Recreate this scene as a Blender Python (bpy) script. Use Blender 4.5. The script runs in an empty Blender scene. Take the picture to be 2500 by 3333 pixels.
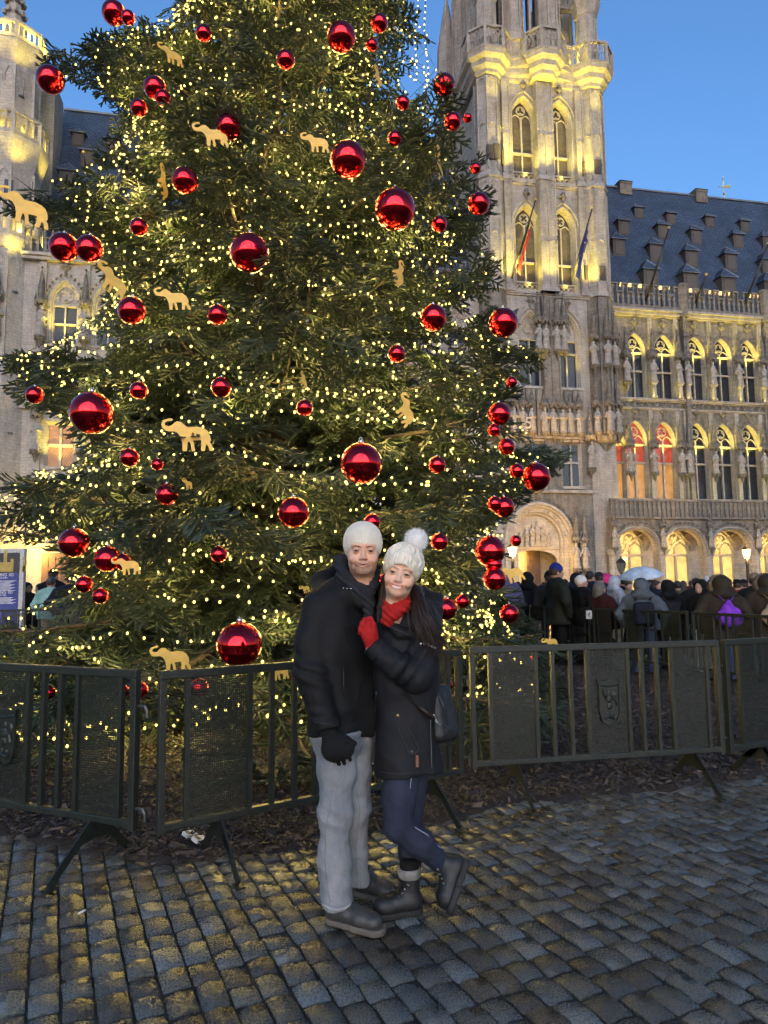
import bpy, bmesh, math, random
import numpy as np
from mathutils import Vector, Matrix, Euler
from mathutils.geometry import tessellate_polygon
R = math.radians
rnd = random.Random(7)
rng = np.random.default_rng(7)
scn = bpy.context.scene
C = scn.collection

# ------------------------------------------------------------------ camera
CAM_H, FPX, PITCH, ROLL = 1.55, 2311.0, R(5.78), R(0.6)
cam = bpy.data.objects.new('camera', bpy.data.cameras.new('camera')); C.objects.link(cam)
cam.data.sensor_fit = 'VERTICAL'; cam.data.sensor_height = 36.0; cam.data.lens = 36.0 * FPX / 3333.0
cam.data.clip_start = 0.05; cam.data.clip_end = 2000
CAM_R = Matrix.Rotation(math.pi / 2 + PITCH, 3, 'X') @ Matrix.Rotation(-ROLL, 3, 'Z')
cam.matrix_world = Matrix.Translation((0, 0, CAM_H)) @ CAM_R.to_4x4()
scn.camera = cam

# ------------------------------------------------------------------ dusk sky, sun glow, exposure
world = bpy.data.worlds.new('World'); scn.world = world; world.use_nodes = True
wn = world.node_tree
sky = wn.nodes.new('ShaderNodeTexSky'); sky.sky_type = 'NISHITA'; sky.sun_disc = False
SUN_EL, SUN_ROT = R(0.8), R(180)
sky.sun_elevation = SUN_EL; sky.sun_rotation = SUN_ROT
sky.ozone_density = 3.2; sky.dust_density = 0.3; sky.air_density = 1.0
wn.links.new(sky.outputs[0], wn.nodes['Background'].inputs[0])
wn.nodes['Background'].inputs[1].default_value = 0.058
sun = bpy.data.objects.new('sun', bpy.data.lights.new('sun', 'SUN')); C.objects.link(sun)
sun.data.energy = 0.19; sun.data.angle = R(90); sun.data.color = (1.0, 0.97, 0.94)
sun.rotation_euler = (R(90) - SUN_EL, 0, 0)
scn.view_settings.view_transform = 'Standard'; scn.view_settings.look = 'None'
scn.view_settings.exposure = 4.4; scn.view_settings.gamma = 1.0
LK = 0.25                                                      # all lamps are dusk-dim: the exposure is long
scn.render.engine = 'CYCLES'
scn.cycles.use_denoising = True
scn.cycles.max_bounces = 6; scn.cycles.diffuse_bounces = 3; scn.cycles.glossy_bounces = 3
scn.cycles.transparent_max_bounces = 8; scn.cycles.sample_clamp_indirect = 4.0
scn.cycles.caustics_reflective = False; scn.cycles.caustics_refractive = False
scn.cycles.use_light_tree = True
scn.cycles.use_adaptive_sampling = True; scn.cycles.adaptive_threshold = 0.03; scn.cycles.adaptive_min_samples = 12
# ------------------------------------------------------------------ pixel helpers (photo pixels -> places in the square)
def ray(px, py):
    return CAM_R @ Vector(((px - 1250.0) / FPX, (1666.5 - py) / FPX, -1.0))
CAM_P = Vector((0, 0, CAM_H))
def gp(px, py, z=0.0):
    d = ray(px, py); t = (z - CAM_H) / d.z
    return CAM_P + d * t
def at(px, py, Y):
    d = ray(px, py); return CAM_P + d * (Y / d.y)
def mpp(Y):                                    # metres for one photo pixel at depth Y
    return Y / FPX

# ------------------------------------------------------------------ mesh helpers
def link(name, me, mat=None, parent=None, **props):
    o = bpy.data.objects.new(name, me); C.objects.link(o)
    if mat is not None and me is not None and len(me.materials) == 0: me.materials.append(mat)
    if parent is not None: o.parent = parent
    for k, v in props.items(): o[k] = v
    return o
def empty(name, loc=(0, 0, 0), rz=0.0, **props):
    o = bpy.data.objects.new(name, None); C.objects.link(o)
    o.location = loc; o.rotation_euler = (0, 0, rz); o.empty_display_size = 0.2
    for k, v in props.items(): o[k] = v
    return o
def mesh_np(name, V, Fq, smooth=False):
    """V (n,3); Fq list of (m,k) int arrays"""
    me = bpy.data.meshes.new(name)
    V = np.asarray(V, dtype=np.float32)
    if not isinstance(Fq, (list, tuple)): Fq = [Fq]
    Fq = [np.asarray(f, dtype=np.int32) for f in Fq if len(f)]
    me.vertices.add(len(V)); me.vertices.foreach_set('co', V.ravel())
    nl = sum(f.size for f in Fq); npoly = sum(len(f) for f in Fq)
    me.loops.add(nl); me.polygons.add(npoly)
    me.loops.foreach_set('vertex_index', np.concatenate([f.ravel() for f in Fq]))
    st = []; s = 0
    for f in Fq:
        st.append(s + np.arange(len(f)) * f.shape[1]); s += f.size
    me.polygons.foreach_set('loop_start', np.concatenate(st).astype(np.int32))
    me.polygons.foreach_set('use_smooth', np.full(npoly, smooth))
    me.update(calc_edges=True); me.validate()
    return me
class MB:
    def __init__(s): s.v = []; s.f = []
    def add(s, vs, fs):
        n = len(s.v); s.v.extend([tuple(v) for v in vs]); s.f.extend([tuple(i + n for i in f) for f in fs]); return s
    def box(s, x0, x1, y0, y1, z0, z1):
        return s.add([(x0,y0,z0),(x1,y0,z0),(x1,y1,z0),(x0,y1,z0),(x0,y0,z1),(x1,y0,z1),(x1,y1,z1),(x0,y1,z1)],
                     [(0,3,2,1),(4,5,6,7),(0,1,5,4),(1,2,6,5),(2,3,7,6),(3,0,4,7)])
    def bar(s, a, b, w, h=None, up=(0, 0, 1)):
        a, b = Vector(a), Vector(b); h = h or w; d = (b - a).normalized(); u = Vector(up)
        if abs(d.dot(u)) > .98: u = Vector((0, 1, 0))
        r = d.cross(u).normalized() * (w / 2); u = r.cross(d).normalized() * (h / 2)
        return s.add([a-r-u, a+r-u, a+r+u, a-r+u, b-r-u, b+r-u, b+r+u, b-r+u],
                     [(0,1,2,3),(7,6,5,4),(0,4,5,1),(1,5,6,2),(2,6,7,3),(3,7,4,0)])
    def prism(s, pts, y0, y1, frame=None):
        """closed outline in xz, extruded along y"""
        n = len(pts); fr = frame or (lambda x, y, z: (x, y, z))
        vs = [fr(x, y0, z) for x, z in pts] + [fr(x, y1, z) for x, z in pts]
        tri = tessellate_polygon([[Vector((x, z, 0)) for x, z in pts]])
        fs = [tuple(t) for t in tri] + [tuple(n + i for i in reversed(t)) for t in tri]
        fs += [(i, (i + 1) % n, n + (i + 1) % n, n + i) for i in range(n)]
        return s.add(vs, fs)
    def tube(s, pts, rad, n=6, caps=True, flat=1.0):
        pts = [Vector(p) for p in pts]; m = len(pts)
        if not hasattr(rad, '__len__'): rad = [rad] * m
        base = len(s.v); prev = None
        for i, p in enumerate(pts):
            d = (pts[min(i + 1, m - 1)] - pts[max(i - 1, 0)]).normalized()
            if prev is None:
                u = Vector((0, 0, 1)) if abs(d.z) < .9 else Vector((1, 0, 0))
                r = d.cross(u).normalized()
            else:
                r = (prev - d * prev.dot(d)).normalized()
            prev = r; u = r.cross(d)
            for k in range(n):
                a = 2 * math.pi * k / n
                s.v.append(tuple(p + (r * math.cos(a) + u * math.sin(a) * flat) * rad[i]))
        for i in range(m - 1):
            for k in range(n):
                a = base + i * n + k; b = base + i * n + (k + 1) % n
                s.f.append((a, b, b + n, a + n))
        if caps:
            s.f.append(tuple(base + k for k in reversed(range(n)))); s.f.append(tuple(base + (m - 1) * n + k for k in range(n)))
        return s
    def lathe(s, prof, n=12, c=(0, 0, 0), a0=0.0, sy=1.0):
        b = len(s.v)
        for r, z in prof:
            for k in range(n):
                a = a0 + 2 * math.pi * k / n
                s.v.append((c[0] + r * math.cos(a), c[1] + r * math.sin(a) * sy, c[2] + z))
        m = len(prof)
        for i in range(m - 1):
            for k in range(n):
                a = b + i * n + k; d = b + i * n + (k + 1) % n
                s.f.append((a, d, d + n, a + n))
        s.f.append(tuple(b + k for k in reversed(range(n)))); s.f.append(tuple(b + (m - 1) * n + k for k in range(n)))
        return s
    def ball(s, c, r, n=8, m=6, sc=(1, 1, 1)):
        pr = [(max(1e-4, r * math.sin(math.pi * i / m)), -r * math.cos(math.pi * i / m)) for i in range(m + 1)]
        b = len(s.v); s.lathe(pr, n, (0, 0, 0))
        for i in range(b, len(s.v)):
            v = s.v[i]; s.v[i] = (c[0] + v[0] * sc[0], c[1] + v[1] * sc[1], c[2] + v[2] * sc[2])
        return s
    def strip(s, A, B, closed=False):
        n = len(A); k = len(s.v); s.v.extend([tuple(p) for p in A]); s.v.extend([tuple(p) for p in B])
        for i in range(n if closed else n - 1):
            j = (i + 1) % n; s.f.append((k + i, k + j, k + n + j, k + n + i))
        return s
    def sheet(s, outer, holes, y):
        polys = [[Vector((x, z, 0)) for x, z in outer]] + [[Vector((x, z, 0)) for x, z in h] for h in holes]
        tri = tessellate_polygon(polys); pts = [p for q in polys for p in q]
        return s.add([(p.x, y, p.y) for p in pts], [tuple(t) for t in tri])
    def mesh(s, name, smooth=False):
        me = bpy.data.meshes.new(name); me.from_pydata(s.v, [], s.f); 
        if smooth: me.polygons.foreach_set('use_smooth', [True] * len(me.polygons))
        me.update(); return me
    def build(s, name, mat, parent=None, smooth=False, **props):
        return link(name, s.mesh(name, smooth), mat, parent, **props)
def auto_smooth(o, ang=40):
    o.data.polygons.foreach_set('use_smooth', [True] * len(o.data.polygons))
    try: o.data.set_sharp_from_angle(angle=R(ang))
    except Exception: pass
    return o
def bevel(o, w=0.004, seg=2, ang=40):
    m = o.modifiers.new('bevel', 'BEVEL'); m.width = w; m.segments = seg; m.limit_method = 'ANGLE'; m.angle_limit = R(ang)
    return o
def copy_tree(o, parent=None, **props):
    c = o.copy(); C.objects.link(c); c.parent = parent
    for ch in o.children: copy_tree(ch, c)
    for k, v in props.items(): c[k] = v
    return c

# ------------------------------------------------------------------ implicit surfaces (organic shapes)
def surfnet(f, lo, hi, h):
    lo = np.array(lo, float); hi = np.array(hi, float)
    n = np.maximum(3, np.ceil((hi - lo) / h).astype(int) + 1)
    ax = [lo[i] + np.arange(n[i]) * h for i in range(3)]
    B = 4; nb = -(-n // B); bx = [lo[i] + (np.arange(nb[i]) * B + (B - 1) / 2) * h for i in range(3)]
    vc = f(np.stack(np.meshgrid(*bx, indexing='ij'), -1).reshape(-1, 3)).reshape(nb)       # coarse look first, then only the cells near the surface
    v = np.repeat(np.repeat(np.repeat(vc, B, 0), B, 1), B, 2)[:n[0], :n[1], :n[2]].copy()
    ac = np.argwhere(np.repeat(np.repeat(np.repeat(np.abs(vc) < B * h * 1.15 + .010, B, 0), B, 1), B, 2)[:n[0], :n[1], :n[2]])
    if len(ac): v[ac[:, 0], ac[:, 1], ac[:, 2]] = f(lo + ac * h)
    s = v < 0
    c = np.zeros(n - 1, int)
    for d in np.ndindex(2, 2, 2):
        c += s[d[0]:n[0]-1+d[0], d[1]:n[1]-1+d[1], d[2]:n[2]-1+d[2]]
    act = (c > 0) & (c < 8); idx = -np.ones(n - 1, int); ai = np.argwhere(act); idx[act] = np.arange(len(ai))
    acc = np.zeros((len(ai), 3)); cnt = np.zeros(len(ai))
    cor = list(np.ndindex(2, 2, 2))
    for a in cor:
        for axx in range(3):
            if a[axx]: continue
            b = list(a); b[axx] = 1
            va = v[ai[:, 0]+a[0], ai[:, 1]+a[1], ai[:, 2]+a[2]]; vb = v[ai[:, 0]+b[0], ai[:, 1]+b[1], ai[:, 2]+b[2]]
            m = (va < 0) != (vb < 0); t = np.where(m, va / np.where(m, va - vb, 1), 0)
            p = np.tile(np.array(a, float), (len(ai), 1)); p[:, axx] = t
            acc[m] += p[m]; cnt[m] += 1
    V = lo + (ai + acc / np.maximum(cnt, 1)[:, None]) * h
    F = []
    for axx in range(3):
        u, w = [(1, 2), (2, 0), (0, 1)][axx]
        sl = [slice(None)] * 3; sl2 = [slice(None)] * 3; sl[axx] = slice(0, n[axx]-1); sl2[axx] = slice(1, n[axx])
        ch = s[tuple(sl)] != s[tuple(sl2)]; e = np.argwhere(ch)
        ok = (e[:, u] > 0) & (e[:, w] > 0) & (e[:, u] < n[u]-1) & (e[:, w] < n[w]-1); e = e[ok]
        fl = s[tuple(sl)][e[:, 0], e[:, 1], e[:, 2]]
        q = []
        for du, dw in ((1, 1), (0, 1), (0, 0), (1, 0)):
            k = e.copy(); k[:, u] -= du; k[:, w] -= dw; q.append(idx[k[:, 0], k[:, 1], k[:, 2]])
        q = np.stack(q, 1); q[~fl] = q[~fl][:, ::-1]; F.append(q)
    return V, np.concatenate(F)
def A3(*p): return np.array(p, float)
def cap(P, a, b, r0, r1=None):
    a = np.asarray(a, float); b = np.asarray(b, float); r1 = r0 if r1 is None else r1
    d = b - a; t = np.clip(((P - a) @ d) / max(1e-9, d @ d), 0, 1)
    return np.linalg.norm(P - a - t[:, None] * d, axis=1) - (r0 + (r1 - r0) * t)
def chain(P, pts, rad, k=0.02):
    f = None
    for i in range(len(pts) - 1):
        g = cap(P, pts[i], pts[i+1], rad[i], rad[i+1]); f = g if f is None else smin(f, g, k)
    return f
def ell(P, c, r, M=None):
    q = P - np.asarray(c, float)
    if M is not None: q = q @ M
    r = np.asarray(r, float); k0 = np.linalg.norm(q / r, axis=1); k1 = np.linalg.norm(q / (r * r), axis=1)
    return k0 * (k0 - 1) / np.maximum(k1, 1e-9)
def rbox(P, c, b, r, M=None):
    q = P - np.asarray(c, float)
    if M is not None: q = q @ M
    d = np.abs(q) - (np.asarray(b, float) - r)
    return np.linalg.norm(np.maximum(d, 0), axis=1) + np.minimum(d.max(1), 0) - r
def smin(a, b, k):
    h = np.clip(0.5 + 0.5 * (b - a) / k, 0, 1); return b + (a - b) * h - k * h * (1 - h)
def smax(a, b, k): return -smin(-a, -b, k)
def rotm(ax, deg): return np.array(Matrix.Rotation(R(deg), 3, ax))
def euler_np(x, y, z): return np.array(Euler((R(x), R(y), R(z)), 'XYZ').to_matrix())
_nt = rng.random((32, 32, 32))
def vnoise(P, s):
    """cheap smooth value noise, about -1..1"""
    q = np.asarray(P) * s; i = np.floor(q).astype(int); f = q - i; f = f * f * (3 - 2 * f); o = 0
    for d in np.ndindex(2, 2, 2):
        w = np.prod(np.where(np.array(d), f, 1 - f), axis=1)
        o = o + w * _nt[(i[:, 0]+d[0]) % 32, (i[:, 1]+d[1]) % 32, (i[:, 2]+d[2]) % 32]
    return o * 2 - 1
def sdf_mesh(name, f, lo, hi, h, smooth=True):
    V, F = surfnet(f, lo, hi, h); return mesh_np(name, V, F, smooth)

# ------------------------------------------------------------------ materials
def lin(r, g, b):
    return tuple(((c / 255.0) / 12.92 if c / 255.0 <= .04045 else ((c / 255.0 + .055) / 1.055) ** 2.4) for c in (r, g, b))
class NT:
    def __init__(s, name):
        s.m = bpy.data.materials.new(name); s.m.use_nodes = True; s.t = s.m.node_tree
        s.b = s.t.nodes['Principled BSDF']
    def n(s, t, **kw):
        x = s.t.nodes.new(t)
        for k, v in kw.items():
            if k in x.inputs: x.inputs[k].default_value = v
            else: setattr(x, k, v)
        return x
    def l(s, a, b): s.t.links.new(a, b)
    def mix(s, fac, a, b, mode='MIX'):
        x = s.t.nodes.new('ShaderNodeMix'); x.data_type = 'RGBA'; x.blend_type = mode
        for i, v in ((0, fac), (6, a), (7, b)):
            if hasattr(v, 'is_linked') or hasattr(v, 'links'): s.l(v, x.inputs[i])
            else: x.inputs[i].default_value = v if i == 0 else (tuple(v) + (1,))[:4]
        return x.outputs[2]
    def math(s, op, a, b=0.0):
        x = s.t.nodes.new('ShaderNodeMath'); x.operation = op
        for i, v in enumerate((a, b)):
            if hasattr(v, 'links'): s.l(v, x.inputs[i])
            else: x.inputs[i].default_value = v
        return x.outputs[0]
    def ramp(s, fac, stops):
        x = s.t.nodes.new('ShaderNodeValToRGB'); e = x.color_ramp.elements
        while len(e) < len(stops): e.new(.5)
        for el, (p, c) in zip(e, stops):
            el.position = p; el.color = (tuple(c) + (1,))[:4] if hasattr(c, '__len__') else (c, c, c, 1)
        s.l(fac, x.inputs[0]); return x.outputs[0]
    def coord(s, kind='Object', scale=None):
        c = s.n('ShaderNodeTexCoord').outputs[kind]
        if scale is not None:
            mp = s.n('ShaderNodeMapping'); mp.inputs['Scale'].default_value = scale if hasattr(scale, '__len__') else (scale,) * 3
            s.l(c, mp.inputs[0]); return mp.outputs[0]
        return c
    def noise(s, vec, scale, detail=4, rough=.55):
        x = s.n('ShaderNodeTexNoise'); x.inputs['Scale'].default_value = scale; x.inputs['Detail'].default_value = detail
        x.inputs['Roughness'].default_value = rough
        if vec is not None: s.l(vec, x.inputs['Vector'])
        return x.outputs[0]
    def bump(s, h, strength=.3, dist=.01, normal=None):
        x = s.n('ShaderNodeBump'); x.inputs['Strength'].default_value = strength; x.inputs['Distance'].default_value = dist
        s.l(h, x.inputs['Height'])
        if normal is not None: s.l(normal, x.inputs['Normal'])
        s.l(x.outputs[0], s.b.inputs['Normal']); return x.outputs[0]
    def set(s, **kw):
        names = {'col': 'Base Color', 'rough': 'Roughness', 'metal': 'Metallic', 'spec': 'Specular IOR Level', 'emit': 'Emission Color',
                 'estr': 'Emission Strength', 'sheen': 'Sheen Weight', 'sss': 'Subsurface Weight', 'coat': 'Coat Weight', 'trans': 'Transmission Weight', 'alpha': 'Alpha', 'aniso': 'Anisotropic'}
        for k, v in kw.items():
            i = s.b.inputs[names[k]]
            if hasattr(v, 'links'): s.l(v, i)
            else: i.default_value = (tuple(v) + (1,))[:4] if hasattr(v, '__len__') else v
        return s
def plain(name, col, rough=.6, metal=0.0, var=.25, nscale=8, bump=0.0, bscale=60, **kw):
    t = NT(name); c = t.coord('Object'); nz = t.noise(c, nscale)
    lo = tuple(x * (1 - var) for x in col); hi = tuple(min(1, x * (1 + var)) for x in col)
    t.set(col=t.ramp(nz, [(.3, lo), (.7, hi)]), rough=rough, metal=metal, **kw)
    if bump: t.bump(t.noise(c, bscale, 3), bump, .01)
    return t.m
def glow(name, col, strength):
    t = NT(name); t.set(col=(0.02, 0.02, 0.02), emit=col, estr=strength * LK); return t.m
def lamp(name, kind, loc, energy, col, parent=None, rot=None, size=None, sy=None, spot=None, blend=.5, spread=None):
    L = bpy.data.lights.new(name, kind); L.energy = energy * LK; L.color = col
    o = bpy.data.objects.new(name, L); C.objects.link(o); o.location = loc
    if rot: o.rotation_euler = rot
    if parent: o.parent = parent
    if kind == 'AREA':
        L.shape = 'RECTANGLE'; L.size = size; L.size_y = sy or size
        if spread: L.spread = spread
    elif size is not None: L.shadow_soft_size = size
    if kind == 'SPOT': L.spot_size = spot or R(60); L.spot_blend = blend
    return o
# ================================================================== GROUND
def sett_mat():
    t = NT('wet_granite_sett'); co = t.coord('Object')
    ge = t.n('ShaderNodeNewGeometry')
    a = t.n('ShaderNodeAttribute', attribute_name='rnd'); oi = t.n('ShaderNodeObjectInfo')
    r = t.math('FRACT', t.math('ADD', a.outputs['Fac'], oi.outputs['Random']))
    base = t.ramp(r, [(0.0, (.082, .082, .074)), (.22, (.115, .122, .118)), (.42, (.062, .061, .055)), (.58, (.084, .068, .050)), (.74, (.145, .158, .162)), (.88, (.052, .042, .033)), (1.0, (.09, .093, .086))])
    g = t.n('ShaderNodeVectorMath', operation='ADD'); t.l(co, g.inputs[0]); t.l(oi.outputs['Location'], g.inputs[1])
    sp = t.noise(g.outputs[0], 260, 2, .7); big = t.noise(g.outputs[0], 14, 5); med = t.noise(g.outputs[0], 60, 3)
    col = t.mix(1, base, t.ramp(sp, [(.32, (.55, .55, .55)), (.55, (1, 1, 1)), (.72, (1.9, 1.9, 1.9))]), 'MULTIPLY')
    col = t.mix(1, col, t.ramp(big, [(.3, (.62, .6, .56)), (.7, (1.15, 1.15, 1.15))]), 'MULTIPLY')
    rg = t.ramp(big, [(.30, .15), (.52, .30), (.75, .48)])
    t.set(col=col, rough=rg, spec=.5)
    h = t.math('ADD', t.math('MULTIPLY', sp, .45), t.math('ADD', t.math('MULTIPLY', med, .45), t.math('MULTIPLY', big, .35))); t.bump(h, .55, .004); return t.m
M_SETT = sett_mat()
M_JOINT = plain('mossy_joint_earth', (.009, .010, .007), .8, var=.6, nscale=25, bump=.6, bscale=120)
def plaza_mat():
    t = NT('square_paving'); co = t.coord('Object'); mp = t.n('ShaderNodeMapping'); mp.inputs['Rotation'].default_value = (0, 0, R(-65)); t.l(co, mp.inputs[0])
    br = t.n('ShaderNodeTexBrick'); t.l(mp.outputs[0], br.inputs['Vector']); br.inputs['Scale'].default_value = 1
    br.inputs['Brick Width'].default_value = .17; br.inputs['Row Height'].default_value = .13; br.inputs['Mortar Size'].default_value = .012
    br.inputs['Color1'].default_value = (.085, .085, .085, 1); br.inputs['Color2'].default_value = (.05, .047, .043, 1); br.inputs['Mortar'].default_value = (.02, .02, .017, 1)
    nz = t.noise(co, 1.2, 5); t.set(col=br.outputs[0], rough=t.ramp(nz, [(.35, .15), (.65, .42)]), spec=.5)
    t.bump(t.math('ADD', t.math('MULTIPLY', br.outputs[1], -1), t.noise(co, 20, 3)), .35, .01); return t.m
GA = R(25)                                                     # the courses of setts run away to the left
UX, UY = Vector((math.cos(GA), math.sin(GA), 0)), Vector((-math.sin(GA), math.cos(GA), 0))
m = MB(); m.add([(-400, -400, -.015), (400, -400, -.015), (400, 400, -.015), (-400, 400, -.015)], [(0, 1, 2, 3)])
ground = m.build('ground', M_JOINT, None, kind='structure')
SETT_Y = 9.4                                                   # setts are built one by one up to here
m = MB(); m.sheet([(-60, SETT_Y - .15), (60, SETT_Y - .15), (60, 80), (-60, 80)], [], 0); m.v = [(x, z, -.014) for x, y, z in m.v]; m.f = [tuple(reversed(f)) for f in m.f]
pav = m.build('pavement', plaza_mat(), None, kind='structure')
# edge of the mulch bed, traced on the ground
MULCH = [gp(*p) for p in ((-700, 2640), (-300, 2690), (0, 2722), (150, 2735), (300, 2775), (480, 2800), (640, 2812), (760, 2790), (900, 2775), (1050, 2745), (1250, 2700), (1450, 2668), (1640, 2622), (1900, 2592), (2150, 2580), (2330, 2560), (2500, 2520), (2700, 2470))]
MULCH = [(p.x, p.y) for p in MULCH] + [(6.6, 7.6), (6.9, 9.8), (5.0, 12.5), (2.0, 15.0), (-2, 16.2), (-6, 15.0), (-8.5, 11)]
MU = np.array(MULCH)
def in_mulch(X, Y):
    X, Y = np.asarray(X, float), np.asarray(Y, float); c = np.zeros(X.shape, bool); n = len(MU)
    for i in range(n):
        x0, y0 = MU[i]; x1, y1 = MU[(i + 1) % n]
        k = ((y0 > Y) != (y1 > Y)) & (X < (x1 - x0) * (Y - y0) / (y1 - y0 + 1e-12) + x0); c ^= k
    return c
def sett_shape(seed, n=5):
    rs = np.random.default_rng(seed); g = np.array([-1, -.9, 0, .9, 1.]) ; X, Y = np.meshgrid(g, g, indexing='ij')
    edge = np.maximum(np.abs(X), np.abs(Y)); rr = np.clip((X ** 4 + Y ** 4) ** .25, 0, 1.3)
    Z = -.004 * np.clip(rr, 0, 1.2) ** 8 + rs.normal(0, .0013, X.shape) + .004 * X * rs.uniform(-1, 1) + .004 * Y * rs.uniform(-1, 1)
    k = np.where(edge > .99, .985 + rs.normal(0, .022, X.shape), 1.0 + .0 * X); corner = (np.abs(X) > .99) & (np.abs(Y) > .99)
    k = np.where(corner, k * .97, k); Px, Py = X * k * .5, Y * k * .5
    V = np.stack([Px, Py, Z], -1).reshape(-1, 3); F = [(i * n + j, (i + 1) * n + j, (i + 1) * n + j + 1, i * n + j + 1) for i in range(n - 1) for j in range(n - 1)]
    bd = [i * n for i in range(n)] + [(n - 1) * n + j for j in range(1, n)] + [i * n + n - 1 for i in range(n - 2, -1, -1)] + [j for j in range(n - 2, 0, -1)]
    lowv = V[bd].copy(); lowv[:, 2] = -.11; lowv[:, :2] *= .97; b = len(V); m_ = len(bd); V = np.concatenate([V, V[bd], lowv])
    F += [(b + (i + 1) % m_, b + i, b + m_ + i, b + m_ + (i + 1) % m_) for i in range(m_)]
    return V, np.array(F)
SH = [sett_shape(100 + i) for i in range(16)]
SHM = []
for V, F in SH:
    me = mesh_np('sett', V, F, True); me.materials.append(M_SETT); SHM.append(me)
setts = []
v = -1.0
row = 0; u0 = -14.0
for r_ in range(190):
    wrow = rnd.uniform(.110, .130); u = u0 + sum(0 for _ in ()) ; row_u = -9.5 + 0.0
    setts.append((r_, wrow))
cum = -9.0; S = []
for r_, wrow in setts:
    t = -1.0 + rnd.uniform(0, .17)
    while t < 12.5:
        L = rnd.uniform(.13, .195); cu, ct_ = cum + wrow / 2, t + L / 2; p = UX * cu + UY * ct_; S.append((p.x, p.y, wrow, L)); t += L
    cum += wrow
S = np.array(S); a_ = (S[:, 1] > 2.2) & (S[:, 1] < SETT_Y) & (np.abs(S[:, 0]) < S[:, 1] * .62 + .9)
S = S[a_]; S = S[~in_mulch(S[:, 0], S[:, 1] - .18)]
order = np.argsort(-(S[:, 2] * S[:, 3] / (S[:, 1] ** 3)) + np.where((np.abs(S[:, 0]) < S[:, 1] * .56 + .12) & (S[:, 1] > 2.5), 0, 1e3)); S = S[order]
VV, FF, RR = [], [], []; nb = 0
for i, (x, y, w, L) in enumerate(S):
    k = rnd.randrange(16); h = rnd.gauss(-.001, .0022); tx_, ty_ = rnd.gauss(0, .012), rnd.gauss(0, .012); rz = GA + rnd.gauss(0, .022)
    if rnd.random() < .5: rz += math.pi
    if i < 300:
        o = bpy.data.objects.new('sett', SHM[k]); C.objects.link(o); o.parent = ground; o.location = (x, y, h); o.rotation_euler = (tx_, ty_, rz); o.scale = (w - .009, L - .010, 1)
    else:
        M_ = np.array(Matrix.Translation((x, y, h)) @ Euler((tx_, ty_, rz)).to_matrix().to_4x4() @ Matrix.Diagonal((w - .009, L - .010, 1, 1)))
        V, F = SH[k]; VV.append(V @ M_[:3, :3].T + M_[:3, 3]); FF.append(F + nb); nb += len(V); RR.append(np.full(len(V), rnd.random()))
me = mesh_np('setts', np.concatenate(VV), np.concatenate(FF), True); at_ = me.attributes.new('rnd', 'FLOAT', 'POINT'); at_.data.foreach_set('value', np.concatenate(RR).astype(np.float32))
link('setts', me, M_SETT, ground, kind='stuff')
# mulch bed
M_SOIL = plain('dark_bark_soil', (.022, .016, .013), .9, var=.5, nscale=30, bump=1.0, bscale=50)
nx = 90; gx = np.linspace(-9, 8, nx); gy = np.linspace(3.5, 17, nx); X, Y = np.meshgrid(gx, gy, indexing='ij'); P = np.stack([X, Y, 0 * X], -1).reshape(-1, 3)
def mulch_h(X, Y):
    P = np.stack([X, Y, 0 * X], -1); d = np.hypot(X + 1.7, Y - 10.2); return .015 + .05 * np.clip((6.6 - d) / 2.0, 0, 1) + .02 * vnoise(P, 1.3)
Pz = mulch_h(P[:, 0], P[:, 1]); ins = in_mulch(P[:, 0], P[:, 1]); P[:, 2] = np.where(ins, Pz, -.06); idx = np.arange(nx * nx).reshape(nx, nx)
Fm = np.stack([idx[:-1, :-1], idx[1:, :-1], idx[1:, 1:], idx[:-1, 1:]], -1).reshape(-1, 4); keep = ins[Fm].any(1)
bed = mesh_np('mulch_bed', P, Fm[keep], True); link('mulch_bed', bed, M_SOIL, None, kind='structure')
def chip_mat():
    t = NT('wood_chip'); a = t.n('ShaderNodeAttribute', attribute_name='rnd').outputs['Fac']
    t.set(col=t.ramp(a, [(0, (.013, .009, .008)), (.4, (.028, .019, .016)), (.75, (.045, .031, .026)), (.93, (.075, .052, .041)), (1, (.16, .11, .08))]), rough=t.ramp(a, [(0, .35), (1, .7)]), spec=.5)
    t.bump(t.noise(t.coord('Object', (1, 1, 1)), 90, 3), .5, .01); return t.m
N = 95000; cx = rng.uniform(-6.5, 6.6, N); cy = 3.6 + 9.5 * rng.random(N) ** 1.7
k = in_mulch(cx + rng.normal(0, .05, N), cy + np.abs(rng.normal(0, .05, N))) & (np.abs(cx) < cy * .62 + .6); cx, cy = cx[k], cy[k]; N = len(cx)
ln_ = rng.gamma(4, .0085, N) + .016; wd = ln_ * rng.uniform(.18, .5, N); th = wd * rng.uniform(.25, .5, N)
yaw, pit, rol = rng.uniform(0, 6.28, N), rng.normal(0, .35, N), rng.normal(0, .5, N)
base = np.array([(-1, -.6, 0), (-.7, .9, .2), (1, .5, 0), (.8, -.8, .3), (-.6, 0, 1), (.7, .1, .8)]); fcs = np.array([(0, 3, 5), (0, 5, 4), (3, 2, 5), (2, 1, 4), (2, 4, 5), (1, 0, 4)])
B = base[None] * np.stack([ln_ / 2, wd / 2, th], -1)[:, None]; B += rng.normal(0, 1, B.shape) * (wd * .12)[:, None, None]
def rot(B, a, i, j):
    c, s = np.cos(a)[:, None], np.sin(a)[:, None]; x, y = B[..., i].copy(), B[..., j].copy(); B[..., i] = c * x - s * y; B[..., j] = s * x + c * y
rot(B, rol, 1, 2); rot(B, pit, 2, 0); rot(B, yaw, 0, 1)
B += np.stack([cx, cy, np.maximum(mulch_h(cx, cy), .004) + .008 + rng.random(N) * .018], -1)[:, None]
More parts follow.
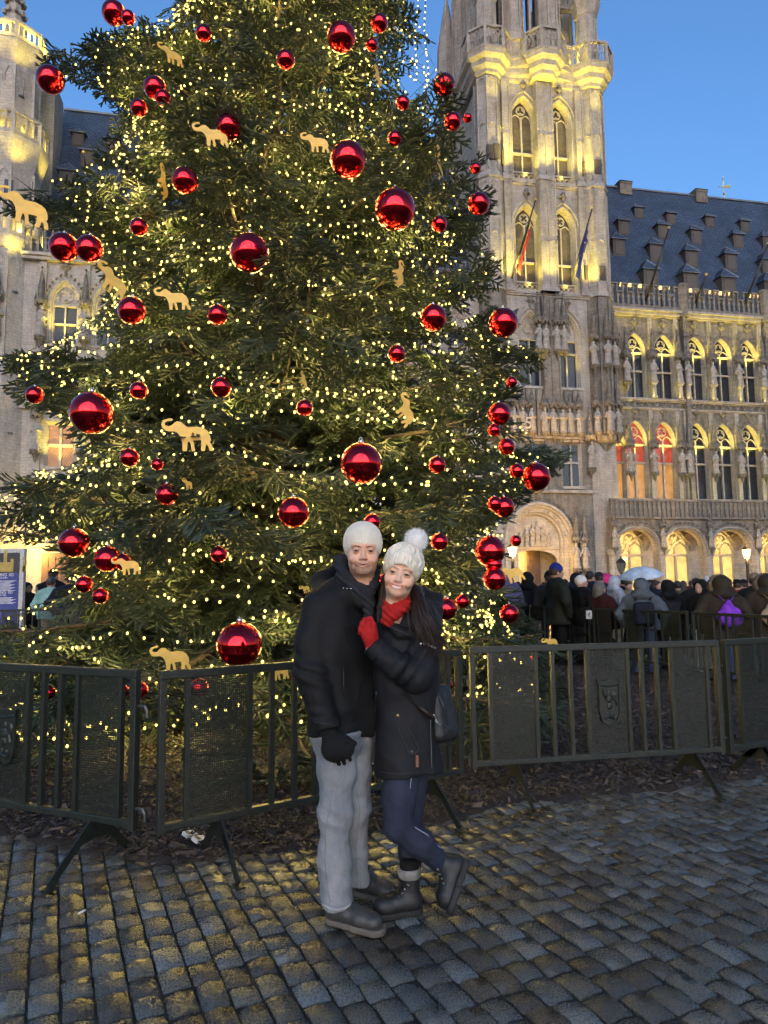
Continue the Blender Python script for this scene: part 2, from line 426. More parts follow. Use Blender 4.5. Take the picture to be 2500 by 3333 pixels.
me = mesh_np('wood_chips', B.reshape(-1, 3), (fcs[None] + (np.arange(N) * 6)[:, None, None]).reshape(-1, 3), False)
at_ = me.attributes.new('rnd', 'FLOAT', 'POINT'); at_.data.foreach_set('value', np.repeat(rng.random(N), 6).astype(np.float32))
link('wood_chips', me, chip_mat(), None, kind='stuff', label='dark brown bark chips covering the bed under the tree', category='mulch')
# ================================================================== TOWN HALL
D0, FA = 48.0, math.atan(0.2)
FM = Matrix.Translation((0, D0, 0)) @ Matrix.Rotation(FA, 4, 'Z'); FMI = FM.inverted()
FD = FMI.to_3x3(); FP = FMI @ CAM_P
def fl(px, py, d=0.0):
    """photo pixel -> (along, up) on the facade plane set back by d"""
    r = FD @ ray(px, py); t = (d - FP.y) / r.y; p = FP + r * t
    return p.x, p.z
def fx(px, py, d=0.0): return fl(px, py, d)[0]
def fz(px, py, d=0.0): return fl(px, py, d)[1]
def froot(name, lx, ly, **p):
    o = empty(name, FM @ Vector((lx, ly, 0)), FA, **p); o['_o'] = 0; del o['_o']
    BASE[o.name] = (lx, ly); return o
BASE = {}
def fpart(mb, name, mat, root, smooth=False, **p):
    o = mb.build(name, mat, root, smooth, **p) if isinstance(mb, MB) else link(name, mb, mat, root, **p)
    if root.name in BASE: o.location = (-BASE[root.name][0], -BASE[root.name][1], 0)
    return o
def fput(name, me, mat, root, loc, sc=(1, 1, 1), rz=0.0, **p):
    o = link(name, me, mat, root, **p); b = BASE.get(root.name, (0, 0))
    o.location = (loc[0] - b[0], loc[1] - b[1], loc[2]); o.scale = sc; o.rotation_euler = (0, 0, rz); return o

def stone_mat(name, c1, c2, soot=.5, course=.30):
    t = NT(name); co = t.coord('Object')
    mp = t.n('ShaderNodeSeparateXYZ'); t.l(co, mp.inputs[0]); cb = t.n('ShaderNodeCombineXYZ')
    s = t.math('ADD', mp.outputs[0], t.math('MULTIPLY', mp.outputs[1], 0.73)); t.l(s, cb.inputs[0]); t.l(mp.outputs[2], cb.inputs[1])
    br = t.n('ShaderNodeTexBrick'); t.l(cb.outputs[0], br.inputs['Vector'])
    br.inputs['Scale'].default_value = 1.0; br.inputs['Brick Width'].default_value = course * 2.2; br.inputs['Row Height'].default_value = course
    br.inputs['Mortar Size'].default_value = .012; br.inputs['Mortar Smooth'].default_value = .3
    br.inputs['Color1'].default_value = (*c1, 1); br.inputs['Color2'].default_value = (*c2, 1)
    br.inputs['Mortar'].default_value = tuple(x * .72 for x in c1) + (1,)
    st = t.noise(t.coord('Object', (1.6, 1.6, .35)), 1.3, 6, .65)
    so = t.ramp(st, [(.42, (1, 1, 1)), (.62, (1 - soot * .55,) * 3), (.8, (1 - soot,) * 3)])
    fine = t.noise(co, 9, 4); fr = t.ramp(fine, [(.25, (.72, .70, .68)), (.75, (1.1, 1.08, 1.05))])
    col = t.mix(1.0, t.mix(1.0, br.outputs[0], so, 'MULTIPLY'), fr, 'MULTIPLY')
    t.set(col=col, rough=.85, spec=.25)
    h = t.math('ADD', t.math('MULTIPLY', br.outputs[1], -.6), fine); t.bump(h, .4, .02); return t.m
M_ST = stone_mat('pale_limestone', (.39, .375, .345), (.325, .31, .285), .5, .2)
M_ST2 = stone_mat('weathered_limestone', (.25, .235, .21), (.18, .17, .15), .72, .2)
M_STW = stone_mat('cream_limestone', (.45, .43, .39), (.38, .365, .335), .35, .2)
M_DARK = plain('shadow_stone', (.055, .05, .045), .9)
def slate_mat():
    t = NT('roof_slate'); co = t.coord('Object')
    mp = t.n('ShaderNodeSeparateXYZ'); t.l(co, mp.inputs[0]); cb = t.n('ShaderNodeCombineXYZ'); t.l(mp.outputs[0], cb.inputs[0]); t.l(mp.outputs[2], cb.inputs[1])
    br = t.n('ShaderNodeTexBrick'); t.l(cb.outputs[0], br.inputs['Vector']); br.inputs['Scale'].default_value = 1
    br.inputs['Brick Width'].default_value = .34; br.inputs['Row Height'].default_value = .21; br.inputs['Mortar Size'].default_value = .022
    br.inputs['Color1'].default_value = (.056, .090, .145, 1); br.inputs['Color2'].default_value = (.038, .062, .104, 1); br.inputs['Mortar'].default_value = (.015, .016, .02, 1)
    nz = t.noise(co, .5, 5); col = t.mix(1, br.outputs[0], t.ramp(nz, [(.3, (.7, .7, .72)), (.7, (1.25, 1.25, 1.25))]), 'MULTIPLY')
    t.set(col=col, rough=.55, spec=.3); t.bump(t.math('MULTIPLY', br.outputs[1], -1), .5, .04); return t.m
M_SLATE = slate_mat()
M_LEAD = plain('grey_lead', (.13, .14, .155), .45, .3)
M_WOODG = plain('grey_dormer_boards', (.055, .052, .05), .75, nscale=14)
def lattice_glass(name, glass, leadc, emit=None, estr=0.0, period=.22, wid=.12, rough=.12):
    t = NT(name); co = t.coord('Object'); sp = t.n('ShaderNodeSeparateXYZ'); t.l(co, sp.inputs[0])
    a = t.math('ADD', t.math('MULTIPLY', sp.outputs[0], 1.5), sp.outputs[2]); b = t.math('SUBTRACT', t.math('MULTIPLY', sp.outputs[0], 1.5), sp.outputs[2])
    def ln(v):
        f = t.math('FRACT', t.math('DIVIDE', t.math('ADD', v, 100.0), period)); return t.math('LESS_THAN', f, wid)
    m = t.math('MAXIMUM', ln(a), ln(b)); nz = t.noise(co, 3.0, 3)
    t.set(col=t.mix(m, glass, leadc), rough=rough, spec=.3)
    if emit:
        e = t.ramp(nz, [(.3, tuple(x * .45 for x in emit)), (.7, emit)]); t.set(emit=t.mix(m, e, (0, 0, 0)), estr=estr * LK)
    t.bump(t.noise(co, 5, 2), .12, .05); return t.m
M_GL = lattice_glass('dark_leaded_glass', (.012, .016, .028), (.05, .05, .05))
M_GLR = lattice_glass('red_curtained_window', (.05, .01, .01), (.04, .03, .02), (1.0, .13, .06), .20, .25, .16)
M_GLA = lattice_glass('amber_lit_window', (.05, .03, .01), (.05, .03, .02), (1.0, .46, .13), .22, .25, .16)
M_GLY = lattice_glass('yellow_lit_arcade_window', (.05, .04, .01), (.06, .04, .02), (1.0, .68, .20), .48, .30, .2)
M_GLB = lattice_glass('amber_leaded_window', (.20, .10, .035), (.03, .02, .015), (1.0, .42, .13), .10, .26, .14)

def arch(cx, w, z0, zs, za, t=0.0, n=7):
    """outline of a pointed opening, inset by t; starts and ends at the sill"""
    a = w / 2 - t; r = max(.05, za - zs - t * 1.1); Rr = (a * a + r * r) / (2 * a)
    th = math.atan2(r, Rr - a); L = [(cx - a, z0)]
    for i in range(n + 1):
        q = th * i / n; L.append((cx - a + Rr - Rr * math.cos(q), zs + Rr * math.sin(q)))
    return L + [(2 * cx - x, z) for x, z in reversed(L[:-1])]
def archivolt(mb, cx, w, z0, zs, za, steps):
    """nested mouldings stepping back: steps = [(inset, y), ...]"""
    P = [[(x, y, z) for x, z in arch(cx, w, z0, zs, za, t)] for t, y in steps]
    for A, B in zip(P, P[1:]): mb.strip(A, B)
    return mb
def ring(mb, pts, y, r, n=5):
    mb.tube([(x, y, z) for x, z in pts], r, n, True)
def foil(mb, cx, cz, r, y, t=.05, lobes=3, a0=90):
    for k in range(lobes):
        a = R(a0 + 360 * k / lobes); ox, oz = cx + math.cos(a) * r * .52, cz + math.sin(a) * r * .52
        ring(mb, [(ox + math.cos(a + R(q)) * r * .46, oz + math.sin(a + R(q)) * r * .46) for q in range(-125, 126, 25)], y, t)
    ring(mb, [(cx + math.cos(R(q)) * r, cz + math.sin(R(q)) * r) for q in range(0, 361, 24)], y, t)
def window(root, cx, w, z0, zs, za, yf, steps, mats, transoms=(), head='tref', sill=True, lights=2, stone=None, blind=False, bal=0.0):
    """a gothic window: archivolt, frame with mullions, one pane per light"""
    stone = stone or M_ST
    fr = MB(); archivolt(fr, cx, w, z0, zs, za, steps)
    ti, yi = steps[-1]; wi = w - 2 * ti; x0, x1 = cx - wi / 2, cx + wi / 2; zi = za - ti * 1.1
    if sill: fr.box(cx - w / 2 - .05, cx + w / 2 + .05, yf - .12, yi + .1, z0 - .18, z0 - .002)
    o = fpart(fr, 'window', stone, root)
    mu = MB(); ym = yi - .10; mw = wi * .036
    for k in range(1, lights):
        x = x0 + wi * k / lights; mu.box(x - mw, x + mw, ym - mw, ym + .12, z0, zs + (0 if head == 'none' else (za - zs) * .12))
    for z in transoms: mu.box(x0, x1, ym - mw * 1.3, ym + .13, z - mw * 1.2, z + mw * 1.2)
    if head != 'none':
        lw = wi / lights
        for k in range(lights):
            c = x0 + lw * (k + .5); L = arch(c, lw, zs - lw * .25, zs - lw * .2, zs + lw * .5)
            ring(mu, L[1:-1], ym + .03, mw * .8)
        foil(mu, cx, zs + (zi - zs) * .52, wi * .21, ym + .03, mw * .75, 3 if head == 'tref' else 4, 90 if head == 'tref' else 45)
    if blind:
        zt = transoms[-1] if transoms else zs
        bt = MB(); bt.sheet([p for p in arch(cx, wi + .02, zt, max(zs, zt + .02), zi)], [], yi - .03); fpart(bt, 'tympanum', stone, root)
    m = mu.build('mullion', stone, o)
    lev = [z0] + list(transoms); 
    for j, zb in enumerate(lev):
        ztop = lev[j + 1] if j + 1 < len(lev) else None
        mt = mats[min(j, len(mats) - 1)]
        if ztop is not None:
            for k in range(lights):
                p = MB(); p.box(x0 + wi * k / lights, x0 + wi * (k + 1) / lights, yi + .02, yi + .05, zb, ztop); p.build('pane', mt, o)
        elif not blind:
            p = MB(); A = arch(cx, wi + .04, zb, max(zs, zb + .02), zi); p.prism(A, yi + .02, yi + .05); p.build('pane', mt, o)
    if bal:
        b = MB(); b.box(x0 - .05, x1 + .05, yi - .42, yi - .22, z0 + bal - .1, z0 + bal); b.box(x0 - .05, x1 + .05, yi - .42, yi - .22, z0, z0 + .08)
        nb = 4
        for k in range(nb):
            c = x0 + wi * (k + .5) / nb; foil(b, c, z0 + bal * .5, wi / nb * .46, yi - .32, .035, 4, 45)
        b.build('balustrade', stone, o)
    return o

# --- shared carved pieces
def statue_sdf(seed):
    rs = random.Random(seed); bend = rs.uniform(-.05, .05); arm = rs.choice((0, 1, 2)); 
    def f(P):
        b = chain(P, [(0, 0, .05), (0, 0, .55), (bend, 0, 1.05), (bend * 1.4, 0, 1.42)], [.27, .22, .20, .20], .08)
        fold = .018 * np.sin(P[:, 0] * 46 + P[:, 2] * 5 * (1 if seed % 2 else -1) + 2 * np.sin(P[:, 2] * 4)) * np.clip(1.3 - P[:, 2], 0, 1)
        b = b + fold
        h = smin(ell(P, (bend * 1.5, -.03, 1.74), (.105, .12, .145)), cap(P, (bend * 1.4, 0, 1.45), (bend * 1.5, 0, 1.66), .07), .05)
        if seed % 3 == 0: h = np.minimum(h, ell(P, (bend * 1.5, -.02, 1.86), (.13, .13, .07)))
        if seed % 3 == 1: h = smin(h, ell(P, (bend * 1.5, .03, 1.66), (.15, .11, .20)), .04)
        b = smin(b, h, .04)
        for s in (-1, 1):
            el = (bend + s * .31, -.06, 1.10); hd = (bend + s * .12, -.26, 1.18) if (arm == 0 or (arm == 1 and s > 0)) else (bend + s * .27, -.16, .88)
            if arm == 2 and s < 0: hd = (bend + s * .25, -.2, 1.45)
            b = smin(b, chain(P, [(bend + s * .20, 0, 1.40), el, hd], [.085, .07, .05], .04), .05)
        return np.minimum(b, rbox(P, (0, 0, .02), (.27, .24, .05), .02))
    return sdf_mesh('statue', f, (-.5, -.45, -.06), (.5, .4, 2.0), .032)
STATUES = [statue_sdf(i) for i in range(5)]
def canopy_mesh(h=2.2, w=.36):
    m = MB(); m.lathe([(w * .8, 0), (w, .06), (w, .25), (w * .82, .30), (w * .5, .42), (w * .46, h * .55), (w * .5, h * .56), (w * .30, h * .6), (.03, h), (.09, h + .05), (.02, h + .16)], 8, a0=R(22.5))
    for k in range(8):
        a = R(22.5 + 45 * k + 22.5); x, y = math.cos(a) * w, math.sin(a) * w
        m.add([(x * .7, y * .7, .25), (x * 1.12 + .05 * math.sin(a), y * 1.12 - .05 * math.cos(a), .22), (x * 1.12 - .05 * math.sin(a), y * 1.12 + .05 * math.cos(a), .22), (x * .95, y * .95, .62)], [(0, 1, 3), (1, 2, 3), (2, 0, 3), (0, 2, 1)])
        m.box(x * .9 - .04, x * .9 + .04, y * .9 - .04, y * .9 + .04, -.14, .06)
    for j in range(6):
        z = h * (.62 + .05 * j); r = w * .30 * (1 - (j + .3) / 7.6) + .03
        for k in range(4):
            a = R(45 + 90 * k); m.ball((math.cos(a) * r, math.sin(a) * r, z), .05, 5, 3)
            m.ball((math.cos(a) * (w * .47 + .03), math.sin(a) * (w * .47 + .03), h * (.2 + .055 * j)), .045, 5, 3)
    return m.mesh('canopy')
CANOPY = canopy_mesh(); CANOPY_S = canopy_mesh(1.2, .30)
_m = MB(); _m.lathe([(.05, -.75), (.10, -.5), (.2, -.25), (.30, -.1), (.34, -.08), (.34, 0)], 8, a0=R(22.5))
for k in range(8): _m.ball((math.cos(R(45 * k)) * .27, math.sin(R(45 * k)) * .27, -.2), .08, 5, 4)
CORBEL = _m.mesh('corbel')
_m = MB(); _m.lathe([(.06, 0), (.10, .1), (.06, .3), (.09, .34), (.16, .42), (.22, .55), (.14, .62), (.10, .7), (.16, .8), (.08, .92)], 7)
for k in range(6): _m.ball((math.cos(R(60 * k)) * .2, math.sin(R(60 * k)) * .16, .52), .09, 5, 4); _m.ball((math.cos(R(60 * k + 30)) * .13, math.sin(R(60 * k + 30)) * .1, .78), .06, 5, 3)
FINIAL = _m.mesh('finial')
def statue_group(root, x, z, y, h=1.85, canopy=True, corbel=True, k=0, big=True, stone=None):
    s = h / 1.9; st = stone or M_STW
    fput('statue', STATUES[k % 5], st, root, (x, y, z), (s, s, s), R(rnd.uniform(-25, 25)))
    if corbel: fput('corbel', CORBEL, M_ST2, root, (x, y, z), (s, s, s))
    if canopy: fput('canopy', CANOPY if big else CANOPY_S, M_ST2, root, (x, y, z + h + .12), (s, s, s))
def crockets(mb, cx, w, zs, za, y, n=7):
    L = arch(cx, w + .3, zs, zs, za + .25, 0, n)
    for x, z in L[1:-1]: mb.ball((x, y, z), .085, 5, 3); mb.ball((x + .05, y - .04, z + .06), .055, 5, 3)
def blind_panels(mb, x0, x1, z0, z1, y, n=2, t=.05):
    """thin raised ribs with small pointed heads on a pier face"""
    w = (x1 - x0) / n
    for k in range(n + 1): mb.box(x0 + w * k - t, x0 + w * k + t, y - .09, y, z0, z1)
    for k in range(n):
        c = x0 + w * (k + .5); ring(mb, arch(c, w - t, z1 - w * .9, z1 - w * .75, z1 - w * .05)[1:-1], y - .03, t * .7)
# ------------------------------------------------------------------ right wing
wing = froot('town_hall_wing', fx(2260, 1700), 0.0, label='gothic town hall wing with arcade, statues and steep slate roof right of the tower', category='building')
YA = -1.7                                                     # front of the ground floor arcade
XL, XR = fx(1960, 1300), fx(2900, 1300)
z_led = fz(2250, 1312); z_cor = fz(2250, 1040); z_par0 = fz(2250, 1016); z_par1 = fz(2250, 951)
z_b0, z_b1 = fz(2250, 1690, YA), fz(2250, 1626, YA)
W2 = [(p, fx(p, 1200)) for p in (2070, 2163, 2265, 2352, 2437, 2532, 2622, 2707)]
W1 = [(p, fx(p, 1500)) for p in (2000, 2074, 2167, 2274, 2359, 2443, 2534, 2622, 2707)]
za2, zb2 = fz(2070, 1083), fz(2070, 1296); w2 = fx(2104, 1200) - fx(2036, 1200)
za1, zb1 = fz(2074, 1367), fz(2074, 1622); w1 = fx(2112, 1500) - fx(2038, 1500)
zs2 = za2 - (za2 - zb2) * .27; zs1 = za1 - (za1 - zb1) * .26
core = MB(); core.box(XL, XR, .62, 9.5, 0, z_cor + .2); fpart(core, 'wall_core', M_DARK, wing)
# wall sheet with the window openings cut out
def wall_sheet(root, x0, x1, z0, z1, y, holes, mat, name='wall'):
    m = MB(); m.sheet([(x0, z0), (x1, z0), (x1, z1), (x0, z1)], holes, y)
    m.strip([(x0, y, z0), (x0, y, z1), (x1, y, z1), (x1, y, z0)], [(x0, y + .6, z0), (x0, y + .6, z1), (x1, y + .6, z1), (x1, y + .6, z0)])
    return fpart(m, name, mat, root)
H2 = [arch(x, w2, zb2, zs2, za2) for _, x in W2]; H1 = [arch(x, w1, zb1, zs1, za1) for _, x in W1]
wall_sheet(wing, XL, XR, z_led, z_cor, 0, H2, M_ST2)
wall_sheet(wing, XL, XR, z_b0 - .3, z_led - .004, 0, [h for h in H1], M_ST2)
ST = [(0, 0), (.02, -.03), (.055, -.03), (.065, .10), (.085, .12), (.095, .28), (.11, .30), (.12, .42)]
for i, (p, x) in enumerate(W2):
    window(wing, x, w2, zb2, zs2, za2, 0, ST, [M_GL], [zb2 + (zs2 - zb2) * .58, zs2 - .12], 'tref', stone=M_ST)
    cr = MB(); crockets(cr, x, w2, zs2, za2, -.08, 6); fpart(cr, 'crocket', M_ST2, wing, kind='stuff')
    fput('finial', FINIAL, M_ST2, wing, (x, -.1, za2 + .12), (1.1, 1.0, 1.25))
for i, (p, x) in enumerate(W1):
    mats = [M_GLA, M_GLR, M_GLR] if p in (2000, 2074, 2167) else [M_GL]
    window(wing, x, w1, zb1, zs1, za1, 0, ST, mats, [zb1 + (zs1 - zb1) * .62, zs1 - .30], 'tref', stone=M_ST)
    cr = MB(); crockets(cr, x, w1, zs1, za1, -.08, 6); fpart(cr, 'crocket', M_ST2, wing, kind='stuff')
    fput('finial', FINIAL, M_ST2, wing, (x, -.1, za1 + .1), (1.0, .9, 1.1))
# ledges and cornice
for nm, z, h, pr in (('ledge', z_led, .16, .36), ('ledge', z_led - .62, .10, .20), ('cornice', z_cor, .20, .45), ('cornice', z_cor + .22, .18, .62)):
    m = MB(); m.box(XL, XR, -pr, .3, z, z + h); m.box(XL, XR, -pr * .6, .3, z - h * .6, z - .002); fpart(m, nm, M_ST, wing)
m = MB()
for k in range(int((XR - XL) / .62)):                            # little arches hanging under the ledge
    c = XL + .31 + .62 * k; ring(m, arch(c, .56, z_led - .55, z_led - .42, z_led - .1)[1:-1], -.16, .035, 4)
fpart(m, 'arch_frieze', M_ST, wing)
# piers with statues between the windows
xs2 = [x for _, x in W2]; xs1 = [x for _, x in W1]; kk = 0
for i_, (a, b) in enumerate(zip(xs2, xs2[1:])):
    wide = i_ in (1, 4); c = (a + b) / 2; xs = [c - .35, c + .35] if wide else [c]
    for q in xs:
        m = MB(); m.box(q - .17, q + .17, -.22, .02, zb2 - .1, z_cor - .05); m.box(q - .07, q + .07, -.30, -.2, zb2 + 3.1, z_cor - .3); fpart(m, 'pilaster', M_ST, wing)
        m = MB(); m.lathe([(.22, 0), (.22, .15), (.15, .2), (.15, 1.0), (.24, 1.08), (.24, 1.2)], 8, (q, -.42, zb2 - .05)); fpart(m, 'pedestal', M_ST, wing)
        statue_group(wing, q, zb2 + 1.15, -.42, 1.8, True, False, kk, True, M_ST); kk += 1
statue_group(wing, xs2[0] - .98, zb2 + 1.15, -.42, 1.8, True, True, 3)
for i_, (a, b) in enumerate(zip(xs1[1:], xs1[2:])):
    wide = i_ in (1, 4); c = (a + b) / 2; xs = [c - .30, c + .36] if wide else [c]
    for q in xs:
        m = MB(); m.box(q - .16, q + .16, -.20, .02, z_b0, z_led - .7); fpart(m, 'pilaster', M_ST, wing)
        statue_group(wing, q, zb1 + 1.9, -.42, 1.75, True, True, kk, True, M_ST); kk += 1
statue_group(wing, (xs1[0] + xs1[1]) / 2 + .15, zb1 + 1.9, -.42, 1.75, True, True, 1)
# big buttress between the window groups
for p in (2224, 2487):
    q = fx(p, 1200); m = MB(); m.box(q - .16, q + .16, -.5, .02, z_b0, z_cor + .2); m.prism([(q - .22, z_cor - 1.6), (q + .22, z_cor - 1.6), (q, z_cor - .4)], -.6, -.5); fpart(m, 'buttress', M_ST2, wing)
    m = MB(); m.lathe([(.40, 0), (.40, z_par1 - z_cor + .1), (.46, z_par1 - z_cor + .14), (.46, z_par1 - z_cor + .3), (.1, z_par1 - z_cor + .5)], 8, (q, -.35, z_cor), R(22.5)); fpart(m, 'parapet_pier', M_ST2, wing)
# openwork crenellated parapet: every merlon is a frame of its own
def merlon(h, w):
    m = MB(); m.box(-w / 2, -w / 2 + .1, -.09, .09, 0, h); m.box(w / 2 - .1, w / 2, -.09, .09, 0, h); m.box(-w / 2 - .03, w / 2 + .03, -.13, .13, h, h + .12)
    m.box(-w / 2 + .1, w / 2 - .1, -.05, .05, h * .0, h * .10)
    for s in (-1, 1): ring(m, [(s * (w / 2 - .1), h - .30), (s * .06, h - .22), (s * .02, h - .05)], 0, .035, 4)
    return m.mesh('merlon')
hp = z_par1 - z_par0; ML, MS = merlon(hp, .46), merlon(hp * .60, .42)
m = MB(); m.box(XL, XR, -.55, .1, z_par0 - .3, z_par0); fpart(m, 'parapet_base', M_ST2, wing)
n = int((XR - XL) / .425)
for k in range(n): fput('merlon', ML if k % 2 == 0 else MS, M_ST2, wing, (XL + .3 + .425 * k, -.38, z_par0))
# roof
YR0, YR1 = 1.3, 8.6
zr1 = fz(2240, 637, YR1); zr0 = z_par0 - .2
RS = (zr1 - zr0) / (YR1 - YR0)
m = MB(); m.add([(XL - .5, YR0, zr0), (XR, YR0, zr0), (XR, YR1, zr1), (XL - .5, YR1, zr1), (XR, 2 * YR1 - YR0, zr0), (XL - .5, 2 * YR1 - YR0, zr0)], [(0, 1, 2, 3), (3, 2, 4, 5), (1, 4, 2), (0, 3, 5)])
roof = fpart(m, 'roof', M_SLATE, wing)
m = MB(); m.bar((XL - .5, YR1, zr1 + .03), (XR, YR1, zr1 + .03), .3, .16); m.build('ridge', M_LEAD, roof)
def on_roof(px, py, up=0.0):
    r = FD @ ray(px, py); nrm = Vector((0, -RS, 1)); p0 = Vector((0, YR0, zr0 + up)); t = (p0 - FP).dot(nrm) / r.dot(nrm); return FP + r * t
def dormer(root, px, py, w, h, roofobj=None):
    p = on_roof(px, py, h * .5); x, y0, z0 = p.x, p.y, p.z - h * .5 - .12
    zt = z0 + h; yb = YR0 + (zt - zr0) / RS; yr = YR0 + (zt + h * .45 - zr0) / RS; ym = p.y - .05
    o = MB(); a = w / 2
    o.add([(x - a, ym, z0), (x + a, ym, z0), (x + a, ym, zt), (x - a, ym, zt), (x - a, yb + .3, zt), (x + a, yb + .3, zt), (x - a, YR0 + (z0 - zr0) / RS + .3, z0), (x + a, YR0 + (z0 - zr0) / RS + .3, z0)],
          [(0, 1, 2, 3), (0, 3, 4, 6), (1, 7, 5, 2)])
    d = fpart(o, 'dormer', M_WOODG, root)
    f = MB(); f.box(x - a * .62, x + a * .62, ym - .04, ym, z0 + h * .12, zt - h * .12); f.build('shutter', plain_sh, d)
    c = MB(); e = .16; zr = zt + h * .50
    c.add([(x - a - e, ym - e, zt), (x + a + e, ym - e, zt), (x, ym + .45, zr), (x - a - e, yb + .35, zt), (x + a + e, yb + .35, zt), (x, yr + .4, zr)],
          [(0, 1, 2), (0, 2, 5, 3), (1, 4, 5, 2), (0, 3, 4, 1)])
    c.build('dormer_roof', M_SLATE, d)
    r = MB(); r.bar((x, ym + .45, zr + .02), (x, yr + .4, zr + .02), .10, .07); r.bar((x - a - e, ym - e, zt), (x, ym + .45, zr), .06); r.bar((x + a + e, ym - e, zt), (x, ym + .45, zr), .06)
    r.box(x - a - e, x + a + e, ym - e, ym - e + .04, zt - .05, zt); r.add([(x - a - e, yb + .1, zt), (x - a - e - .22, yb - .2, zt - .1), (x - a - e, yb + .5, zt + .5)], [(0, 1, 2)])
    r.build('lead_flashing', M_LEAD, d)
plain_sh = plain('dormer_shutter_boards', (.075, .068, .062), .8, nscale=20)
for zx, zy, w, h in ((497,515,.75,.95),(785,567,.75,.95),(1135,598,.75,.95),(1450,635,.75,.95),(360,645,.88,1.2),(715,685,.88,1.2),(1012,730,.88,1.2),(1390,770,.88,1.2),(1655,790,.88,1.2),
                     (315,825,.95,1.35),(652,875,.98,1.4),(970,930,.98,1.4),(1325,960,.98,1.4),(1660,1010,.98,1.4),(605,1120,1.15,1.7),(965,1150,1.15,1.7),(1305,1190,1.15,1.7),(1690,1225,1.15,1.7)):
    dormer(wing, 1900 + zx / 2.765, 500 + zy / 2.765 + 4, w * 1.15, h * 1.12)
for px, py in ((2030, 622), (2275, 655)):                       # chimneys on the ridge
    x = fx(px, py, YR1); m = MB(); m.box(x - .62, x + .55, YR1 - .5, YR1 + .5, zr1 - .8, zr1 + .45); m.box(x - .68, x + .61, YR1 - .56, YR1 + .56, zr1 + .22, zr1 + .30)
    m.add([(x - .72, YR1 - .6, zr1 + .45), (x + .65, YR1 - .6, zr1 + .45), (x + .65, YR1 + .6, zr1 + .45), (x - .72, YR1 + .6, zr1 + .45), (x - .04, YR1, zr1 + .85)], [(0, 1, 4), (1, 2, 4), (2, 3, 4), (3, 0, 4), (0, 3, 2, 1)])
    fpart(m, 'chimney', M_ST2, wing)
x = fx(2478, 640, YR1 + 3); m = MB(); m.box(x, x + 3.0, YR1 - 1.5, YR1 - .2, zr1 - 4, zr1 + 1.55); fpart(m, 'gable_pier', M_ST2, wing)
# weather vane
x = fx(2355, 600, YR1); zv = fz(2355, 575, YR1); m = MB(); m.tube([(x, YR1, zr1), (x, YR1, zv)], .035, 6)
m.ball((x, YR1, zr1 + .55), .13, 6, 5); m.ball((x, YR1, zv - .25), .07, 6, 4); m.prism([(x - .05, zv - .95), (x + .75, zv - .72), (x + .62, zv - .95), (x + .7, zv - 1.1), (x - .05, zv - 1.05)], YR1 - .02, YR1 + .02); m.bar((x - .6, YR1, zv - 1.05), (x, YR1, zv - 1.0), .05)
M_GOLD = plain('gilded_metal', (.55, .40, .12), .35, .7); fpart(m, 'weather_vane', M_GOLD, wing)
# arcade
AC = [(p, fx(p, 1780, YA)) for p in (2077, 2231, 2385, 2537, 2690)]; xa = [x for _, x in AC]; zaa = fz(2231, 1713, YA); zsa = fz(2231, 1788, YA)
wa = fx(2309, 1780, YA) - fx(2158, 1780, YA); XA0 = fx(1990, 1780, YA); XA1 = xa[-1] + wa * .6
wall_sheet(wing, XA0, XA1, .0, z_b0, YA, [arch(x, wa, .004, zsa, zaa) for x in xa], M_ST2, 'arcade_wall')
for x in xa:
    m = MB(); archivolt(m, x, wa, .004, zsa, zaa, [(0, YA), (.03, YA - .06), (.10, YA - .06), (.12, YA + .05), (.20, YA + .08), (.22, YA + .3), (.26, YA + .32), (.27, YA + .7)]); fpart(m, 'archivolt', M_ST, wing)
    cr = MB(); crockets(cr, x, wa, zsa, zaa, YA - .1, 9); fpart(cr, 'crocket', M_ST2, wing, kind='stuff')
for a in [(xa[0] - wa * .52)] + [(p + q) / 2 for p, q in zip(xa, xa[1:])]:
    m = MB(); m.lathe([(.34, 0), (.34, .5), (.27, .6), (.26, zsa - .5), (.33, zsa - .4), (.38, zsa - .15), (.38, zsa)], 8, (a, YA + .1, 0)); fpart(m, 'column', M_ST, wing)
    statue_group(wing, a, zsa + .15, YA - .28, 1.35, True, True, int(a) % 5, False, M_ST2)
m = MB(); m.box(XA0, XA1, YA + .6, .6, z_b0 - .5, z_b0 - .004); fpart(m, 'arcade_ceiling', M_STW, wing)
m = MB()
for a in xa + [(p + q) / 2 for p, q in zip(xa, xa[1:])]:
    for s in (-1, 1): m.tube([(a, .5, zsa - .2), (a + s * .3, .1, zsa + .5), (a + s * wa * .5, -.5, z_b0 - .55)], .07, 5)
fpart(m, 'vault_rib', M_STW, wing)
wi_ = wa * .58; zai = zaa - .15
wall_sheet(wing, XA0, XA1, 0, z_b0 - .4, .35, [arch(x + .55, wi_, .55, zsa + .1, zai) for x in xa] , M_STW, 'arcade_back_wall')
for x in xa: window(wing, x + .55, wi_, .55, zsa + .1, zai, .35, [(0, .35), (.06, .37), (.09, .5)], [M_GLY, M_GLY], [zsa - .35], 'quat', stone=M_STW)
